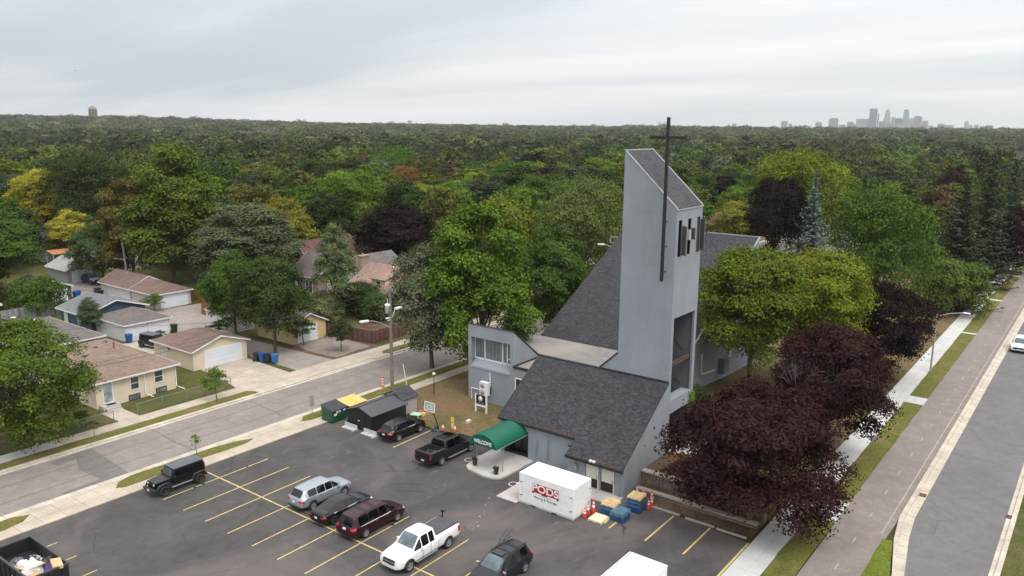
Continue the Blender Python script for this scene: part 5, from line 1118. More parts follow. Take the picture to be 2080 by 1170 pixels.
for lb, x0, x1, y0, y1, e, r, ax, en, wm, rm in far_h:
    t = house('house', lb, 'house', x0, x1, y0, y1, e, r, ax, en, wm, rm, .4)
    if y0 > 40 or x0 > 100:
        for u in (1.6, 4.2): opening(t, 'window', '-x', 0, u, u + .9, e - 2.2, e - .9, M_wglass, M_white); opening(t, 'window', '-y', 0, u, u + .9, e - 2.2, e - .9, M_wglass, M_white)
    if 'chimney' in lb: b = MB(); b.box(5, 3, e, 6, 4, r + 1.4); b.build('chimney', W_brick, t)
b = MB(); b.extrude([(0, 0, 2.5), (6, 0, 2.5), (6, 3, 3.0), (0, 3, 3.0)], (0, 0, .08))
t = thing('patio_canopy', (68.5, 163.5, .07), 0, 'orange patio canopy glimpsed behind the grey garage under the yellow tree', 'canopy'); b.build('canvas', plain('canopy_orange', (0.42, 0.20, 0.09), .7), t)
b = MB()
for x, y in ((.1, .1), (5.9, .1), (.1, 2.9), (5.9, 2.9)): b.tube([(x, y, 0), (x, y, 2.5)], .05, 6)
b.build('post', M_white, t)
# ------------------------------------------------------------------ fences
def board_fence(name, label, pts, h, m, postm, gap=.0, grp=None, zb=.07, bw=.14):
    t = thing(name, (pts[0][0], pts[0][1], zb), 0, label, 'fence', grp); q = random.Random(len(pts) + int(pts[0][0]))
    b = MB(); pb = MB()
    for a, c in zip(pts, pts[1:]):
        d = Vector((c[0] - a[0], c[1] - a[1], 0)); L = d.length; d /= L; ang = math.atan2(d.y, d.x); n = int(L / (bw + gap + .012))
        for k in range(n):
            s = (k + .5) * L / n; z = h + q.uniform(-.03, .02)
            b.obox((a[0] - pts[0][0] + d.x * s, a[1] - pts[0][1] + d.y * s, z / 2), (bw, .02 + q.uniform(0, .008), z), (q.uniform(-.015, .015), 0, ang), q.choice((0, 0, 1, 2)))
        for z in (.35, h - .3): b.obox(((a[0] + c[0]) / 2 - pts[0][0] - d.y * -.03, (a[1] + c[1]) / 2 - pts[0][1] + .03, z), (L, .04, .09), (0, 0, ang), 1)
        for k in range(int(L / 2.4) + 1):
            s = min(L, k * 2.4); o = MB(); o.obox((a[0] - pts[0][0] + d.x * s + d.y * .06, a[1] - pts[0][1] + d.y * s - d.x * .06, h / 2 + .03), (.1, .1, h + .06), (0, 0, ang)); o.build('post', postm, t)
    b.build('boards', m, t); return t
fr = [plain('fence_red_a', (0.115, 0.045, 0.035), .85, .3, 3), plain('fence_red_b', (0.15, 0.06, 0.045), .85, .3, 3), plain('fence_red_c', (0.14, 0.10, 0.085), .85, .3, 3)]
board_fence('red_fence', 'weathered red brown board fence turning the corner by the cracked pad', [(67.9, 82.4), (69.0, 74.5), (80.0, 74.4)], 1.75, fr, fr[2])
fo = [plain('fence_orange_a', (0.27, 0.10, 0.035), .85, .25, 3), plain('fence_orange_b', (0.22, 0.08, 0.03), .85, .25, 3), plain('fence_orange_c', (0.18, 0.075, 0.03), .85, .25, 3)]
board_fence('cedar_fence', 'orange brown cedar fence beside the white shed and the brown roofed garage', [(64.4, 100.2), (64.5, 106.5), (69.0, 111.6), (69.3, 117.5)], 1.8, fo, fo[1])
fg = [plain('fence_grey_a', (0.21, 0.215, 0.215), .9, .25, 2), plain('fence_grey_b', (0.25, 0.25, 0.245), .9, .25, 2), plain('fence_grey_c', (0.17, 0.175, 0.18), .9, .3, 2)]
board_fence('plank_fence', 'weathered grey plank fence under the round bush at the far left', [(43.6, 122.6), (53.6, 122.6)], 1.9, fg, plain('rusty_post', (0.13, 0.09, 0.07), .9), bw=.22)
def chain_fence(label, pts, h=1.1):
    t = thing('chain_link_fence', (pts[0][0], pts[0][1], .07), 0, label, 'fence'); m = plain('galvanised', (0.26, 0.28, 0.28), .5, .15, 3, metal=.4)
    bp = MB(); br = MB(); bm_ = MB(); o0 = pts[0]
    for a, c in zip(pts, pts[1:]):
        d = Vector((c[0] - a[0], c[1] - a[1], 0)); L = d.length; d /= L
        br.tube([(a[0] - o0[0], a[1] - o0[1], h), (c[0] - o0[0], c[1] - o0[1], h)], .022, 6)
        for k in range(int(L / 2.6) + 2):
            s = min(L, k * 2.6); p = MB(); x, y = a[0] - o0[0] + d.x * s, a[1] - o0[1] + d.y * s; p.tube([(x, y, 0), (x, y, h + .04)], .03, 6); p.build('post', m, t)
        n = int(L / .16)
        for k in range(-int(h / .16), n):
            s0, s1 = k * .16, k * .16 + h
            for sgn in (0, 1):
                u0, u1, w0, w1 = s0, s1, 0, h
                if u0 < 0: w0 = -u0; u0 = 0
                if u1 > L: w1 = h - (u1 - L); u1 = L
                if sgn: w0, w1 = h - w0, h - w1
                bm_.tube([(a[0] - o0[0] + d.x * u0, a[1] - o0[1] + d.y * u0, w0), (a[0] - o0[0] + d.x * u1, a[1] - o0[1] + d.y * u1, w1)], .003, 3, cap=False)
    br.build('top_rail', m, t); bm_.build('mesh', m, t)
chain_fence('chain link fence along the sidewalk left of the cream bungalow steps', [(14, 73.4), (34.6, 73.4)])
chain_fence('chain link fence along the sidewalk between the steps and the cream driveway', [(37.0, 73.5), (47.4, 73.6), (47.5, 78.5)])
b = MB(); b.box(0, 0, 0, .3, 12, 1.9)
o = b.build('ivy_wall', M_sand if False else W_sand); o.location = (79.6, 81.8, .07); tag(o, 'garden wall overgrown with dark ivy in front of the pink roofed house', 'wall')
# bins
def bin_(loc, rz, m, label, grp, s=1.0):
    t = thing('wheeled_bin', loc, rz, label, 'bin', grp)
    b = MB(); b.v += [(-.22, -.25, .05), (.22, -.25, .05), (.22, .22, .05), (-.22, .22, .05), (-.29, -.33, .98), (.29, -.33, .98), (.29, .33, .98), (-.29, .33, .98)]
    for q in ((3, 2, 1, 0), (4, 5, 6, 7), (0, 1, 5, 4), (1, 2, 6, 5), (2, 3, 7, 6), (3, 0, 4, 7)): b.f.append(list(q)); b.m.append(0); b.sm.append(False)
    b.build('body', m, t, bevel=.02); b = MB(); b.obox((0, 0, 1.02), (.64, .74, .06), (.05, 0, 0)); b.obox((0, .36, .95), (.5, .05, .04)); b.build('lid', m, t, bevel=.015)
    b = MB()
    for x in (-.24, .24): b.lathe([(0, -.03), (.12, -.03), (.12, .03), (0, .03)], (x, .26, .12), 12, axis='x')
    b.build('wheel', M_rubber, t); t.scale = (s, s, s)
M_bb = plain('bin_blue', (0.015, 0.075, 0.28), .5, .15, 2); M_bl = plain('bin_lightblue', (0.03, 0.14, 0.38), .5, .15, 2); M_bk = plain('bin_black', (0.018, 0.018, 0.022), .5, .3, 2); M_bg = plain('bin_green', (0.015, 0.04, 0.03), .5)
g1 = 'bins beside the cream garage'
bin_((53.7 + 1.2, 79.6, .1), .2, M_bk, 'black wheeled bin against the cream garage, leftmost of four', g1); bin_((55.2, 78.9, .1), .1, M_bb, 'blue wheeled bin second from the cream garage wall', g1, 1.05); bin_((55.5, 78.1, .1), .15, M_bk, 'black wheeled bin between the two blue bins by the cream garage', g1); bin_((55.75, 77.2, .1), .1, M_bl, 'lighter blue wheeled bin nearest the street, rightmost of four', g1, 1.05)
bin_((49.7, 99.3, .1), .1, M_bb, 'blue wheeled bin at the left corner of the white double garage', None, 1.1); bin_((56.1, 99.6, .1), .1, M_bk, 'black wheeled bin at the right corner of the white double garage', None, 1.1)
bin_((58.0, 131.7, .1), .1, M_bb, 'blue wheeled bin beside the steel grey garage with the hoop', 'bins by the hoop garage', 1.1); bin_((58.6, 132.3, .1), .3, M_bb, 'second blue wheeled bin further right of the hoop garage', 'bins by the hoop garage', 1.1)
bin_((60.9, 117.5, .1), .1, M_bb, 'blue wheeled bin beside the brown roofed garage', None, 1.0); bin_((60.6, 116.4, .1), .4, M_bk, 'black covered bin beside the brown roofed garage', None, 1.15)
bin_((61.2, 131.2, .1), .1, M_bg, 'dark green wheeled bin at the corner of the rear garage', 'bins behind the rear garage', 1.2); bin_((60.9, 129.5, .1), .2, M_bk, 'black wheeled bin at the corner of the rear garage', 'bins behind the rear garage', 1.1)
t = thing('patio_umbrella', (83.0, 108.0, .07), 0, 'closed white patio umbrella by the taupe house wall', 'umbrella'); b = MB(); b.lathe([(.02, 2.6), (.12, 2.2), (.26, 1.1), (.1, .95)], n=10); b.build('canopy', M_reflect, t); b = MB(); b.tube([(0, 0, 0), (0, 0, 2.65)], .03, 6); b.build('pole', M_greymetal, t)
# ------------------------------------------------------------------ vehicles
M_tyre = plain('tyre', (0.014, 0.014, 0.015), .75, .3, 6); M_rim = plain('alloy_rim', (0.42, 0.43, 0.45), .3, .08, 4, metal=.6); M_rimd = plain('dark_rim', (0.03, 0.03, 0.033), .4, .2, 4)
M_cglass_d = glass('car_glass', (0.003, 0.003, 0.004), .08); M_ws = glass('sky_tint_windshield', (0.10, 0.14, 0.16), .12); M_wsd = glass('dark_windshield', (0.025, 0.035, 0.04), .06)  # blue tint in the windshield colours stands in for reflected sky
M_tail = plain('tail_lamp', (0.42, 0.012, 0.02), .25, .2, 6); M_head = plain('head_lamp', (0.60, 0.63, 0.66), .15, .12, 6); M_grille = plain('grille_black', (0.012, 0.012, 0.013), .4, .3, 12); M_chrome = plain('chrome', (0.62, 0.63, 0.65), .15, .05, 3, metal=.9)
M_plate = plain('licence_plate', (0.60, 0.63, 0.66), .5, .06, 9); M_trimb = plain('cladding_black', (0.022, 0.022, 0.024), .6, .2, 5)
WHEELS = {}
def wheel_mesh(R, W, rimm, sp):
    key = (R, W, rimm.name, sp)
    if key in WHEELS: return WHEELS[key]
    b = MB(); r = R * .64; b.lathe([(r, -W / 2), (R * .9, -W / 2), (R, -W * .3), (R, W * .3), (R * .9, W / 2), (r, W / 2), (r, -W / 2)], n=28, axis='y'); ty = b.build('tyre', M_tyre)
    b = MB(); b.lathe([(r, W * .42), (r * .93, W * .45), (r * .9, W * .2), (.0, W * .16)], n=24, axis='y', mi=1); b.lathe([(r, -W * .42), (0, -W * .40)], n=16, axis='y', mi=1)
    for k in range(sp):
        a = 2 * PI * k / sp; b.obox((sin(a) * r * .5, W * .33, cos(a) * r * .5), (.075 if sp < 7 else .05, .05, r * .95), (0, a, 0))
    b.lathe([(.0, W * .42), (.07, W * .42), (.08, W * .3)], n=12, axis='y'); b.lathe([(r, W * .44), (r * .9, W * .46), (r * .88, W * .3)], n=24, axis='y')
    ri = b.build('rim', [rimm, M_rimd]); WHEELS[key] = (ty.data, ri.data)
    bpy.data.objects.remove(ty); bpy.data.objects.remove(ri); return WHEELS[key]
def add_wheel(par, x, y, R, W, rimm, sp):
    td, rd = wheel_mesh(R, W, rimm, sp); w = bpy.data.objects.new('wheel', td); COL.objects.link(w); w.parent = par; w.location = (x, y, R)
    if y < 0: w.rotation_euler = (0, 0, PI)
    r = bpy.data.objects.new('rim', rd); COL.objects.link(r); r.parent = w; return w
def patch(bvh, d, a0, a1, c0, c1, n=(5, 4), eps=.012, k=None):
    """thin panel moulded onto the body; d in 'x+','x-','y+','y-','z+'"""
    b = MB(); pts = {}
    for i in range(n[0] + 1):
        for j in range(n[1] + 1):
            a = a0 + (a1 - a0) * i / n[0]; c = c0 + (c1 - c0) * j / n[1]
            if k: c += k(i / n[0])
            if d[0] == 'x': s = 1 if d[1] == '+' else -1; o_, v = Vector((s * 8, a, c)), Vector((-s, 0, 0))
            elif d[0] == 'y': s = 1 if d[1] == '+' else -1; o_, v = Vector((a, s * 8, c)), Vector((0, -s, 0))
            else: o_, v = Vector((a, c, 8)), Vector((0, 0, -1))
            h = bvh.ray_cast(o_, v)
            if h[0] is not None: pts[i, j] = h[0] - v * eps
    for i in range(n[0]):
        for j in range(n[1]):
            q = [pts.get(t) for t in ((i, j), (i + 1, j), (i + 1, j + 1), (i, j + 1))]
            if all(p is not None for p in q): b.face(q)
    return b
def car(name, label, cat, loc, rz, L, W, stations, paintm, wb, R, dark_low=.25, wheels=(M_rim, 5), front=None, rear=None, glassm=None, wsm=None, rails=False, mirrors=True, grp=None, levels=2, extras=None, handles=None, arch=None, chrome_line=False):
    glassm = glassm or M_cglass_d; wsm = wsm or M_wsd
    t = thing(name, (loc[0], loc[1], loc[2] if len(loc) > 2 else 0.0), rz, label, cat, grp)
    hw = W / 2; rings = []
    for s in stations:
        x, wf, zb, zbelt, zt, wt = s[:6]; w = hw * wf; wr = hw * wt; cab = zt - zbelt > .2
        g = w * .93 if cab else min(w * .95, wr * 1.06 + .02)
        half = [(0, zb), (w * .8, zb), (w * .95, zb + .10), (w, zb + (zbelt - zb) * .55), (w * .985, zbelt - .03), (g, zbelt + (.03 if cab else .0)), (wr, zt - (.08 if cab else .025)), (wr * .88, zt - (.02 if cab else .006)), (0, zt)]
        rings.append([(x, -y, z) for y, z in half] + [(x, y, z) for y, z in half[7:0:-1]])
    b = MB(); n = 16; base = 0
    for r in rings: b.v += r
    for i in range(len(rings) - 1):
        kind = stations[i][6]
        for j in range(n):
            k = (j + 1) % n; f = [i * n + j, i * n + k, (i + 1) * n + k, (i + 1) * n + j]; jj = j if j < 8 else 15 - j
            m = 0
            if jj in (0,): m = 2
            elif jj == 1 and dark_low: m = 2
            if kind == 'ws' and jj == 7: m = 3
            elif kind == 'rw' and jj == 7: m = 1
            if kind in ('g', 'ws', 'rg') and jj == 5: m = 1
            b.f.append(f); b.m.append(m); b.sm.append(True)
    b.f.append([j for j in range(n)][::-1]); b.m.append(0); b.sm.append(True)
    l = (len(rings) - 1) * n; b.f.append([l + j for j in range(n)]); b.m.append(0); b.sm.append(True)
    o = b.build('body', [paintm, glassm, M_trimb, wsm]); bm = bmesh.new(); bm.from_mesh(o.data); bmesh.ops.recalc_face_normals(bm, faces=bm.faces)
    cl = bm.edges.layers.float.get('crease_edge') or bm.edges.layers.float.new('crease_edge')
    for e in bm.edges:
        ms = {f.material_index for f in e.link_faces}
        if len(ms) > 1 and ms != {1, 3} and ms != {0, 2}: e[cl] = 1.0
        elif max((f.calc_area() for f in e.link_faces), default=0) > 0 and len(e.link_faces) == 2 and e.calc_face_angle(0) > .9: e[cl] = .35
    vl = bm.verts.layers.float.get('crease_vert') or bm.verts.layers.float.new('crease_vert')
    for v in bm.verts:
        ms = {f.material_index for f in v.link_faces}
        if ms & {1, 3} and ms & {0}: v[vl] = 0.85
    bm.to_mesh(o.data); bm.free()
    sub = o.modifiers.new('s', 'SUBSURF'); sub.levels = levels; sub.render_levels = levels
    cutters = []; ax = [(wb[0], R), (wb[1], R)]
    for x, r in ax:
        cb = MB(); rr_ = r * (arch or 1.14); cb.lathe([(0, -hw - .3), (rr_, -hw - .3), (rr_, -hw + .34), (0, -hw + .34)], (x, 0, r + .01), 26, axis='y'); cb.lathe([(0, hw - .34), (rr_, hw - .34), (rr_, hw + .3), (0, hw + .3)], (x, 0, r + .01), 26, axis='y')
        c = cb.build('cutter', M_trimb, merge=True); cutters.append(c)
    if extras and extras.get('bed'):
        x0_, x1_, bw, zf = extras['bed']; cb = MB(); cb.box(x0_, -bw, zf, x1_, bw, 3); cutters.append(cb.build('cutter', M_trimb, merge=True))
    for c in cutters:
        md = o.modifiers.new('b', 'BOOLEAN'); md.operation = 'DIFFERENCE'; md.solver = 'EXACT'; md.object = c
    me = eval_mesh(o)
    for c in cutters: bpy.data.objects.remove(c)
    bpy.data.objects.remove(o)
    nm = len(me.materials)
    if nm < 4:
        for m_ in (paintm, glassm, M_trimb, wsm)[nm:]: me.materials.append(m_)
    bvh0 = bmesh.new(); bvh0.from_mesh(me); bvh = BVHTree.FromBMesh(bvh0)
    # faces inside the wheel wells and bed become dark
    for f in bvh0.faces:
        c = f.calc_center_median()
        for x, r in ax:
            if abs(c.y) > hw - .36 and math.hypot(c.x - x, c.z - r) < r * (arch or 1.14) + .004 and f.material_index != 1: f.material_index = 2; f.smooth = False
        if extras and extras.get('bed'):
            x0_, x1_, bw, zf = extras['bed']
            if x0_ - .005 < c.x < x1_ + .005 and abs(c.y) < bw + .005 and c.z > zf - .01 and (f.normal.z < .5 or c.z < zf + .05): f.material_index = 2; f.smooth = False
    # split glass off
    def part_of(idx, nm_):
        gm = bvh0.copy(); bmesh.ops.delete(gm, geom=[f for f in gm.faces if f.material_index != idx], context='FACES')
        left = set(gm.faces); comps = []
        while left:
            st = [left.pop()]; comp = [st[0]]
            while st:
                for e in st.pop().edges:
                    for f in e.link_faces:
                        if f in left: left.discard(f); comp.append(f); st.append(f)
            comps.append([[v.co.copy() for v in f.verts] for f in comp])
        gm.free()
        for comp in comps:
            if len(comp) < 3: continue
            cx = sum((p.x for f in comp for p in f)) / sum(len(f) for f in comp); cy = sum((p.y for f in comp for p in f)) / sum(len(f) for f in comp)
            pn = 'windshield' if idx == 3 else ('rear_window' if abs(cy) < .1 else 'side_window')
            w = MB()
            for f in comp: w.face(f, 0, True)
            w.build(pn, wsm if idx == 3 else glassm, t, merge=True)
    part_of(1, ''); part_of(3, '')
    bmesh.ops.delete(bvh0, geom=[f for f in bvh0.faces if f.material_index in (1, 3)], context='FACES')
    me2 = bpy.data.meshes.new('body'); bvh0.to_mesh(me2); bvh0.free()
    for m_ in (paintm, glassm, M_trimb): me2.materials.append(m_)
    me2.set_sharp_from_angle(angle=RAD(48)); ob = bpy.data.objects.new('body', me2); COL.objects.link(ob); ob.parent = t; bpy.data.meshes.remove(me)
    for x in wb:
        for s in (-1, 1): add_wheel(t, x, s * (hw - .13), R, .24, *wheels)
    F, Rr = max(s[0] for s in stations), min(s[0] for s in stations)
    def P(nm_, m, *a, **kw):
        pb = patch(bvh, *a, **kw)
        if pb.f: return pb.build(nm_, m, t)
    fr = front or {}; re_ = rear or {}
    if 'head' in fr:
        y0, y1, z0, z1 = fr['head']
        P('headlight', fr.get('hm', M_head), 'x+', y0, y1, z0, z1); P('headlight', fr.get('hm', M_head), 'x+', -y1, -y0, z0, z1)
    if 'grille' in fr: y1, z0, z1 = fr['grille']; P('grille', fr.get('gm', M_grille), 'x+', -y1, y1, z0, z1, n=(8, 4))
    if 'gbar' in fr: y1, z0, z1 = fr['gbar']; P('grille_bar', M_chrome, 'x+', -y1, y1, z0, z1, n=(8, 1), eps=.02)
    if 'low' in fr: y1, z0, z1 = fr['low']; P('air_intake', M_grille, 'x+', -y1, y1, z0, z1, n=(8, 2))
    if 'plate' in fr: z = fr['plate']; P('licence_plate', M_plate, 'x+', -.16, .16, z, z + .15, n=(2, 2), eps=.03)
    if 'tail' in re_:
        y0, y1, z0, z1 = re_['tail']
        P('tail_light', M_tail, 'x-', y0, y1, z0, z1); P('tail_light', M_tail, 'x-', -y1, -y0, z0, z1)
        if re_.get('side', 1): P('tail_light_side', M_tail, 'y+', Rr + .02, Rr + .28, z0, z1); P('tail_light_side', M_tail, 'y-', Rr + .02, Rr + .28, z0, z1)
    if 'plate' in re_: z = re_['plate']; P('licence_plate', M_plate, 'x-', -.16, .16, z, z + .15, n=(2, 2), eps=.03)
    if 'bumper' in re_: y1, z0, z1 = re_['bumper']; P('bumper', re_.get('bm', M_trimb), 'x-', -y1, y1, z0, z1, n=(8, 2), eps=.03)
    if 'bar' in re_: y1, z0, z1 = re_['bar']; P('tailgate_bar', M_chrome, 'x-', -y1, y1, z0, z1, n=(8, 1), eps=.02)
    if 'fbumper' in fr: y1, z0, z1 = fr['fbumper']; P('front_bumper', fr.get('bm', M_trimb), 'x+', -y1, y1, z0, z1, n=(8, 2), eps=.03)
    for hx_, hz_ in (handles or ()):
        for s in ('y+', 'y-'): P('door_handle', M_chrome if chrome_line else paintm, s, hx_ - .09, hx_ + .09, hz_, hz_ + .035, n=(2, 1), eps=.035)
    if chrome_line:
        x0_, x1_, z0_ = chrome_line
        for s in ('y+', 'y-'): P('window_trim', M_chrome, s, x0_, x1_, z0_, z0_ + .03, n=(14, 1), eps=.012)
    if extras and extras.get('seams'):
        for x0_, z0_, z1_ in extras['seams']:
            for s in ('y+', 'y-'): P('door_seam', M_trimb, s, x0_, x0_ + .025, z0_, z1_, n=(1, 10), eps=.004)
    if mirrors is True or isinstance(mirrors, tuple):
        mx, mz = mirrors if isinstance(mirrors, tuple) else (stations[4][0], 1.0)
        for s in (-1, 1):
            b = MB(); b.obox((mx, s * (hw + .08), mz), (.13, .24, .17), (0, 0, s * -.2)); b.build('mirror', (extras or {}).get('mm', paintm), t, bevel=.03)
    if rails:
        x0_, x1_, yr, z_, bars = rails
        b = MB()
        for s in (-1, 1): b.tube([(x0_, s * yr, z_ - .03), (x0_ - .08 * (1 if x1_ < x0_ else -1), s * yr, z_ + .05), (x1_, s * yr, z_ + .05), (x1_, s * yr, z_ - .03)], .022, 6)
        for xb in bars: b.tube([(xb, -yr, z_ + .06), (xb, yr, z_ + .06)], .024, 6)
        b.build('roof_rack', M_grille, t)
    return t, bvh
# station: x, width factor, underside, beltline, top, roof half-width factor, kind of the span behind it
def suv(L, H, hood=.98, belt=1.02, tail=.10):
    f = L / 2
    return [(f, .66, .36, .62, .70, .50, 'h'), (f - .06, .80, .27, .74, .84, .64, 'h'), (f - .28, .93, .24, .84, hood - .04, .74, 'h'), (f - .75, .985, .24, .93, hood + .02, .80, 'h'), (f - 1.28, 1.0, .24, belt - .02, hood + .11, .82, 'ws'),
            (f - 1.98, 1.0, .24, belt, H - .05, .68, 'p'), (f - 2.01, 1.0, .24, belt, H - .02, .685, 'g'), (f - 2.64, 1.0, .24, belt + .01, H, .69, 'p'), (f - 2.69, 1.0, .24, belt + .01, H, .69, 'g'), (f - 3.42, 1.0, .24, belt + .03, H - .01, .69, 'p'),
            (f - 3.47, 1.0, .24, belt + .03, H - .012, .685, 'g'), (f - L + .72, .99, .25, belt + .06, H - .05, .67, 'p'), (f - L + .50, .97, .26, belt + .06, H - .09, .65, 'rw'), (-f + tail + .06, .93, .30, belt + .02, belt + .10, .66, 'h'), (-f + .05, .88, .34, .88, .98, .70, 'h'), (-f, .78, .38, .62, .72, .66, 'h')]
def sedan(L, H):
    f = L / 2
    return [(f, .62, .34, .52, .58, .5, 'h'), (f - .07, .80, .24, .60, .68, .62, 'h'), (f - .35, .93, .2, .70, .80, .74, 'h'), (f - .85, .98, .2, .80, .90, .80, 'h'), (f - 1.35, 1.0, .2, .88, .97, .82, 'ws'),
            (f - 2.10, 1.0, .2, .90, H - .03, .66, 'p'), (f - 2.15, 1.0, .2, .90, H - .01, .665, 'g'), (f - 2.70, 1.0, .2, .92, H, .67, 'p'), (f - 2.77, 1.0, .2, .92, H, .67, 'g'), (f - 3.35, 1.0, .2, .94, H - .06, .65, 'p'),
            (f - 3.48, .99, .2, .95, H - .10, .64, 'rw'), (-f + .62, .96, .22, .96, 1.06, .70, 'h'), (-f + .25, .92, .26, .92, 1.05, .74, 'h'), (-f + .06, .88, .3, .84, .96, .74, 'h'), (-f, .76, .34, .60, .70, .66, 'h')]
def van(L, H):
    f = L / 2
    return [(f, .66, .34, .60, .68, .5, 'h'), (f - .07, .82, .24, .68, .78, .64, 'h'), (f - .35, .94, .2, .80, .92, .74, 'h'), (f - .72, .985, .2, .90, 1.02, .8, 'h'), (f - 1.05, 1.0, .2, .97, 1.12, .82, 'ws'),
            (f - 1.95, 1.0, .2, 1.0, H - .06, .70, 'p'), (f - 2.0, 1.0, .2, 1.0, H - .03, .71, 'g'), (f - 2.65, 1.0, .2, 1.0, H, .715, 'p'), (f - 2.73, 1.0, .2, 1.0, H, .715, 'g'), (f - 3.6, 1.0, .2, 1.0, H, .715, 'p'),
            (f - 3.67, 1.0, .2, 1.0, H, .715, 'g'), (-f + .62, .99, .22, 1.02, H - .03, .70, 'p'), (-f + .34, .97, .24, 1.02, H - .07, .69, 'rw'), (-f + .12, .94, .28, 1.0, 1.06, .72, 'h'), (-f + .04, .90, .32, .84, .94, .72, 'h'), (-f, .80, .36, .6, .7, .68, 'h')]
def pickup(L, H, bedtop, cabrear, hood=1.12, belt=1.18):
    f = L / 2
    return [(f, .72, .42, .72, .80, .58, 'h'), (f - .07, .86, .34, .88, .98, .68, 'h'), (f - .26, .95, .32, .98, hood - .02, .76, 'h'), (f - .8, .99, .32, 1.06, hood + .04, .80, 'h'), (f - 1.45, 1.0, .34, belt - .02, hood + .12, .83, 'ws'),
            (f - 2.10, 1.0, .34, belt, H - .04, .70, 'p'), (f - 2.16, 1.0, .34, belt, H - .01, .705, 'g'), (f - 2.78, 1.0, .34, belt, H, .71, 'p'), (f - 2.86, 1.0, .34, belt, H, .71, 'g'), (cabrear + .22, 1.0, .34, belt, H - .01, .70, 'p'),
            (cabrear + .05, 1.0, .34, belt, H - .05, .69, 'rw'), (cabrear - .06, 1.0, .34, belt, belt + .10, .80, 'h'), (cabrear - .10, 1.0, .34, bedtop - .08, bedtop, .94, 'h'), (cabrear - .6, 1.0, .36, bedtop - .08, bedtop, .95, 'h'), (-f + .4, 1.0, .38, bedtop - .08, bedtop, .95, 'h'), (-f + .06, .98, .42, bedtop - .08, bedtop, .93, 'h'), (-f, .95, .48, bedtop - .14, bedtop - .05, .92, 'h')]
P_black = paint('paint_black', (0.004, 0.004, 0.005)); P_silver = paint('paint_silver', (0.33, 0.37, 0.41), .3, .45); P_maroon = paint('paint_maroon', (0.028, 0.004, 0.008), .3, .1); P_white = paint('paint_white', (0.78, 0.78, 0.78), .35)
P_navy = paint('paint_dark_blue', (0.012, 0.016, 0.022), .3, .1); P_char = paint('paint_charcoal', (0.008, 0.008, 0.009), .35); P_indigo = paint('paint_indigo', (0.035, 0.035, 0.11), .3, .3); P_sedan = paint('paint_black_blue', (0.006, 0.006, 0.009), .22)
FX = {'head': (.52, .84, .64, .80), 'grille': (.42, .52, .80), 'low': (.55, .3, .42), 'plate': .48}
RX = {'tail': (.52, .88, .80, .98), 'plate': .72, 'bumper': (.8, .36, .52)}
car('parked_suv', 'silver SUV parked nose away beside the black sedan', 'SUV', (36.25, 45.45), 0, 4.95, 1.93, suv(4.95, 1.66), P_silver, (1.55, -1.45), .37, front=FX, rear=RX, mirrors=(.95, 1.06), handles=((.2, .93), (-.75, .95)), chrome_line=(-1.9, .9, 1.03), grp='vehicles parked in the middle row')
car('parked_sedan', 'black sedan parked between the silver SUV and the maroon minivan', 'sedan', (35.75, 42.4), 0, 4.85, 1.86, sedan(4.85, 1.44), P_sedan, (1.45, -1.40), .345, wheels=(M_rimd, 5), front={'head': (.5, .82, .56, .70), 'grille': (.4, .4, .62), 'plate': .4}, rear={'tail': (.45, .84, .72, .84), 'plate': .62}, mirrors=(.85, .93), handles=((.1, .80), (-.8, .82)), chrome_line=(-1.5, .85, .905), grp='vehicles parked in the middle row')
car('parked_minivan', 'maroon minivan with roof rack parked nose away beside the black sedan', 'minivan', (35.85, 39.38), 0, 5.15, 2.0, van(5.15, 1.74), P_maroon, (1.58, -1.45), .355, front={'head': (.55, .88, .62, .78), 'grille': (.42, .5, .76), 'plate': .45}, rear={'tail': (.58, .92, .84, 1.0), 'plate': .80, 'bumper': (.84, .34, .5)}, mirrors=(1.3, 1.08), handles=((.55, .92), (-.5, .94)), chrome_line=(-1.95, 1.5, 1.0), rails=(.35, -1.6, .62, 1.74, (-.2, -1.05)), grp='vehicles parked in the middle row')
LW = 5.85
wp, bv = car('parked_pickup', 'white crew cab pickup truck with a dark bed cover facing the camera', 'pickup truck', (35.15, 34.0), PI, LW, 2.02, pickup(LW, 1.93, 1.34, -.60, 1.14, 1.16), P_white, (2.0, -1.72), .42, wheels=(M_rim, 5), wsm=M_ws, front={'head': (.56, .88, .80, .98), 'grille': (.52, .66, .98), 'gbar': (.52, .8, .86), 'plate': .52, 'fbumper': (.85, .42, .62), 'bm': P_white}, rear={'tail': (.78, .93, .85, 1.25), 'plate': .7, 'bumper': (.85, .5, .66), 'bm': M_chrome}, mirrors=(.92, 1.22), handles=((.30, 1.02), (-.42, 1.02)), extras={'seams': [(-.72, .5, 1.3), (.72, .5, 1.12), (-.0, .5, 1.12)]})
b = MB(); b.obox((-1.78, 0, 1.365), (2.12, 1.62, .05)); b.build('bed_cover', plain('tonneau', (0.055, 0.060, 0.068), .6, .1, 2), wp, bevel=.015)
for s_ in (-.79, .79): b = MB(); b.box(-2.85, s_ - .02, 1.335, -.72, s_ + .02, 1.40); b.build('cover_rail', M_grille, wp)
for s_ in (-1.03, 1.03): b = MB(); b.box(-.55, s_ - .05, .42, 1.45, s_ + .05, .48); b.build('side_step', M_chrome, wp)
b = MB(); b.tube([(-2.78, -.55, 1.38), (-2.78, -.55, 1.74)], .05, 8); b.obox((-2.78, -.55, 1.82), (.12, .2, .16)); b.obox((-2.78, -.40, 1.86), (.07, .12, .1)); b.build('mounted_post', M_grille, wp, bevel=.01)
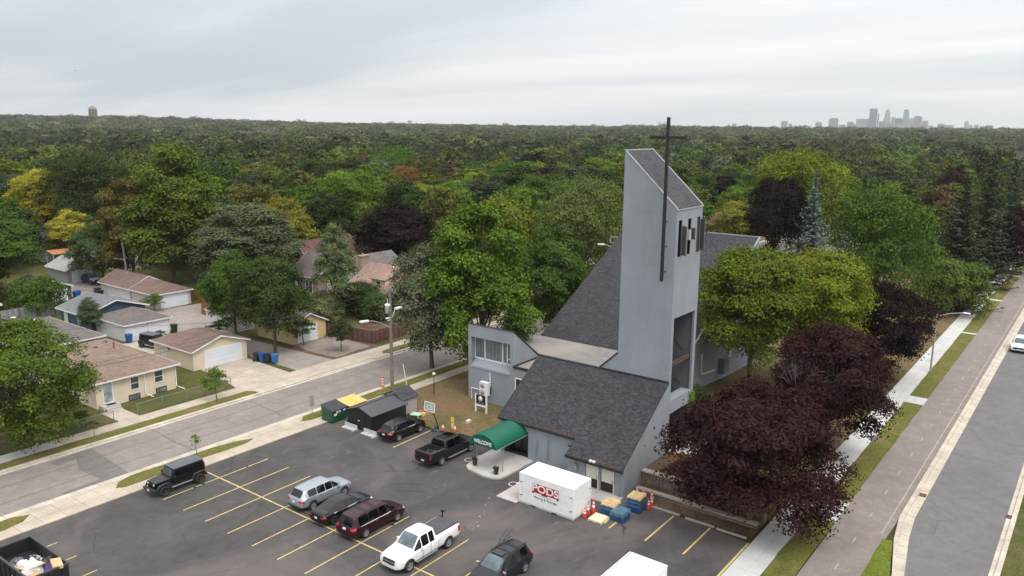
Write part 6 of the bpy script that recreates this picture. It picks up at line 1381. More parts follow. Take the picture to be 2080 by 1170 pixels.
ds, _ = car('parked_suv', 'dark blue grey SUV with roof rack cut off by the bottom edge, facing the camera', 'SUV', (36.2, 28.1), PI, 4.85, 1.94, suv(4.85, 1.78, 1.06, 1.08), P_navy, (1.42, -1.40), .38, wsm=M_ws, front=FX, rear={'tail': (.6, .9, .95, 1.15), 'plate': .8}, mirrors=(.95, 1.12), handles=((.2, 1.0), (-.7, 1.0)), rails=(.15, -1.9, .62, 1.76, (-.25, -1.1)), extras={'mm': M_chrome})
b = MB(); b.obox((.1, 0, 1.785), (.55, .8, .02)); b.build('sunroof', M_cglass_d, ds)
car('parked_crossover', 'black crossover with red tail lights beside the black shed', 'SUV', (49.35, 49.75), 0, 4.8, 1.9, suv(4.8, 1.60, .96, 1.0, .22), P_black, (1.42, -1.36), .37, front=FX, rear={'tail': (.45, .88, .84, .98), 'plate': .72, 'bumper': (.8, .34, .5)}, mirrors=(.9, 1.02), handles=((.15, .9), (-.7, .92)), chrome_line=(-1.7, .85, 1.0))
bp, _ = car('parked_pickup', 'black crew cab pickup truck with an open bed left of the green awning', 'pickup truck', (48.15, 43.3), 0, 5.9, 2.03, pickup(5.9, 1.95, 1.38, -1.05, 1.16, 1.2), P_char, (2.12, -1.62), .41, front={'head': (.6, .9, .8, 1.0), 'grille': (.55, .62, .98)}, rear={'tail': (.80, .95, .92, 1.24), 'plate': .62, 'bumper': (.9, .48, .62), 'bm': M_trimb, 'side': 0}, mirrors=(.95, 1.25), handles=((.25, 1.04), (-.65, 1.04)), extras={'bed': (-2.82, -1.30, .78, .82)})
b = MB(); b.box(-2.86, -.84, 1.38, -2.80, .84, 1.42); b.box(-2.8, -.92, 1.37, -1.25, -.83, 1.41); b.box(-2.8, .83, 1.37, -1.25, .92, 1.41); b.build('bed_rail', plain('rail_grey', (0.07, 0.07, 0.072), .5), bp)
for s_ in (-1.03, 1.03): b = MB(); b.box(-.85, s_ - .05, .42, 1.5, s_ + .05, .48); b.build('side_step', M_greymetal, bp)
b = MB(); b.obox((.3, 0, 1.965), (.6, .75, .02)); b.build('sunroof', M_cglass_d, bp)
b = MB(); b.lathe([(.2, -.12), (.36, -.1), (.38, 0), (.36, .1), (.2, .12), (.18, 0), (.2, -.12)], (0, 0, 0), 20); o = b.build('spare_tyre', M_rubber); o.location = (46.15, 43.3, 1.02); o.rotation_euler = (.2, .1, 0); tag(o, 'spare tyre lying in the open bed of the black pickup', 'tyre')
b = MB(); q = random.Random(2)
for k in range(14): b.obox((q.uniform(-.3, .3), q.uniform(-.3, .3), q.uniform(.05, .25)), (.25, .06, .04), (q.random(), q.random(), q.random() * 3))
o = b.build('scrap_wood', plain('scrap', (0.22, 0.11, 0.08), .8, .4, 5)); o.location = (46.6, 42.95, .8); tag(o, 'small heap of reddish scrap wood in the open bed of the black pickup', 'scrap')
def jeep(label, loc, rz, nm='offroad_vehicle', grp=None):
    t = thing(nm, (*loc, 0), rz, label, 'off-road vehicle', grp); pm = P_black; g = M_cglass_d
    b = MB(); b.box(-2.0, -.76, .62, .72, .76, 1.22)          # tub
    b.extrude([(.72, -.70, .75), (2.08, -.62, .75), (2.08, -.62, 1.14), (.72, -.70, 1.24)], (0, 0, 0.001)) if False else None
    b.v += [(.72, -.72, .7), (2.05, -.58, .7), (2.05, .58, .7), (.72, .72, .7), (.72, -.72, 1.22), (2.05, -.58, 1.13), (2.05, .58, 1.13), (.72, .72, 1.22)]; n0 = len(b.v) - 8
    for qf in ((3, 2, 1, 0), (4, 5, 6, 7), (0, 1, 5, 4), (1, 2, 6, 5), (2, 3, 7, 6), (3, 0, 4, 7)): b.f.append([n0 + k for k in qf]); b.m.append(0); b.sm.append(False)
    b.build('body', pm, t, bevel=.05)
    b = MB(); b.v += [(-2.0, -.76, 1.22), (.80, -.76, 1.22), (.80, .76, 1.22), (-2.0, .76, 1.22), (-1.92, -.66, 1.80), (.50, -.66, 1.80), (.50, .66, 1.80), (-1.92, .66, 1.80)]
    for qf in ((3, 2, 1, 0), (4, 5, 6, 7), (0, 1, 5, 4), (1, 2, 6, 5), (2, 3, 7, 6), (3, 0, 4, 7)): b.f.append(list(qf)); b.m.append(0); b.sm.append(False)
    b.build('cab', pm, t, bevel=.035)
    b = MB(); b.obox((-.72, 0, 1.83), (2.5, 1.36, .07)); b.build('hard_top', plain('hardtop_grey', (0.085, 0.092, 0.105), .5, .06, 1.5), t, bevel=.03)
    b = MB(); b.extrude([(.765, -.62, 1.28), (.765, .62, 1.28), (.545, .56, 1.74), (.545, -.56, 1.74)], (.03, 0, .012)); b.build('windshield', M_wsd, t)
    for s in (-1, 1):
        for x0_, x1_ in ((-.12, .55), (-1.0, -.22), (-1.85, -1.1)):
            b = MB(); b.extrude([(x0_, s * .755, 1.28), (x1_, s * .755, 1.28), (x1_ - (.12 if x1_ > .5 else 0), s * .675, 1.73), (x0_, s * .675, 1.73)], (0, s * .018, 0)); b.build('side_window', g, t)
        b = MB()
        for xc in (1.45, -1.5): b.tube([(xc + .58, s * .80, .62), (xc + .42, s * .82, .92), (xc, s * .83, .98), (xc - .42, s * .82, .92), (xc - .58, s * .80, .62)], .085, 6)
        b.build('fender_flare', M_trimb, t); b = MB(); b.box(-.9, s * .80 - .05, .48, .85, s * .80 + .05, .54); b.build('side_step', M_greymetal, t)
        b = MB(); b.obox((.62, s * .92, 1.32), (.1, .2, .18)); b.build('mirror', M_trimb, t, bevel=.02)
        b = MB(); b.lathe([(0, .03), (.085, .03), (.09, 0)], (2.06, s * .42, .98), 14, axis='x'); b.build('headlight', M_head, t)
        b = MB(); b.obox((-2.02, s * .66, .95), (.05, .14, .2)); b.build('tail_light', M_tail, t)
    b = MB()
    for k in range(7): b.box(2.055, -.3 + k * .09, .82, 2.07, -.25 + k * .09, 1.08)
    b.build('grille', M_grille, t); b = MB(); b.box(2.08, -.78, .5, 2.3, .78, .7); b.box(-2.22, -.76, .5, -2.02, .76, .68); b.build('bumper', M_trimb, t, bevel=.03); b = MB(); b.box(2.305, -.16, .52, 2.315, .16, .66); b.build('licence_plate', M_plate, t)
    for x in (1.45, -1.5):
        for s in (-1, 1): add_wheel(t, x, s * .80, .41, .27, M_rimd, 5)
    td, rd = wheel_mesh(.41, .27, M_rimd, 5); w = bpy.data.objects.new('spare_wheel', td); COL.objects.link(w); w.parent = t; w.location = (-2.15, 0, 1.12); w.rotation_euler = (0, 0, PI / 2)
    return t
jeep('boxy black off-road vehicle with spare wheel and grey hard top parked by the verge', (30.75, 56.0), PI)
jeep('black off-road vehicle half hidden between the white garage and the cream garage', (50.6, 94.6), RAD(-80))
car('moving_suv', 'white SUV driving towards the camera on the parkway at the right edge', 'SUV', (119.3, 7.75), PI, 4.8, 1.94, suv(4.8, 1.70), P_white, (1.42, -1.4), .37, wsm=M_ws, front={'head': (.5, .86, .78, .88), 'grille': (.6, .56, .80), 'low': (.7, .3, .42), 'plate': .45}, rear=RX, mirrors=(.95, 1.05))
car('parked_suv', 'dark indigo SUV parked in front of the weathered grey garage', 'SUV', (65.6, 142.4, .1), -PI / 2, 4.7, 1.9, suv(4.7, 1.68), P_indigo, (1.4, -1.36), .37, wsm=M_ws, front={'head': (.5, .86, .74, .86), 'grille': (.42, .55, .8), 'low': (.6, .3, .42), 'plate': .45}, rear=RX, mirrors=(.95, 1.05))
t = thing('utility_trailer', (50.4, 91.6, .1), .3, 'small dark trailer with white panel beside the cream garage', 'trailer')
b = MB(); b.box(-.8, -1.1, .4, .8, 1.1, .7); b.build('bed', M_trimb, t); b = MB(); b.box(-.6, -.2, .7, .7, .9, .78); b.build('white_panel', M_reflect, t)
for s in (-1, 1): add_wheel(t, 0, s * .01 + s * .9, .28, .18, M_rimd, 5).rotation_euler = (0, 0, PI / 2)
# ------------------------------------------------------------------ trees
M_leaf = foliage_mat('leaf', .15); M_needle = foliage_mat('needle', .08)
M_bark = plain('bark', (0.085, 0.068, 0.055), .95, .35, 2.5, bmp=.4); M_bark_pale = plain('bark_pale', (0.15, 0.125, 0.12), .95, .3, 2.5)
rng = np.random.default_rng(12)
def unit(v): return v / np.maximum(np.linalg.norm(v, axis=-1, keepdims=True), 1e-9)
def quad_leaves(P, Nn, size, aspect=.6, rg_=rng):
    """diamond leaves at P with normals Nn"""
    n = len(P); Nn = unit(Nn); r = rg_.normal(size=(n, 3)); t = unit(np.cross(Nn, r)); b = np.cross(Nn, t)
    s = (size if np.ndim(size) else np.full(n, size)); s = (s * rg_.uniform(.65, 1.3, n))[:, None]
    V = np.stack([P - t * s * .5, P + b * s * aspect * .5, P + t * s * .5, P - b * s * aspect * .5], 1)
    return V.reshape(-1, 3)
def leaf_mesh(name, V, C, mats, extra=None):
    """V (4n,3) quads, C (n,3) colours, optional MB geometry (trunk) with material index 1"""
    n = len(V) // 4; nv = len(V); loops = np.arange(nv, dtype='i'); starts = np.arange(n, dtype='i') * 4; mi = np.zeros(n, 'i')
    if extra is not None and extra.f:
        ev = np.array(extra.v, 'f'); V = np.concatenate([V, ev]); el = np.concatenate([np.array(f) for f in extra.f]) + nv; tot = np.array([len(f) for f in extra.f])
        starts = np.concatenate([starts, nv + np.concatenate([[0], np.cumsum(tot)[:-1]])]).astype('i'); loops = np.concatenate([loops, el]).astype('i'); mi = np.concatenate([mi, np.ones(len(tot), 'i')])
        C4 = np.concatenate([np.repeat(C, 4, axis=0), np.ones((len(ev), 3))])
    else: C4 = np.repeat(C, 4, axis=0)
    me = bpy.data.meshes.new(name); me.vertices.add(len(V)); me.vertices.foreach_set('co', V.astype('f').ravel())
    me.loops.add(len(loops)); me.loops.foreach_set('vertex_index', loops); me.polygons.add(len(starts)); me.polygons.foreach_set('loop_start', starts)
    me.polygons.foreach_set('material_index', mi.astype('i')); me.update(calc_edges=True)
    at = me.attributes.new('Col', 'FLOAT_COLOR', 'POINT'); at.data.foreach_set('color', np.concatenate([C4, np.ones((len(C4), 1))], 1).astype('f').ravel())
    for m in mats: me.materials.append(m)
    return me
def crown_points(rg_, H, R, base, nclus, nlobe=9, conic=0.0, npuff=110):
    """cluster centres spread over an irregular pile of lobes; base = height where the crown starts"""
    h = H - base; L = []
    for i in range(nlobe):
        u = (i + .5) / nlobe; zc = base + h * (.18 + .66 * u); env = math.sin(PI * min(1, max(.12, (u * .86 + .14)))) ** .6 * (1 - conic * u)
        a = i * 2.4 + rg_.uniform(-.4, .4); rr_ = R * .52 * env * rg_.uniform(.75, 1.15); L.append((cos(a) * rr_, sin(a) * rr_, zc, R * rg_.uniform(.42, .58) * (1 - .35 * conic * u)))
    L.append((0, 0, base + h * .5, R * .62)); L.append((rg_.uniform(-.15, .15) * R, rg_.uniform(-.15, .15) * R, H - R * .42 * (1 - .5 * conic), R * .42 * (1 - .5 * conic)))
    L = np.array(L); L[:, 2] = np.minimum(L[:, 2], H - L[:, 3] * .8); w = L[:, 3] ** 2; w /= w.sum()
    def cover(S, sw, n, r0_, r1_, inner_p, lim):
        out = []; nor = []
        while len(out) < n:
            k = rg_.choice(len(S), size=n, p=sw); d = unit(rg_.normal(size=(n, 3))); d[:, 2] = np.where((d[:, 2] < -.3) & (rg_.random(n) < .7), -d[:, 2], d[:, 2])
            inner = rg_.random(n) < inner_p; rad = np.where(inner, rg_.uniform(.35, .8, n), rg_.uniform(r0_, r1_, n)); p = S[k, :3] + d * (S[k, 3] * rad)[:, None] * np.array([1, 1, .85])
            dist = np.linalg.norm((p[:, None, :] - S[None, :, :3]) / np.array([1, 1, .85]), axis=2) / S[None, :, 3]; dist[np.arange(n), k] = 9
            ok = ((dist.min(1) > lim) | inner) & (p[:, 2] > base * .8)
            out += list(p[ok]); nor += list(d[ok])
        return np.array(out[:n]), np.array(nor[:n])
    # first the big lobes, then puffs of foliage on the lobes, then leaf sprays on the puffs
    M = npuff; pc, pd = cover(L, w, M, .80, 1.02, .08, .78); pr = R * rg_.uniform(.13, .27, M) * (1 - .25 * conic); S = np.concatenate([pc, pr[:, None]], 1); sw = pr ** 2; sw /= sw.sum()
    C, D = cover(S, sw, nclus, .80, 1.05, .12, .70); k = np.argmin(np.linalg.norm(C[:, None] - pc[None], axis=2), 1); D = unit(D * .8 + pd[k] * .35)
    return C, D, L, k

def crown(rg_, H, R, base, nclus, nleaf, leaf, nlobe=9, conic=0.0, sig=.5, yellow=.12, npuff=110):
    C, D, L, kp = crown_points(rg_, H, R, base, nclus, nlobe, conic, npuff); nc = len(C)
    big = rg_.random(npuff)[kp]
    f = (rg_.uniform(.82, 1.18, nc) * (.82 + .36 * big))[:, None]; col = np.repeat(f, 3, 1)
    ye = rg_.random(nc) < yellow; col[ye] *= np.array([1.35, 1.22, .85])
    idx = np.repeat(np.arange(nc), nleaf); n = len(idx); off = rg_.normal(size=(n, 3)) * np.array([sig, sig, sig * .42])
    # clusters hang slightly outward-down like real sprays
    off[:, 2] -= .25 * (off * D[idx]).sum(1) * (D[idx][:, 2] < .6)
    P = C[idx] + off; Nn = D[idx] * .85 + np.array([0, 0, .40]) + rg_.normal(size=(n, 3)) * .42
    CC = col[idx] * rg_.uniform(.82, 1.2, (n, 1)) * rg_.uniform(.94, 1.06, (n, 3))
    return quad_leaves(P, Nn, leaf, .62, rg_), CC, L
def trunk(rg_, H, base, L, r0=.32, n=9, flare=1.35):
    b = MB(); top = H * .72; b.tube([(0, 0, -.3), (0, 0, .3), (.1, .05, base), (.0, .1, (base + top) / 2), (0, 0, top)], [r0 * flare, r0, r0 * .8, r0 * .5, r0 * .15], n)
    for x, y, z, r in L:
        s = base + (min(z, top) - base) * rg_.uniform(.05, .55); m = (x * .45, y * .45, s + (z - s) * .55); b.tube([(0.05, .05, s), m, (x * .95, y * .95, z + r * .25)], [r0 * .42, r0 * .28, r0 * .08], 6)
    return b
def spruce(rg_, H, R, leaf=.34, dens=1.0, droop=.22):
    V = []; C = []; b = MB(); b.tube([(0, 0, -.2), (0, 0, H * .5), (0, 0, H * .97)], [.3, .2, .03], 8)
    z = 1.2
    while z < H * .985:
        u = z / H; ln = R * (1 - u) ** .82 * rg_.uniform(.85, 1.08) + .12; nb = max(5, int(11 * (1 - u) + 4)); a0 = rg_.uniform(0, 6.28)
        for k in range(nb):
            a = a0 + 2 * PI * k / nb + rg_.uniform(-.2, .2); l = ln * rg_.uniform(.62, 1.14); m = max(4, int(l * 15 * dens)); s = np.sort(rg_.uniform(.10, 1, m)); zz_ = z - droop * l * np.sin(s * 2.3) + .10 * l * s ** 3 + (.25 * l * s if u > .85 else 0)
            px = np.cos(a) * l * s; py = np.sin(a) * l * s; w = .30 * (1 - s * .55) * min(1, l / 1.5) ** .5
            side = rg_.normal(size=m) * w; P = np.stack([px - np.sin(a) * side, py + np.cos(a) * side, zz_ - np.abs(side) * .35 + rg_.normal(size=m) * .05], 1)
            Nn = np.stack([np.cos(a) * .3 + rg_.normal(size=m) * .4, np.sin(a) * .3 + rg_.normal(size=m) * .4, np.ones(m)], 1)
            V.append(quad_leaves(P, Nn, leaf, .42, rg_)); f = rg_.uniform(.7, 1.25); C.append(np.full((m, 3), f) * rg_.uniform(.8, 1.25, (m, 1)) * np.where(s[:, None] > .72, 1.25, .9))
        z += .36 + .30 * (1 - u) * .6
    return np.concatenate(V), np.concatenate(C), b
PROTO = {}
def proto(key, kind, H, R, **k):
    rg_ = np.random.default_rng(abs(sum(ord(c) * (i + 3) for i, c in enumerate(key))) + 5)
    if kind == 'spruce': V, C, tb = spruce(rg_, H, R, **k); leafm = M_needle
    else:
        base = k.pop('base'); r0 = k.pop('r0', .3); V, C, L = crown(rg_, H, R, base, **k); tb = trunk(rg_, H, base, L, r0); leafm = M_leaf
    cm = leaf_mesh('crown', V, C, [leafm])
    o = tb.build('trunk', M_bark); tm = o.data; bpy.data.objects.remove(o)
    PROTO[key] = (cm, tm, H, R, V, C, tb)
def plant(key, loc, H, R, col, label, name='tree', cat='tree', rz=0.0, group=None, single=False, bark=None, sc=1.0):
    cm, tm, h0, r0 = PROTO[key][:4]; s = (R / r0, R / r0, H / h0)
    t = thing(name, (loc[0], loc[1], loc[2] if len(loc) > 2 else float(terr(loc[0], loc[1]))), rz, label, cat, group)
    c = bpy.data.objects.new('crown', cm); COL.objects.link(c); c.parent = t; c.scale = s; c.color = (*col, 1)
    k = bpy.data.objects.new('trunk', tm); COL.objects.link(k); k.parent = t; k.scale = s
    return t
proto('near_a', 'leafy', 14, 6, base=2.6, nclus=2100, nleaf=17, leaf=.32, nlobe=10, sig=.46)
proto('near_b', 'leafy', 15, 5.5, base=2.4, nclus=2100, nleaf=17, leaf=.32, nlobe=13, conic=.25, sig=.42)
proto('tall', 'leafy', 19, 6, base=2.2, nclus=2700, nleaf=17, leaf=.32, nlobe=15, conic=.35, sig=.44, yellow=.2)
proto('slim', 'leafy', 13, 3.4, base=1.5, nclus=1100, nleaf=14, leaf=.26, nlobe=12, conic=.55, sig=.34)
proto('wide', 'leafy', 14, 7.5, base=3.0, nclus=1900, nleaf=16, leaf=.29, nlobe=13, sig=.55, yellow=.25)
proto('locust', 'leafy', 14, 6, base=3.2, nclus=2700, nleaf=18, leaf=.27, nlobe=12, sig=.42, yellow=.2)
proto('maple', 'leafy', 10.5, 6.4, base=1.2, nclus=3300, nleaf=18, leaf=.25, nlobe=14, sig=.34, yellow=.1)
proto('maple_b', 'leafy', 12, 5.6, base=1.5, nclus=2900, nleaf=17, leaf=.27, nlobe=13, sig=.38, yellow=.1)
proto('front', 'leafy', 11.2, 6.2, base=1.6, nclus=2600, nleaf=20, leaf=.26, nlobe=15, sig=.36, yellow=.25)
proto('small', 'leafy', 3.3, 1.25, npuff=30, base=1.2, nclus=190, nleaf=12, leaf=.17, nlobe=6, sig=.16, r0=.05)
proto('sapling', 'leafy', 1.7, .45, npuff=10, base=.85, nclus=26, nleaf=10, leaf=.13, nlobe=4, sig=.09, r0=.022)
proto('bush', 'leafy', 4.4, 4.2, base=.4, nclus=1000, nleaf=15, leaf=.26, nlobe=11, sig=.34, r0=.16)
proto('spruce', 'spruce', 20, 5.0, leaf=.46)
proto('spruce_b', 'spruce', 17, 4.2, leaf=.44, droop=.3)
G_mid = (0.057, 0.100, 0.018); G_dark = (0.033, 0.052, 0.015); G_bright = (0.100, 0.158, 0.021); G_yel = (0.165, 0.180, 0.022); G_lime = (0.108, 0.146, 0.016); G_grey = (0.125, 0.150, 0.085); G_olive = (0.080, 0.092, 0.022)
G_copper = (0.031, 0.0118, 0.0128); G_copperd = (0.015, 0.0085, 0.009); G_gold = (0.31, 0.285, 0.035); G_orange = (0.15, 0.085, 0.030); G_blue = (0.110, 0.142, 0.125); G_spr = (0.040, 0.052, 0.032); G_brown = (0.085, 0.065, 0.032)
HAND = [  # proto, x, y, z, height, radius, colour, label
 ('front', 26.9, 73.6, .07, 10.4, 6.0, (0.075, 0.118, 0.018), 'large leafy green tree in front of the cream bungalow at the left edge'),
 ('small', 44.0, 71.0, .12, 3.3, 1.25, G_bright, 'small round green street tree on the verge before the cream driveway'),
 ('sapling', 35.0, 60.1, .12, 1.75, .5, G_bright, 'thin sapling on the grass island behind the boxy black vehicle'),
 ('sapling', 31.6, 71.0, .12, 1.5, .45, G_mid, 'sparse sapling on the far verge left of the bungalow steps'),
 ('small', 32.0, 74.6, .07, 1.5, .9, G_mid, 'low green shrub inside the chain link fence left of the bungalow steps'),
 ('bush', 49.6, 124.8, .07, 4.7, 4.1, G_mid, 'broad round green bush over the grey plank fence'),
 ('slim', 48.6, 107.0, .07, 5.2, 1.8, (0.07, 0.10, 0.05), 'small dark tree against the blue garage'),
 ('near_b', 59.6, 90.6, .07, 11.7, 3.8, G_mid, 'left one of the twin dark green trees above the white shed'),
 ('near_a', 58.6, 81.0, .07, 11.8, 4.5, (0.045, 0.070, 0.018), 'right one of the twin dark green trees, over the yellow garage'),
 ('tall', 76.7, 113.1, .07, 15.0, 8.8, (0.085, 0.106, 0.060), 'big grey green cottonwood behind the twin dark trees'),
 ('tall', 73.5, 129.0, .07, 24.5, 8.2, (0.082, 0.122, 0.020), 'tallest olive green tree rising behind the brown roofed garages'),
 ('tall', 69.0, 134.0, .07, 18.5, 5.5, (0.11, 0.10, 0.025), 'yellowing tree at the left side of the tallest olive tree'),
 ('wide', 85.5, 182, .07, 19.7, 10.6, G_dark, 'dark green domed tree behind the yellow tree on the left'),
 ('near_a', 80, 192, .07, 17, 6.4, G_gold, 'bright yellow tree left of the dark domed tree'),
 ('near_b', 74.8, 168.8, .07, 10.5, 4.6, G_gold, 'smaller yellow tree over the orange patio canopy'),
 ('near_a', 50, 142, .07, 12.8, 6.4, G_mid, 'green tree behind the steel grey garage at the left'),
 ('near_b', 41, 136, .07, 12, 6.5, G_mid, 'green tree at the far left edge behind the plank fence'),
 ('near_b', 66.2, 139.5, .07, 12.2, 4.4, (0.075, 0.110, 0.040), 'dark conical tree between the parked indigo vehicle and the alley pole'),
 ('slim', 74.0, 87.5, .07, 14.2, 3.5, (0.100, 0.135, 0.060), 'slender silver green tree in front of the chimney house'),
 ('near_a', 104.5, 107.0, .07, 12.8, 7.2, G_copperd, 'almost black copper beech behind the brick chimney'),
 ('near_b', 89, 119.5, .07, 15.0, 6.2, (0.17, 0.165, 0.025), 'yellow green tree right behind the grey green cottonwood'),
 ('near_a', 115, 130.5, .07, 17.6, 8.4, G_bright, 'bright green tree in the canopy left of the orange maple'),
 ('near_a', 167, 166, .07, 15.5, 6.4, G_orange, 'orange red maple in the middle of the canopy'),
 ('wide', 195, 198, .07, 19.0, 9.8, (0.058, 0.115, 0.02), 'vivid green round tree behind the orange maple'),
 ('near_b', 66.3, 61.8, .08, 14.6, 5.0, (0.105, 0.122, 0.068), 'grey green linden with pale leaves standing on the street verge beyond the utility pole'),
 ('tall', 67.4, 55.0, .08, 19.4, 6.3, (0.080, 0.135, 0.018), 'large light green tree left of the church window block'),
 ('near_b', 84, 57.2, .08, 15.0, 5.2, G_mid, 'green tree touching the left edge of the nave roof'),
 ('wide', 100, 62.5, .08, 19.0, 7.2, (0.088, 0.118, 0.036), 'pale tipped green tree left of the tower behind the nave'),
 ('near_a', 141, 99.5, .08, 17.0, 7.0, G_mid, 'rounded green tree above the pale tipped tree left of the tower'),
 ('locust', 78.6, 28.3, 1.1, 14.2, 6.0, (0.086, 0.122, 0.014), 'broad yellow green honey locust right of the tower'),
 ('locust', 83.6, 23.6, .8, 14.2, 5.6, (0.125, 0.148, 0.016), 'yellower tree at the right side of the broad honey locust'),
 ('maple', 52.6, 18.3, .2, 9.0, 5.9, G_copper, 'nearest purple red maple over the retaining wall'),
 ('maple_b', 68.8, 17.6, .6, 10.6, 4.5, G_copper, 'second purple red maple, between the nearest one and the yellow green locust'),
 ('maple_b', 94.0, 19.9, .1, 10.7, 5.0, G_copperd, 'third and darkest purple maple beside the steel street lamp'),
 ('wide', 113.0, 24.4, .08, 19.3, 7.3, G_mid, 'very large dense green tree right of the blue spruce'),
 ('spruce_b', 150, 44.2, .08, 20.6, 4.9, G_blue, 'silvery blue spruce standing before the dark red tree'),
 ('spruce_b', 173, 41.3, .08, 19.3, 5.8, (0.065, 0.085, 0.065), 'dark green spruce behind the very large dense tree'),
 ('spruce', 141, 18.8, .08, 20.9, 6.6, G_spr, 'front spruce of the tall group beside the new sidewalk'),
 ('spruce', 163.5, 18.2, .08, 24.0, 6.8, G_spr, 'tallest spruce in the middle of the group beside the new sidewalk'),
 ('spruce', 183, 16.6, .08, 22.8, 5.3, (0.055, 0.072, 0.048), 'rear spruce of the group at the right edge'),
 ('bush', 135.5, 18.2, .08, 7.2, 4.9, (0.085, 0.125, 0.028), 'low spreading green tree at the foot of the front spruce'),
 ('near_a', 151.3, 51.5, .08, 18.0, 5.6, G_copperd, 'dark red tree behind the silvery blue spruce'),
 ('near_a', 163, 63.5, .08, 12.2, 6.0, (0.18, 0.185, 0.03), 'bright yellow green round tree behind the nave ridge'),
 ('wide', 178, 55, .08, 21.5, 12.2, G_lime, 'wide yellow green tree behind the blue spruce'),
 ('near_b', 309, 45.5, .08, 15, 4.8, G_copper, 'round dark red tree in the gap left of the tall spruces'),
 ('near_b', 176, 14.4, .08, 13.8, 3.6, G_copperd, 'purple tree squeezed behind the spruces at the right edge'),
 ('small', 64.0, 75.0, .07, 3.6, 1.6, G_dark, 'dark green bush at the corner of the cracked asphalt pad'),
 ('small', 63.0, 81.0, .07, 3.4, 1.8, (0.075, 0.115, 0.03), 'green bush growing up beside the white door of the yellow garage'),
 ('bush', 71.8, 88.2, .07, 3.6, 3.2, (0.150, 0.190, 0.075), 'pale green shrubs behind the yellow garage roof'),
 ('bush', 78.8, 88.5, .07, 4.0, 4.0, G_dark, 'dark ivy thicket against the garden wall'),
 ('bush', 78.4, 83.2, .07, 3.4, 2.6, (0.06, 0.10, 0.03), 'dark green shrub at the right end of the garden wall'),
 ('small', 60.9, 113.2, .07, 2.6, 1.5, (0.09, 0.14, 0.035), 'green bush at the corner of the brown roofed garage'),
 ('bush', 44.0, 133.5, .07, 4.2, 4.5, G_dark, 'dark shrubs at the far left edge under the trees'),
 ('bush', 70.0, 31.6, 1.1, 1.6, 2.6, G_dark, 'low dark shrubs along the shaded church wall'),
 ('small', 55.6, 25.2, 1.3, 1.2, .8, (0.26, 0.13, 0.035), 'small orange leaved shrub in the raised bed by the church wall'),
 ('small', 59.0, 93.6, .07, 2.0, 1.4, G_dark, 'dark weeds between the white shed and the alley'),
 ('small', 52.9, 97.6, .07, 1.2, .9, G_mid, 'weeds at the left corner of the cream garage yard'),
]
for i, (k, x, y, z, H, R, c, lb) in enumerate(HAND):
    is_b = k == 'bush' or 'bush' in lb or 'shrub' in lb or 'weeds' in lb or 'thicket' in lb
    plant(k, (x, y, z), H, R, c, lb, 'bush' if is_b else ('spruce_tree' if 'spruce' in k else 'tree'), 'bush' if is_b else 'tree', rz=i * 1.37)
# bare twigs in the top of the nearest maple
b = MB(); q = random.Random(9)
for k in range(46):
    a, r_ = q.uniform(0, 6.28), q.uniform(.3, 2.4); x, y, z = cos(a) * r_, sin(a) * r_, q.uniform(6.4, 7.4) - r_ * .35; p = [(x * .6, y * .6, z - .7), (x, y, z), (x * 1.35 + q.uniform(-.5, .5), y * 1.35 + q.uniform(-.5, .5), z + q.uniform(.2, .7))]; b.tube(p, [.03, .018, .006], 4)
    for j in range(3): e = Vector(p[1]).lerp(Vector(p[2]), q.random()); b.tube([e, e + Vector((q.uniform(-.5, .5), q.uniform(-.5, .5), q.uniform(.1, .5)))], [.012, .004], 3)
maple2 = [o for o in COL.objects if o.get('label', '').startswith('second purple')][0]
o = b.build('bare_twigs', M_bark_pale, maple2); o.location = (-3.2, 1.6, 1.2)
# ivy on the tower leg
n = 700; rg_ = np.random.default_rng(4); zz = rg_.uniform(1.0, 5.6, n) ; P = np.stack([rg_.normal(62.05, .28, n), 27.36 - rg_.random(n) * .12, zz], 1)
V = quad_leaves(P, np.stack([rg_.normal(size=n) * .4, -np.ones(n), rg_.random(n) * .8], 1), .16, .7, rg_); me = leaf_mesh('climbing_ivy', V, rg_.uniform(.7, 1.3, (n, 1)) * np.ones((n, 3)), [M_leaf])
o = bpy.data.objects.new('climbing_ivy', me); COL.objects.link(o); o.color = (0.13, 0.20, 0.03, 1); tag(o, 'bright green ivy climbing the lower right corner of the church tower', 'ivy')
# ivy over the garden wall
n = 5200; P = np.stack([79.55 - rg_.random(n) * .5, rg_.uniform(81.6, 94.0, n), rg_.uniform(0, 2.2, n)], 1); P[:900, 0] = rg_.uniform(79.5, 80.2, 900); P[:900, 2] = 2.05 + rg_.random(900) * .3
V = quad_leaves(P, np.stack([-np.ones(n), rg_.normal(size=n) * .5, rg_.random(n)], 1), .26, .7, rg_); me = leaf_mesh('ivy', V, rg_.uniform(.6, 1.3, (n, 1)) * np.ones((n, 3)), [M_leaf])
o = bpy.data.objects.new('ivy', me); COL.objects.link(o); o.color = (0.040, 0.070, 0.022, 1); tag(o, 'dark ivy covering the garden wall of the pink roofed house', 'ivy')

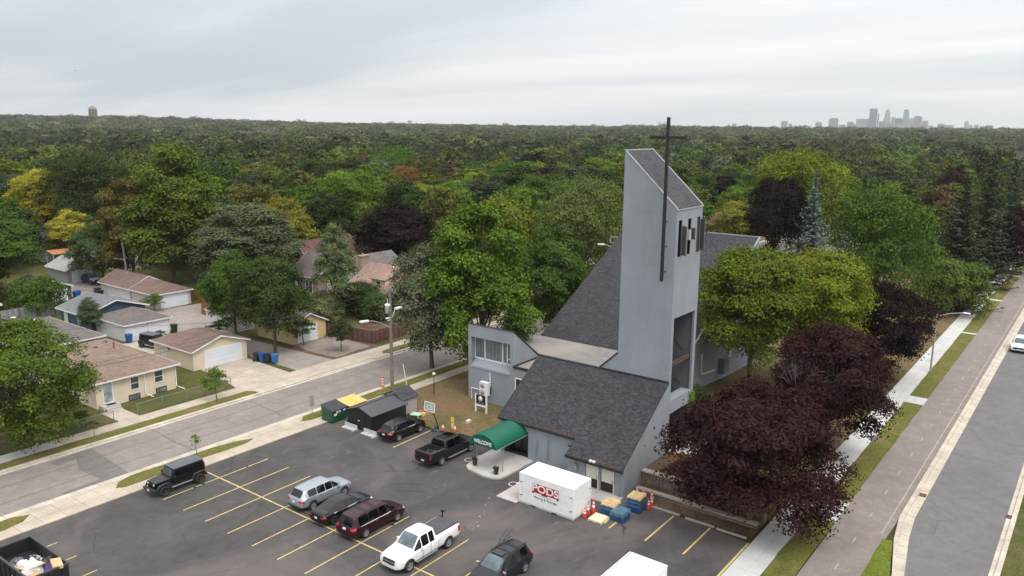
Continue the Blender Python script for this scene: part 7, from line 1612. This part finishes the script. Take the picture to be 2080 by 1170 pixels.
# ------------------------------------------------------------------ the canopy of the suburb
for i in range(4): proto('fill_%d' % i, 'leafy', [14, 15, 13, 16][i], [6, 6.5, 5.5, 6][i], base=2.4, nclus=620, nleaf=12, leaf=.50, nlobe=[9, 12, 8, 13][i], conic=[0, 0, .2, .35][i], sig=.50, npuff=80)
def fill_single(key):
    """one mesh holding crown and trunk, for the trees of the canopy whose trunks never show"""
    cm, tm, h0, r0, V, C, tb = PROTO[key]; return leaf_mesh('canopy_tree', V, C, [M_leaf, M_bark], tb)
FM = [fill_single('fill_%d' % i) for i in range(4)]; FM.append(leaf_mesh('canopy_spruce', PROTO['spruce_b'][4], PROTO['spruce_b'][5], [M_needle, M_bark], PROTO['spruce_b'][6]))
EXC = [(90, 114, 80, 116), (97, 160, 27, 62), (-60, 430, -100, 27), (-60, 60, -100, 122), (46, 97, 18.5, 58), (-60, 420, -100, 18), (-60, 1200, 60.5, 71.5), (38, 71, 70, 162), (60, 93, 70, 112), (142, 170, 34, 49), (184, 201, 70, 88), (213, 262, 18, 44), (148, 162, 94, 110), (110, 124, 70, 82), (66, 86, 146, 184), (34, 60, 118, 135), (86, 102, 222, 240), (126, 140, 142, 158), (250, 300, 36, 58)]
hand = np.array([(h[1], h[2], h[5]) for h in HAND])
VF = Vector((0.78175, 0.59069, 0))
def make_positions():
    out = []; g = np.random.default_rng(77)
    def ring(r0, r1, sp):
        xs = np.arange(-r1 * .2, r1 * 1.02, sp); X, Y = np.meshgrid(xs, xs); X = X + g.uniform(-.42, .42, X.shape) * sp; Y = Y + g.uniform(-.42, .42, Y.shape) * sp
        X, Y = X.ravel(), Y.ravel(); r = np.hypot(X, Y); az = np.degrees(np.arctan2(Y, X)); m = (r >= r0) & (r < r1) & (az > -3) & (az < 77)
        return np.stack([X[m], Y[m]], 1)
    return ring(60, 460, 10.2), ring(460, 900, 14.5), ring(900, 1900, 24), ring(1900, 3600, 36)
A, B2, C3, D4 = make_positions()
def keep(P):
    m = np.ones(len(P), bool)
    for x0, x1, y0, y1 in EXC: m &= ~((P[:, 0] > x0) & (P[:, 0] < x1) & (P[:, 1] > y0) & (P[:, 1] < y1))
    d = np.hypot(P[:, None, 0] - hand[None, :, 0], P[:, None, 1] - hand[None, :, 1]) - hand[None, :, 2] * .8; m &= d.min(1) > 3.0
    lake = (P[:, 0] > 395) & (P[:, 0] < 960) & (P[:, 1] < 20 + (P[:, 0] - 395) * .25) & (P[:, 1] < 88) & (P[:, 1] > -240); m &= ~lake
    return P[m]
A, B2, C3, D4 = keep(A), keep(B2), keep(C3), keep(D4)
az = np.degrees(np.arctan2(A[:, 1], A[:, 0])); inview = (az > 3.5) & (az < 71); rA = np.hypot(A[:, 0], A[:, 1]) + np.where(inview, 0, 1e4)
order = np.argsort(rA); NIND = 235; near, rest = A[order[:NIND]], A[order[NIND:]]
PAL = [(G_mid, .26, 'mid green'), (G_dark, .22, 'dark green'), (G_olive, .17, 'olive green'), (G_bright, .10, 'bright green'), (G_lime, .07, 'yellow green'), ((0.048, 0.066, 0.034), .12, 'bluish green'), (G_brown, .025, 'bronze brown'), (G_orange, .003, 'orange tinged'), (G_copperd, .03, 'dark purple'), (G_yel, .02, 'yellowing'), (G_grey, .013, 'silvery')]
pw_ = np.array([p[1] for p in PAL]); pw_ /= pw_.sum(); g = np.random.default_rng(21)
for i, (x, y) in enumerate(near):
    ci = int(g.choice(len(PAL), p=pw_)); col = np.array(PAL[ci][0]) * g.uniform(.85, 1.15) * g.uniform(.93, 1.07, 3); sp = g.random() < .05
    k = 4 if sp else int(g.integers(4)); h0, r0 = (17, 4.2) if sp else ([14, 15, 13, 16][k], [6, 6.5, 5.5, 6][k]); rr_ = g.uniform(5.0, 7.8) if not sp else g.uniform(3, 4); hh = g.uniform(10.5, 17.0)
    if sp: col = np.array(G_spr) * 1.1
    azi = math.degrees(math.atan2(y, x)); dist_ = math.hypot(x, y)
    where = 'left of the tallest olive tree' if azi > 59 else ('above the garages and houses' if azi > 45 else ('left of the church tower' if azi > 29 else ('right of the church tower' if azi > 15 else 'by the tall spruces'))); dep = 'nearer' if dist_ < 190 else ('middle' if dist_ < 260 else 'farther')
    nm = 'spruce' if sp else PAL[ci][2] + ' broadleaf tree'; lb = '%s, %s canopy %s' % (nm, dep, where)
    o = bpy.data.objects.new('spruce_tree' if sp else 'tree', FM[k]); COL.objects.link(o); o.location = (x, y, float(terr(x, y))); o.scale = (rr_ / r0, rr_ / r0, hh / h0); o.rotation_euler = (0, 0, g.uniform(0, 6.28)); o.color = (*col, 1)
    tag(o, lb, 'tree', '%s trees, %s canopy, %s' % (PAL[ci][2] if not sp else 'spruce', dep, where))
# beyond them the canopy reads as one mass
TPL = {}
for nm_, n_, nc_, nl_, lf_, sg_ in (('m', 5, 290, 4, .88, .42), ('n', 4, 120, 3, 1.45, .5)):
    TPL[nm_] = []
    for i in range(n_):
        V, C, L = crown(np.random.default_rng(50 + i), 14, 6, 2.5, nc_, nl_, lf_, nlobe=8 + i, conic=[0, .15, .3, 0, .4][i], sig=sg_, npuff=46 if nm_ == 'm' else 26, yellow=.05); TPL[nm_].append((V.reshape(-1, 4, 3), C))
def mass_t(P, key, hmin, hmax, rmin, rmax, seed):
    g = np.random.default_rng(seed); Vs = []; Cs = []; z0 = terr(P[:, 0], P[:, 1])
    for (x, y), z in zip(P, z0):
        V, C = TPL[key][int(g.integers(len(TPL[key])))]; a = g.uniform(0, 6.28); H = g.uniform(hmin, hmax); R = g.uniform(rmin, rmax); ca, sa = cos(a) * R / 6, sin(a) * R / 6
        W = np.empty_like(V); W[..., 0] = V[..., 0] * ca - V[..., 1] * sa + x; W[..., 1] = V[..., 0] * sa + V[..., 1] * ca + y; W[..., 2] = V[..., 2] * H / 14 + z
        Vs.append(W.reshape(-1, 3)); Cs.append(C * np.array(PAL[int(g.choice(len(PAL), p=pw_))][0]) * g.uniform(.72, 1.25))
    return np.concatenate(Vs), np.concatenate(Cs)
def mass(P, hmin, hmax, rmin, rmax, nq, qs, seed):
    g = np.random.default_rng(seed); n = len(P); H = g.uniform(hmin, hmax, n) + 5 * (g.random(n) < .05); R = g.uniform(rmin, rmax, n); z0 = terr(P[:, 0], P[:, 1])
    ci = g.choice(len(PAL), size=n, p=pw_); col = np.array([p[0] for p in PAL])[ci] * g.uniform(.7, 1.25, (n, 1)) + .006
    d = unit(g.normal(size=(n, nq, 3))); d[:, :, 2] = np.abs(d[:, :, 2]) * np.where(g.random((n, nq)) < .8, 1, -.4); lump = 1 + .20 * np.sin(d[:, :, 0] * 6 + ci[:, None]) * np.cos(d[:, :, 1] * 7)
    hc = H * .58; P3 = np.stack([P[:, 0, None] + d[:, :, 0] * R[:, None] * lump, P[:, 1, None] + d[:, :, 1] * R[:, None] * lump, (z0 + hc)[:, None] + d[:, :, 2] * (H - hc)[:, None] * lump], 2)
    Nn = d * 1.1 + g.normal(size=d.shape) * .26 + np.array([0, 0, .1]); CC = np.repeat(col[:, None, :], nq, 1) * g.uniform(.90, 1.12, (n, nq, 1))
    return quad_leaves(P3.reshape(-1, 3), Nn.reshape(-1, 3), qs, .75, g), CC.reshape(-1, 3)
def haze_mute(VC, k):  # greys the crown colours by k, distance haze put into the colour
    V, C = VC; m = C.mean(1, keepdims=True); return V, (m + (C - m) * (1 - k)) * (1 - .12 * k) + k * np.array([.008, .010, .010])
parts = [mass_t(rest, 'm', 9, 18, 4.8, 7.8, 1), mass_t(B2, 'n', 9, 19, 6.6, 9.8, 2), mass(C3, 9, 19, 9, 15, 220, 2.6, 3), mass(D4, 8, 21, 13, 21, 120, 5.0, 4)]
parts = [haze_mute(p, k) for p, k in zip(parts, (.15, .3, .42, .5))]
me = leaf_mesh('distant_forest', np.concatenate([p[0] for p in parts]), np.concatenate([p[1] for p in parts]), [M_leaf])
o = bpy.data.objects.new('distant_forest', me); COL.objects.link(o); o.color = (1, 1, 1, 1); tag(o, 'wooded suburb stretching to the horizon as one mass of tree crowns', 'forest', kind='stuff')
print('leaves', sum(len(p[0]) // 4 for p in parts), [len(q) for q in (near, rest, B2, C3, D4)])
# ------------------------------------------------------------------ skyline, water tower and other far things (7.6 km away, real sizes)
def facade(name, c, gl=(0.10, 0.13, 0.17), w=7.0, h=4.0, mortar=.9):
    return brick(name, gl, tuple(x * .8 for x in gl), c, w, h, mortar, .5, .08, 0)
F_blue = facade('facade_blue_glass', (0.07, 0.10, 0.16), (0.035, 0.06, 0.11)); F_stone = facade('facade_stone', (0.34, 0.31, 0.29), (0.14, 0.15, 0.17)); F_grey = facade('facade_grey', (0.17, 0.18, 0.21), (0.08, 0.10, 0.13)); F_pink = facade('facade_brick', (0.24, 0.18, 0.17), (0.11, 0.11, 0.13)); F_pale = facade('facade_pale', (0.55, 0.55, 0.56), (0.28, 0.32, 0.36)); F_teal = facade('facade_teal', (0.20, 0.27, 0.28), (0.10, 0.16, 0.18))
SKY = [('a', 18.723, 54, 78, F_grey, 0, 'flat topped grey slab at the left end of the skyline'), ('b', 18.347, 31, 58, F_pink, 1, 'small dark block right of the leftmost slab'), ('c', 17.417, 27, 49, F_pale, 1, 'low domed pale block left of the two pale slabs'), ('d', 17.15, 39, 40, F_pale, 0, 'low pale slab just above the trees'), ('e', 16.577, 54, 71, F_pink, 1, 'brownish squat tower alone between pale slab and broad grey tower'),
 ('f', 15.683, 77, 107, F_grey, 2, 'broad grey tower, first tall one from the left'), ('g', 15.134, 55, 51, F_pink, 1, 'low brown block right of the broad grey tower'), ('h', 14.647, 55, 77, F_pink, 1, 'brown tower with a sloped left side'), ('i', 13.922, 106, 101, F_teal, 0, 'wide blue glass block left of the tallest tower'), ('j', 13.345, 62, 185, F_blue, 3, 'tallest dark blue glass tower'), ('k', 13.039, 12, 147, F_pink, 0, 'slim brown tower against the right side of the tallest tower'),
 ('l', 12.816, 41, 83, F_blue, 1, 'dark low tower between the two tallest'), ('m', 12.521, 54, 179, F_stone, 4, 'stone tower with stepped shoulders, second of the tall three'), ('n', 12.152, 32, 118, F_teal, 0, 'pale green tower right of the stone tower'), ('o', 11.832, 63, 109, F_blue, 2, 'dark blue block between the stone tower and the crowned tower'), ('p', 11.426, 54, 182, F_teal, 5, 'crowned tower, third of the tall three'), ('q', 11.112, 30, 106, F_stone, 1, 'narrow stone tower right of the crowned tower'),
 ('r', 10.758, 63, 127, F_grey, 1, 'grey tower with a rounded top right of the crowned tower'), ('s', 10.331, 46, 88, F_pink, 0, 'brown block on the right shoulder of the rounded grey tower'), ('t', 10.001, 34, 49, F_pink, 0, 'low brown block tapering off the main cluster'), ('u', 9.429, 54, 63, F_grey, 1, 'left half of the paired slabs right of the cluster'), ('v', 8.979, 64, 54, F_pink, 0, 'right half of the paired slabs right of the cluster'), ('w', 8.063, 32, 89, F_stone, 6, 'lone rounded stone tower at the right'),
 ('x', 7.825, 28, 55, F_stone, 0, 'low block at the foot of the lone rounded tower'), ('y', 7.524, 31, 56, F_grey, 0, 'separate low grey block right of the lone tower'), ('z', 7.181, 44, 45, F_grey, 0, 'very low block right of the separate grey one'), ('A', 6.825, 57, 54, F_grey, 1, 'low broad block before the white arena'), ('C', 14.062, 97, 57, F_stone, 0, 'pale low slab in front of the wide blue glass block'), ('D', 12.48, 95, 67, F_grey, 0, 'low grey block in front of the stepped stone tower'),
 ('E', 11.526, 104, 59, F_stone, 0, 'low block in front of the crowned tower'), ('F', 10.647, 128, 58, F_pink, 0, 'long low brown block in front of the rounded grey tower'), ('G', 26.924, 34, 63, F_pale, 1, 'left one of the pale twin towers behind the black cross'), ('H', 26.533, 49, 63, F_pale, 1, 'right one of the pale twin towers behind the black cross'), ('I', 22.288, 30, 44, F_grey, 1, 'left one of the two small far blocks right of the cross'), ('J', 21.938, 38, 54, F_grey, 1, 'right one of the two small far blocks right of the cross'),
 ('K', 44.307, 39, 61, F_grey, 1, 'lone far block on the horizon in the middle of the view'), ('L', 35.008, 18, 33, F_grey, 1, 'tiny far block on the horizon left of the tower')]
for idx, (k, az_, w, h, m, cap, lb) in enumerate(SKY):
    dist = 7600 + (-260 if k in 'CDEF' else 0) + (idx % 4) * 45 + (90 if k in 'ikno' else 0); sc_ = dist / 7600; w *= sc_; x, y = dist * cos(RAD(az_)), dist * sin(RAD(az_))
    t = thing('skyscraper' if h > 60 else 'far_building', (x, y, 8), RAD(az_), 'far ' + lb, 'building', 'downtown skyline on the horizon' if az_ < 19 else 'scattered far blocks on the horizon'); h -= 8; d = w * .7; a = w / 2
    b = MB()
    if cap == 4: b.box(-d / 2, -a, 0, d / 2, a, h * .62); b.box(-d * .44, -a * .78, h * .62, d * .44, a * .78, h * .82); b.box(-d * .36, -a * .55, h * .82, d * .36, a * .55, h * .95); b.box(-d * .2, -a * .36, h * .95, d * .2, a * .36, h)
    elif cap == 6: b.box(-d / 2, -a, 0, d / 2, a, h * .8); b.lathe([(a, h * .8), (a * .9, h * .92), (a * .5, h), (0, h)], n=14)
    elif cap == 5: b.box(-d / 2, -a, 0, d / 2, a, h * .60); b.box(-d * .46, -a * .70, h * .6, d * .46, a * .9, h * .86); b.box(-d * .4, -a * .55, h * .86, d * .4, a * .75, h * .94)
    elif cap == 3: b.box(-d / 2, -a, 0, d / 2, a, h)
    else: b.box(-d / 2, -a, 0, d / 2, a, h * (.93 if cap else 1))
    b.build('facade', m, t); b = MB()
    if cap in (1, 2): b.box(-d * .36, -a * .72, h * .93, d * .36, a * .72, h)
    elif cap == 5: b.lathe([(a * .62, h * .94), (a * .85, h * .97), (a * .85, h * .99), (a * .6, h * .99)], (0, a * .1, 0), 16)
    elif cap == 3:
        for s in (-.6, -.2, .3, .7): b.tube([(0, a * s, h), (0, a * s, h + 12)], 1.1, 4)
    if b.f: b.build('roof_plant', F_grey, t)
def far_pt(az_, dist): return dist * cos(RAD(az_)), dist * sin(RAD(az_))
x, y = far_pt(6.2, 7500); t = thing('arena', (x, y, 10), RAD(6.2), 'white angular arena roof on the horizon at the far right', 'arena')
b = MB(); b.extrude([(-60, -110, 0), (-60, 110, 0), (-60, 60, 22), (-60, -40, 40), (-60, -100, 26)], (120, 0, 0)); b.build('roof', plain('arena_white', (0.75, 0.76, 0.78), .5), t)
x, y = far_pt(5.1, 7500); t = thing('arena', (x, y, 8), RAD(5.1), 'grey ridge like hall roof at the right end of the horizon', 'arena'); b = MB(); b.extrude([(-60, -90, 0), (-60, 70, 0), (-60, 20, 20), (-60, -60, 40)], (120, 0, 0)); b.build('roof', F_grey, t)
x, y = far_pt(64.28, 2250); zt = float(terr(x, y))
t = thing('water_tower', (x, y, zt), 0, 'domed stone water tower rising from the wooded ridge at the left', 'water tower')
M_wt = plain('tower_stone', (0.20, 0.185, 0.17), .9, .15, .1); b = MB(); top = 66.4 - zt
b.lathe([(9.2, 0), (9.2, top - 9.5), (9.6, top - 9.3), (9.6, top - 8.6), (9.0, top - 8.2)], n=24); b.build('drum', M_wt, t)
b = MB(); b.lathe([(9.2, top - 8.6), (8.4, top - 6), (6.2, top - 3.2), (3.2, top - 1.6), (1.6, top - 1.3), (1.5, top - .4), (0, top + .6)], n=24); b.build('dome', plain('tower_dome', (0.20, 0.175, 0.165), .8, .15, .1), t)
b = MB()
for k in range(8): a = k * PI / 4; b.obox((9.4 * cos(a), 9.4 * sin(a), (top - 9) / 2), (1.2, 1.6, top - 9), (0, 0, a))
b.build('buttress', M_wt, t)
for lb, az_, dist, w, h in (('dark red brick block half hidden in the left canopy', 54.6, 900, 34, 17), ('second red brick block among the trees left of the orange maple', 50.6, 720, 24, 15.5), ('flat red brick building among the distant trees at the left', 66.5, 780, 22, 15)):
    x, y = far_pt(az_, dist); t = thing('brick_building', (x, y, float(terr(x, y))), RAD(az_), lb, 'building'); b = MB(); b.box(-6, -w / 2, 0, 6, w / 2, h); b.build('facade', facade('facade_redbrick', (0.20, 0.11, 0.09), (0.06, 0.06, 0.07), 3, 3.2, .5), t); b = MB(); b.box(-6.2, -w / 2 - .2, h, 6.2, w / 2 + .2, h + .3); b.build('parapet', F_pink, t)
# small aeroplane
t = thing('airplane', (632.3, 1355.9, 108), RAD(-30), 'tiny white light aircraft low in the sky at the upper left', 'airplane')
b = MB(); b.lathe([(0, -3.6), (.35, -3.0), (.62, -1.5), (.62, .8), (.25, 3.2), (0, 3.6)], n=12, axis='x'); b.build('fuselage', M_white, t)
b = MB(); b.box(-1.2, -5.2, .5, .1, 5.2, .65); b.build('wing', M_white, t); b = MB(); b.box(2.7, -1.6, .1, 3.5, 1.6, .2); b.box(2.8, -.06, .1, 3.5, .06, 1.4); b.build('tail', M_white, t)
# ------------------------------------------------------------------ air
b = MB(); b.box(-9100, -9100, -2.0, 9100, 9100, 236)
hm = bpy.data.materials.new('air_haze'); hm.use_nodes = True; hn, hl = hm.node_tree.nodes, hm.node_tree.links; hn.remove(hn['Principled BSDF'])
pv = hn.new('ShaderNodeVolumePrincipled'); pv.inputs['Color'].default_value = (0.93, 0.96, 1.0, 1); pv.inputs['Density'].default_value = 0.00006; pv.inputs['Anisotropy'].default_value = 0.2
hl.new(pv.outputs[0], hn['Material Output'].inputs['Volume'])
o = b.build('haze', hm); tag(o, kind='stuff')
SC.cycles.volume_bounces = 1; SC.cycles.max_bounces = 6; SC.cycles.diffuse_bounces = 3; SC.cycles.glossy_bounces = 2; SC.cycles.transmission_bounces = 2; SC.cycles.caustics_reflective = False; SC.cycles.caustics_refractive = False
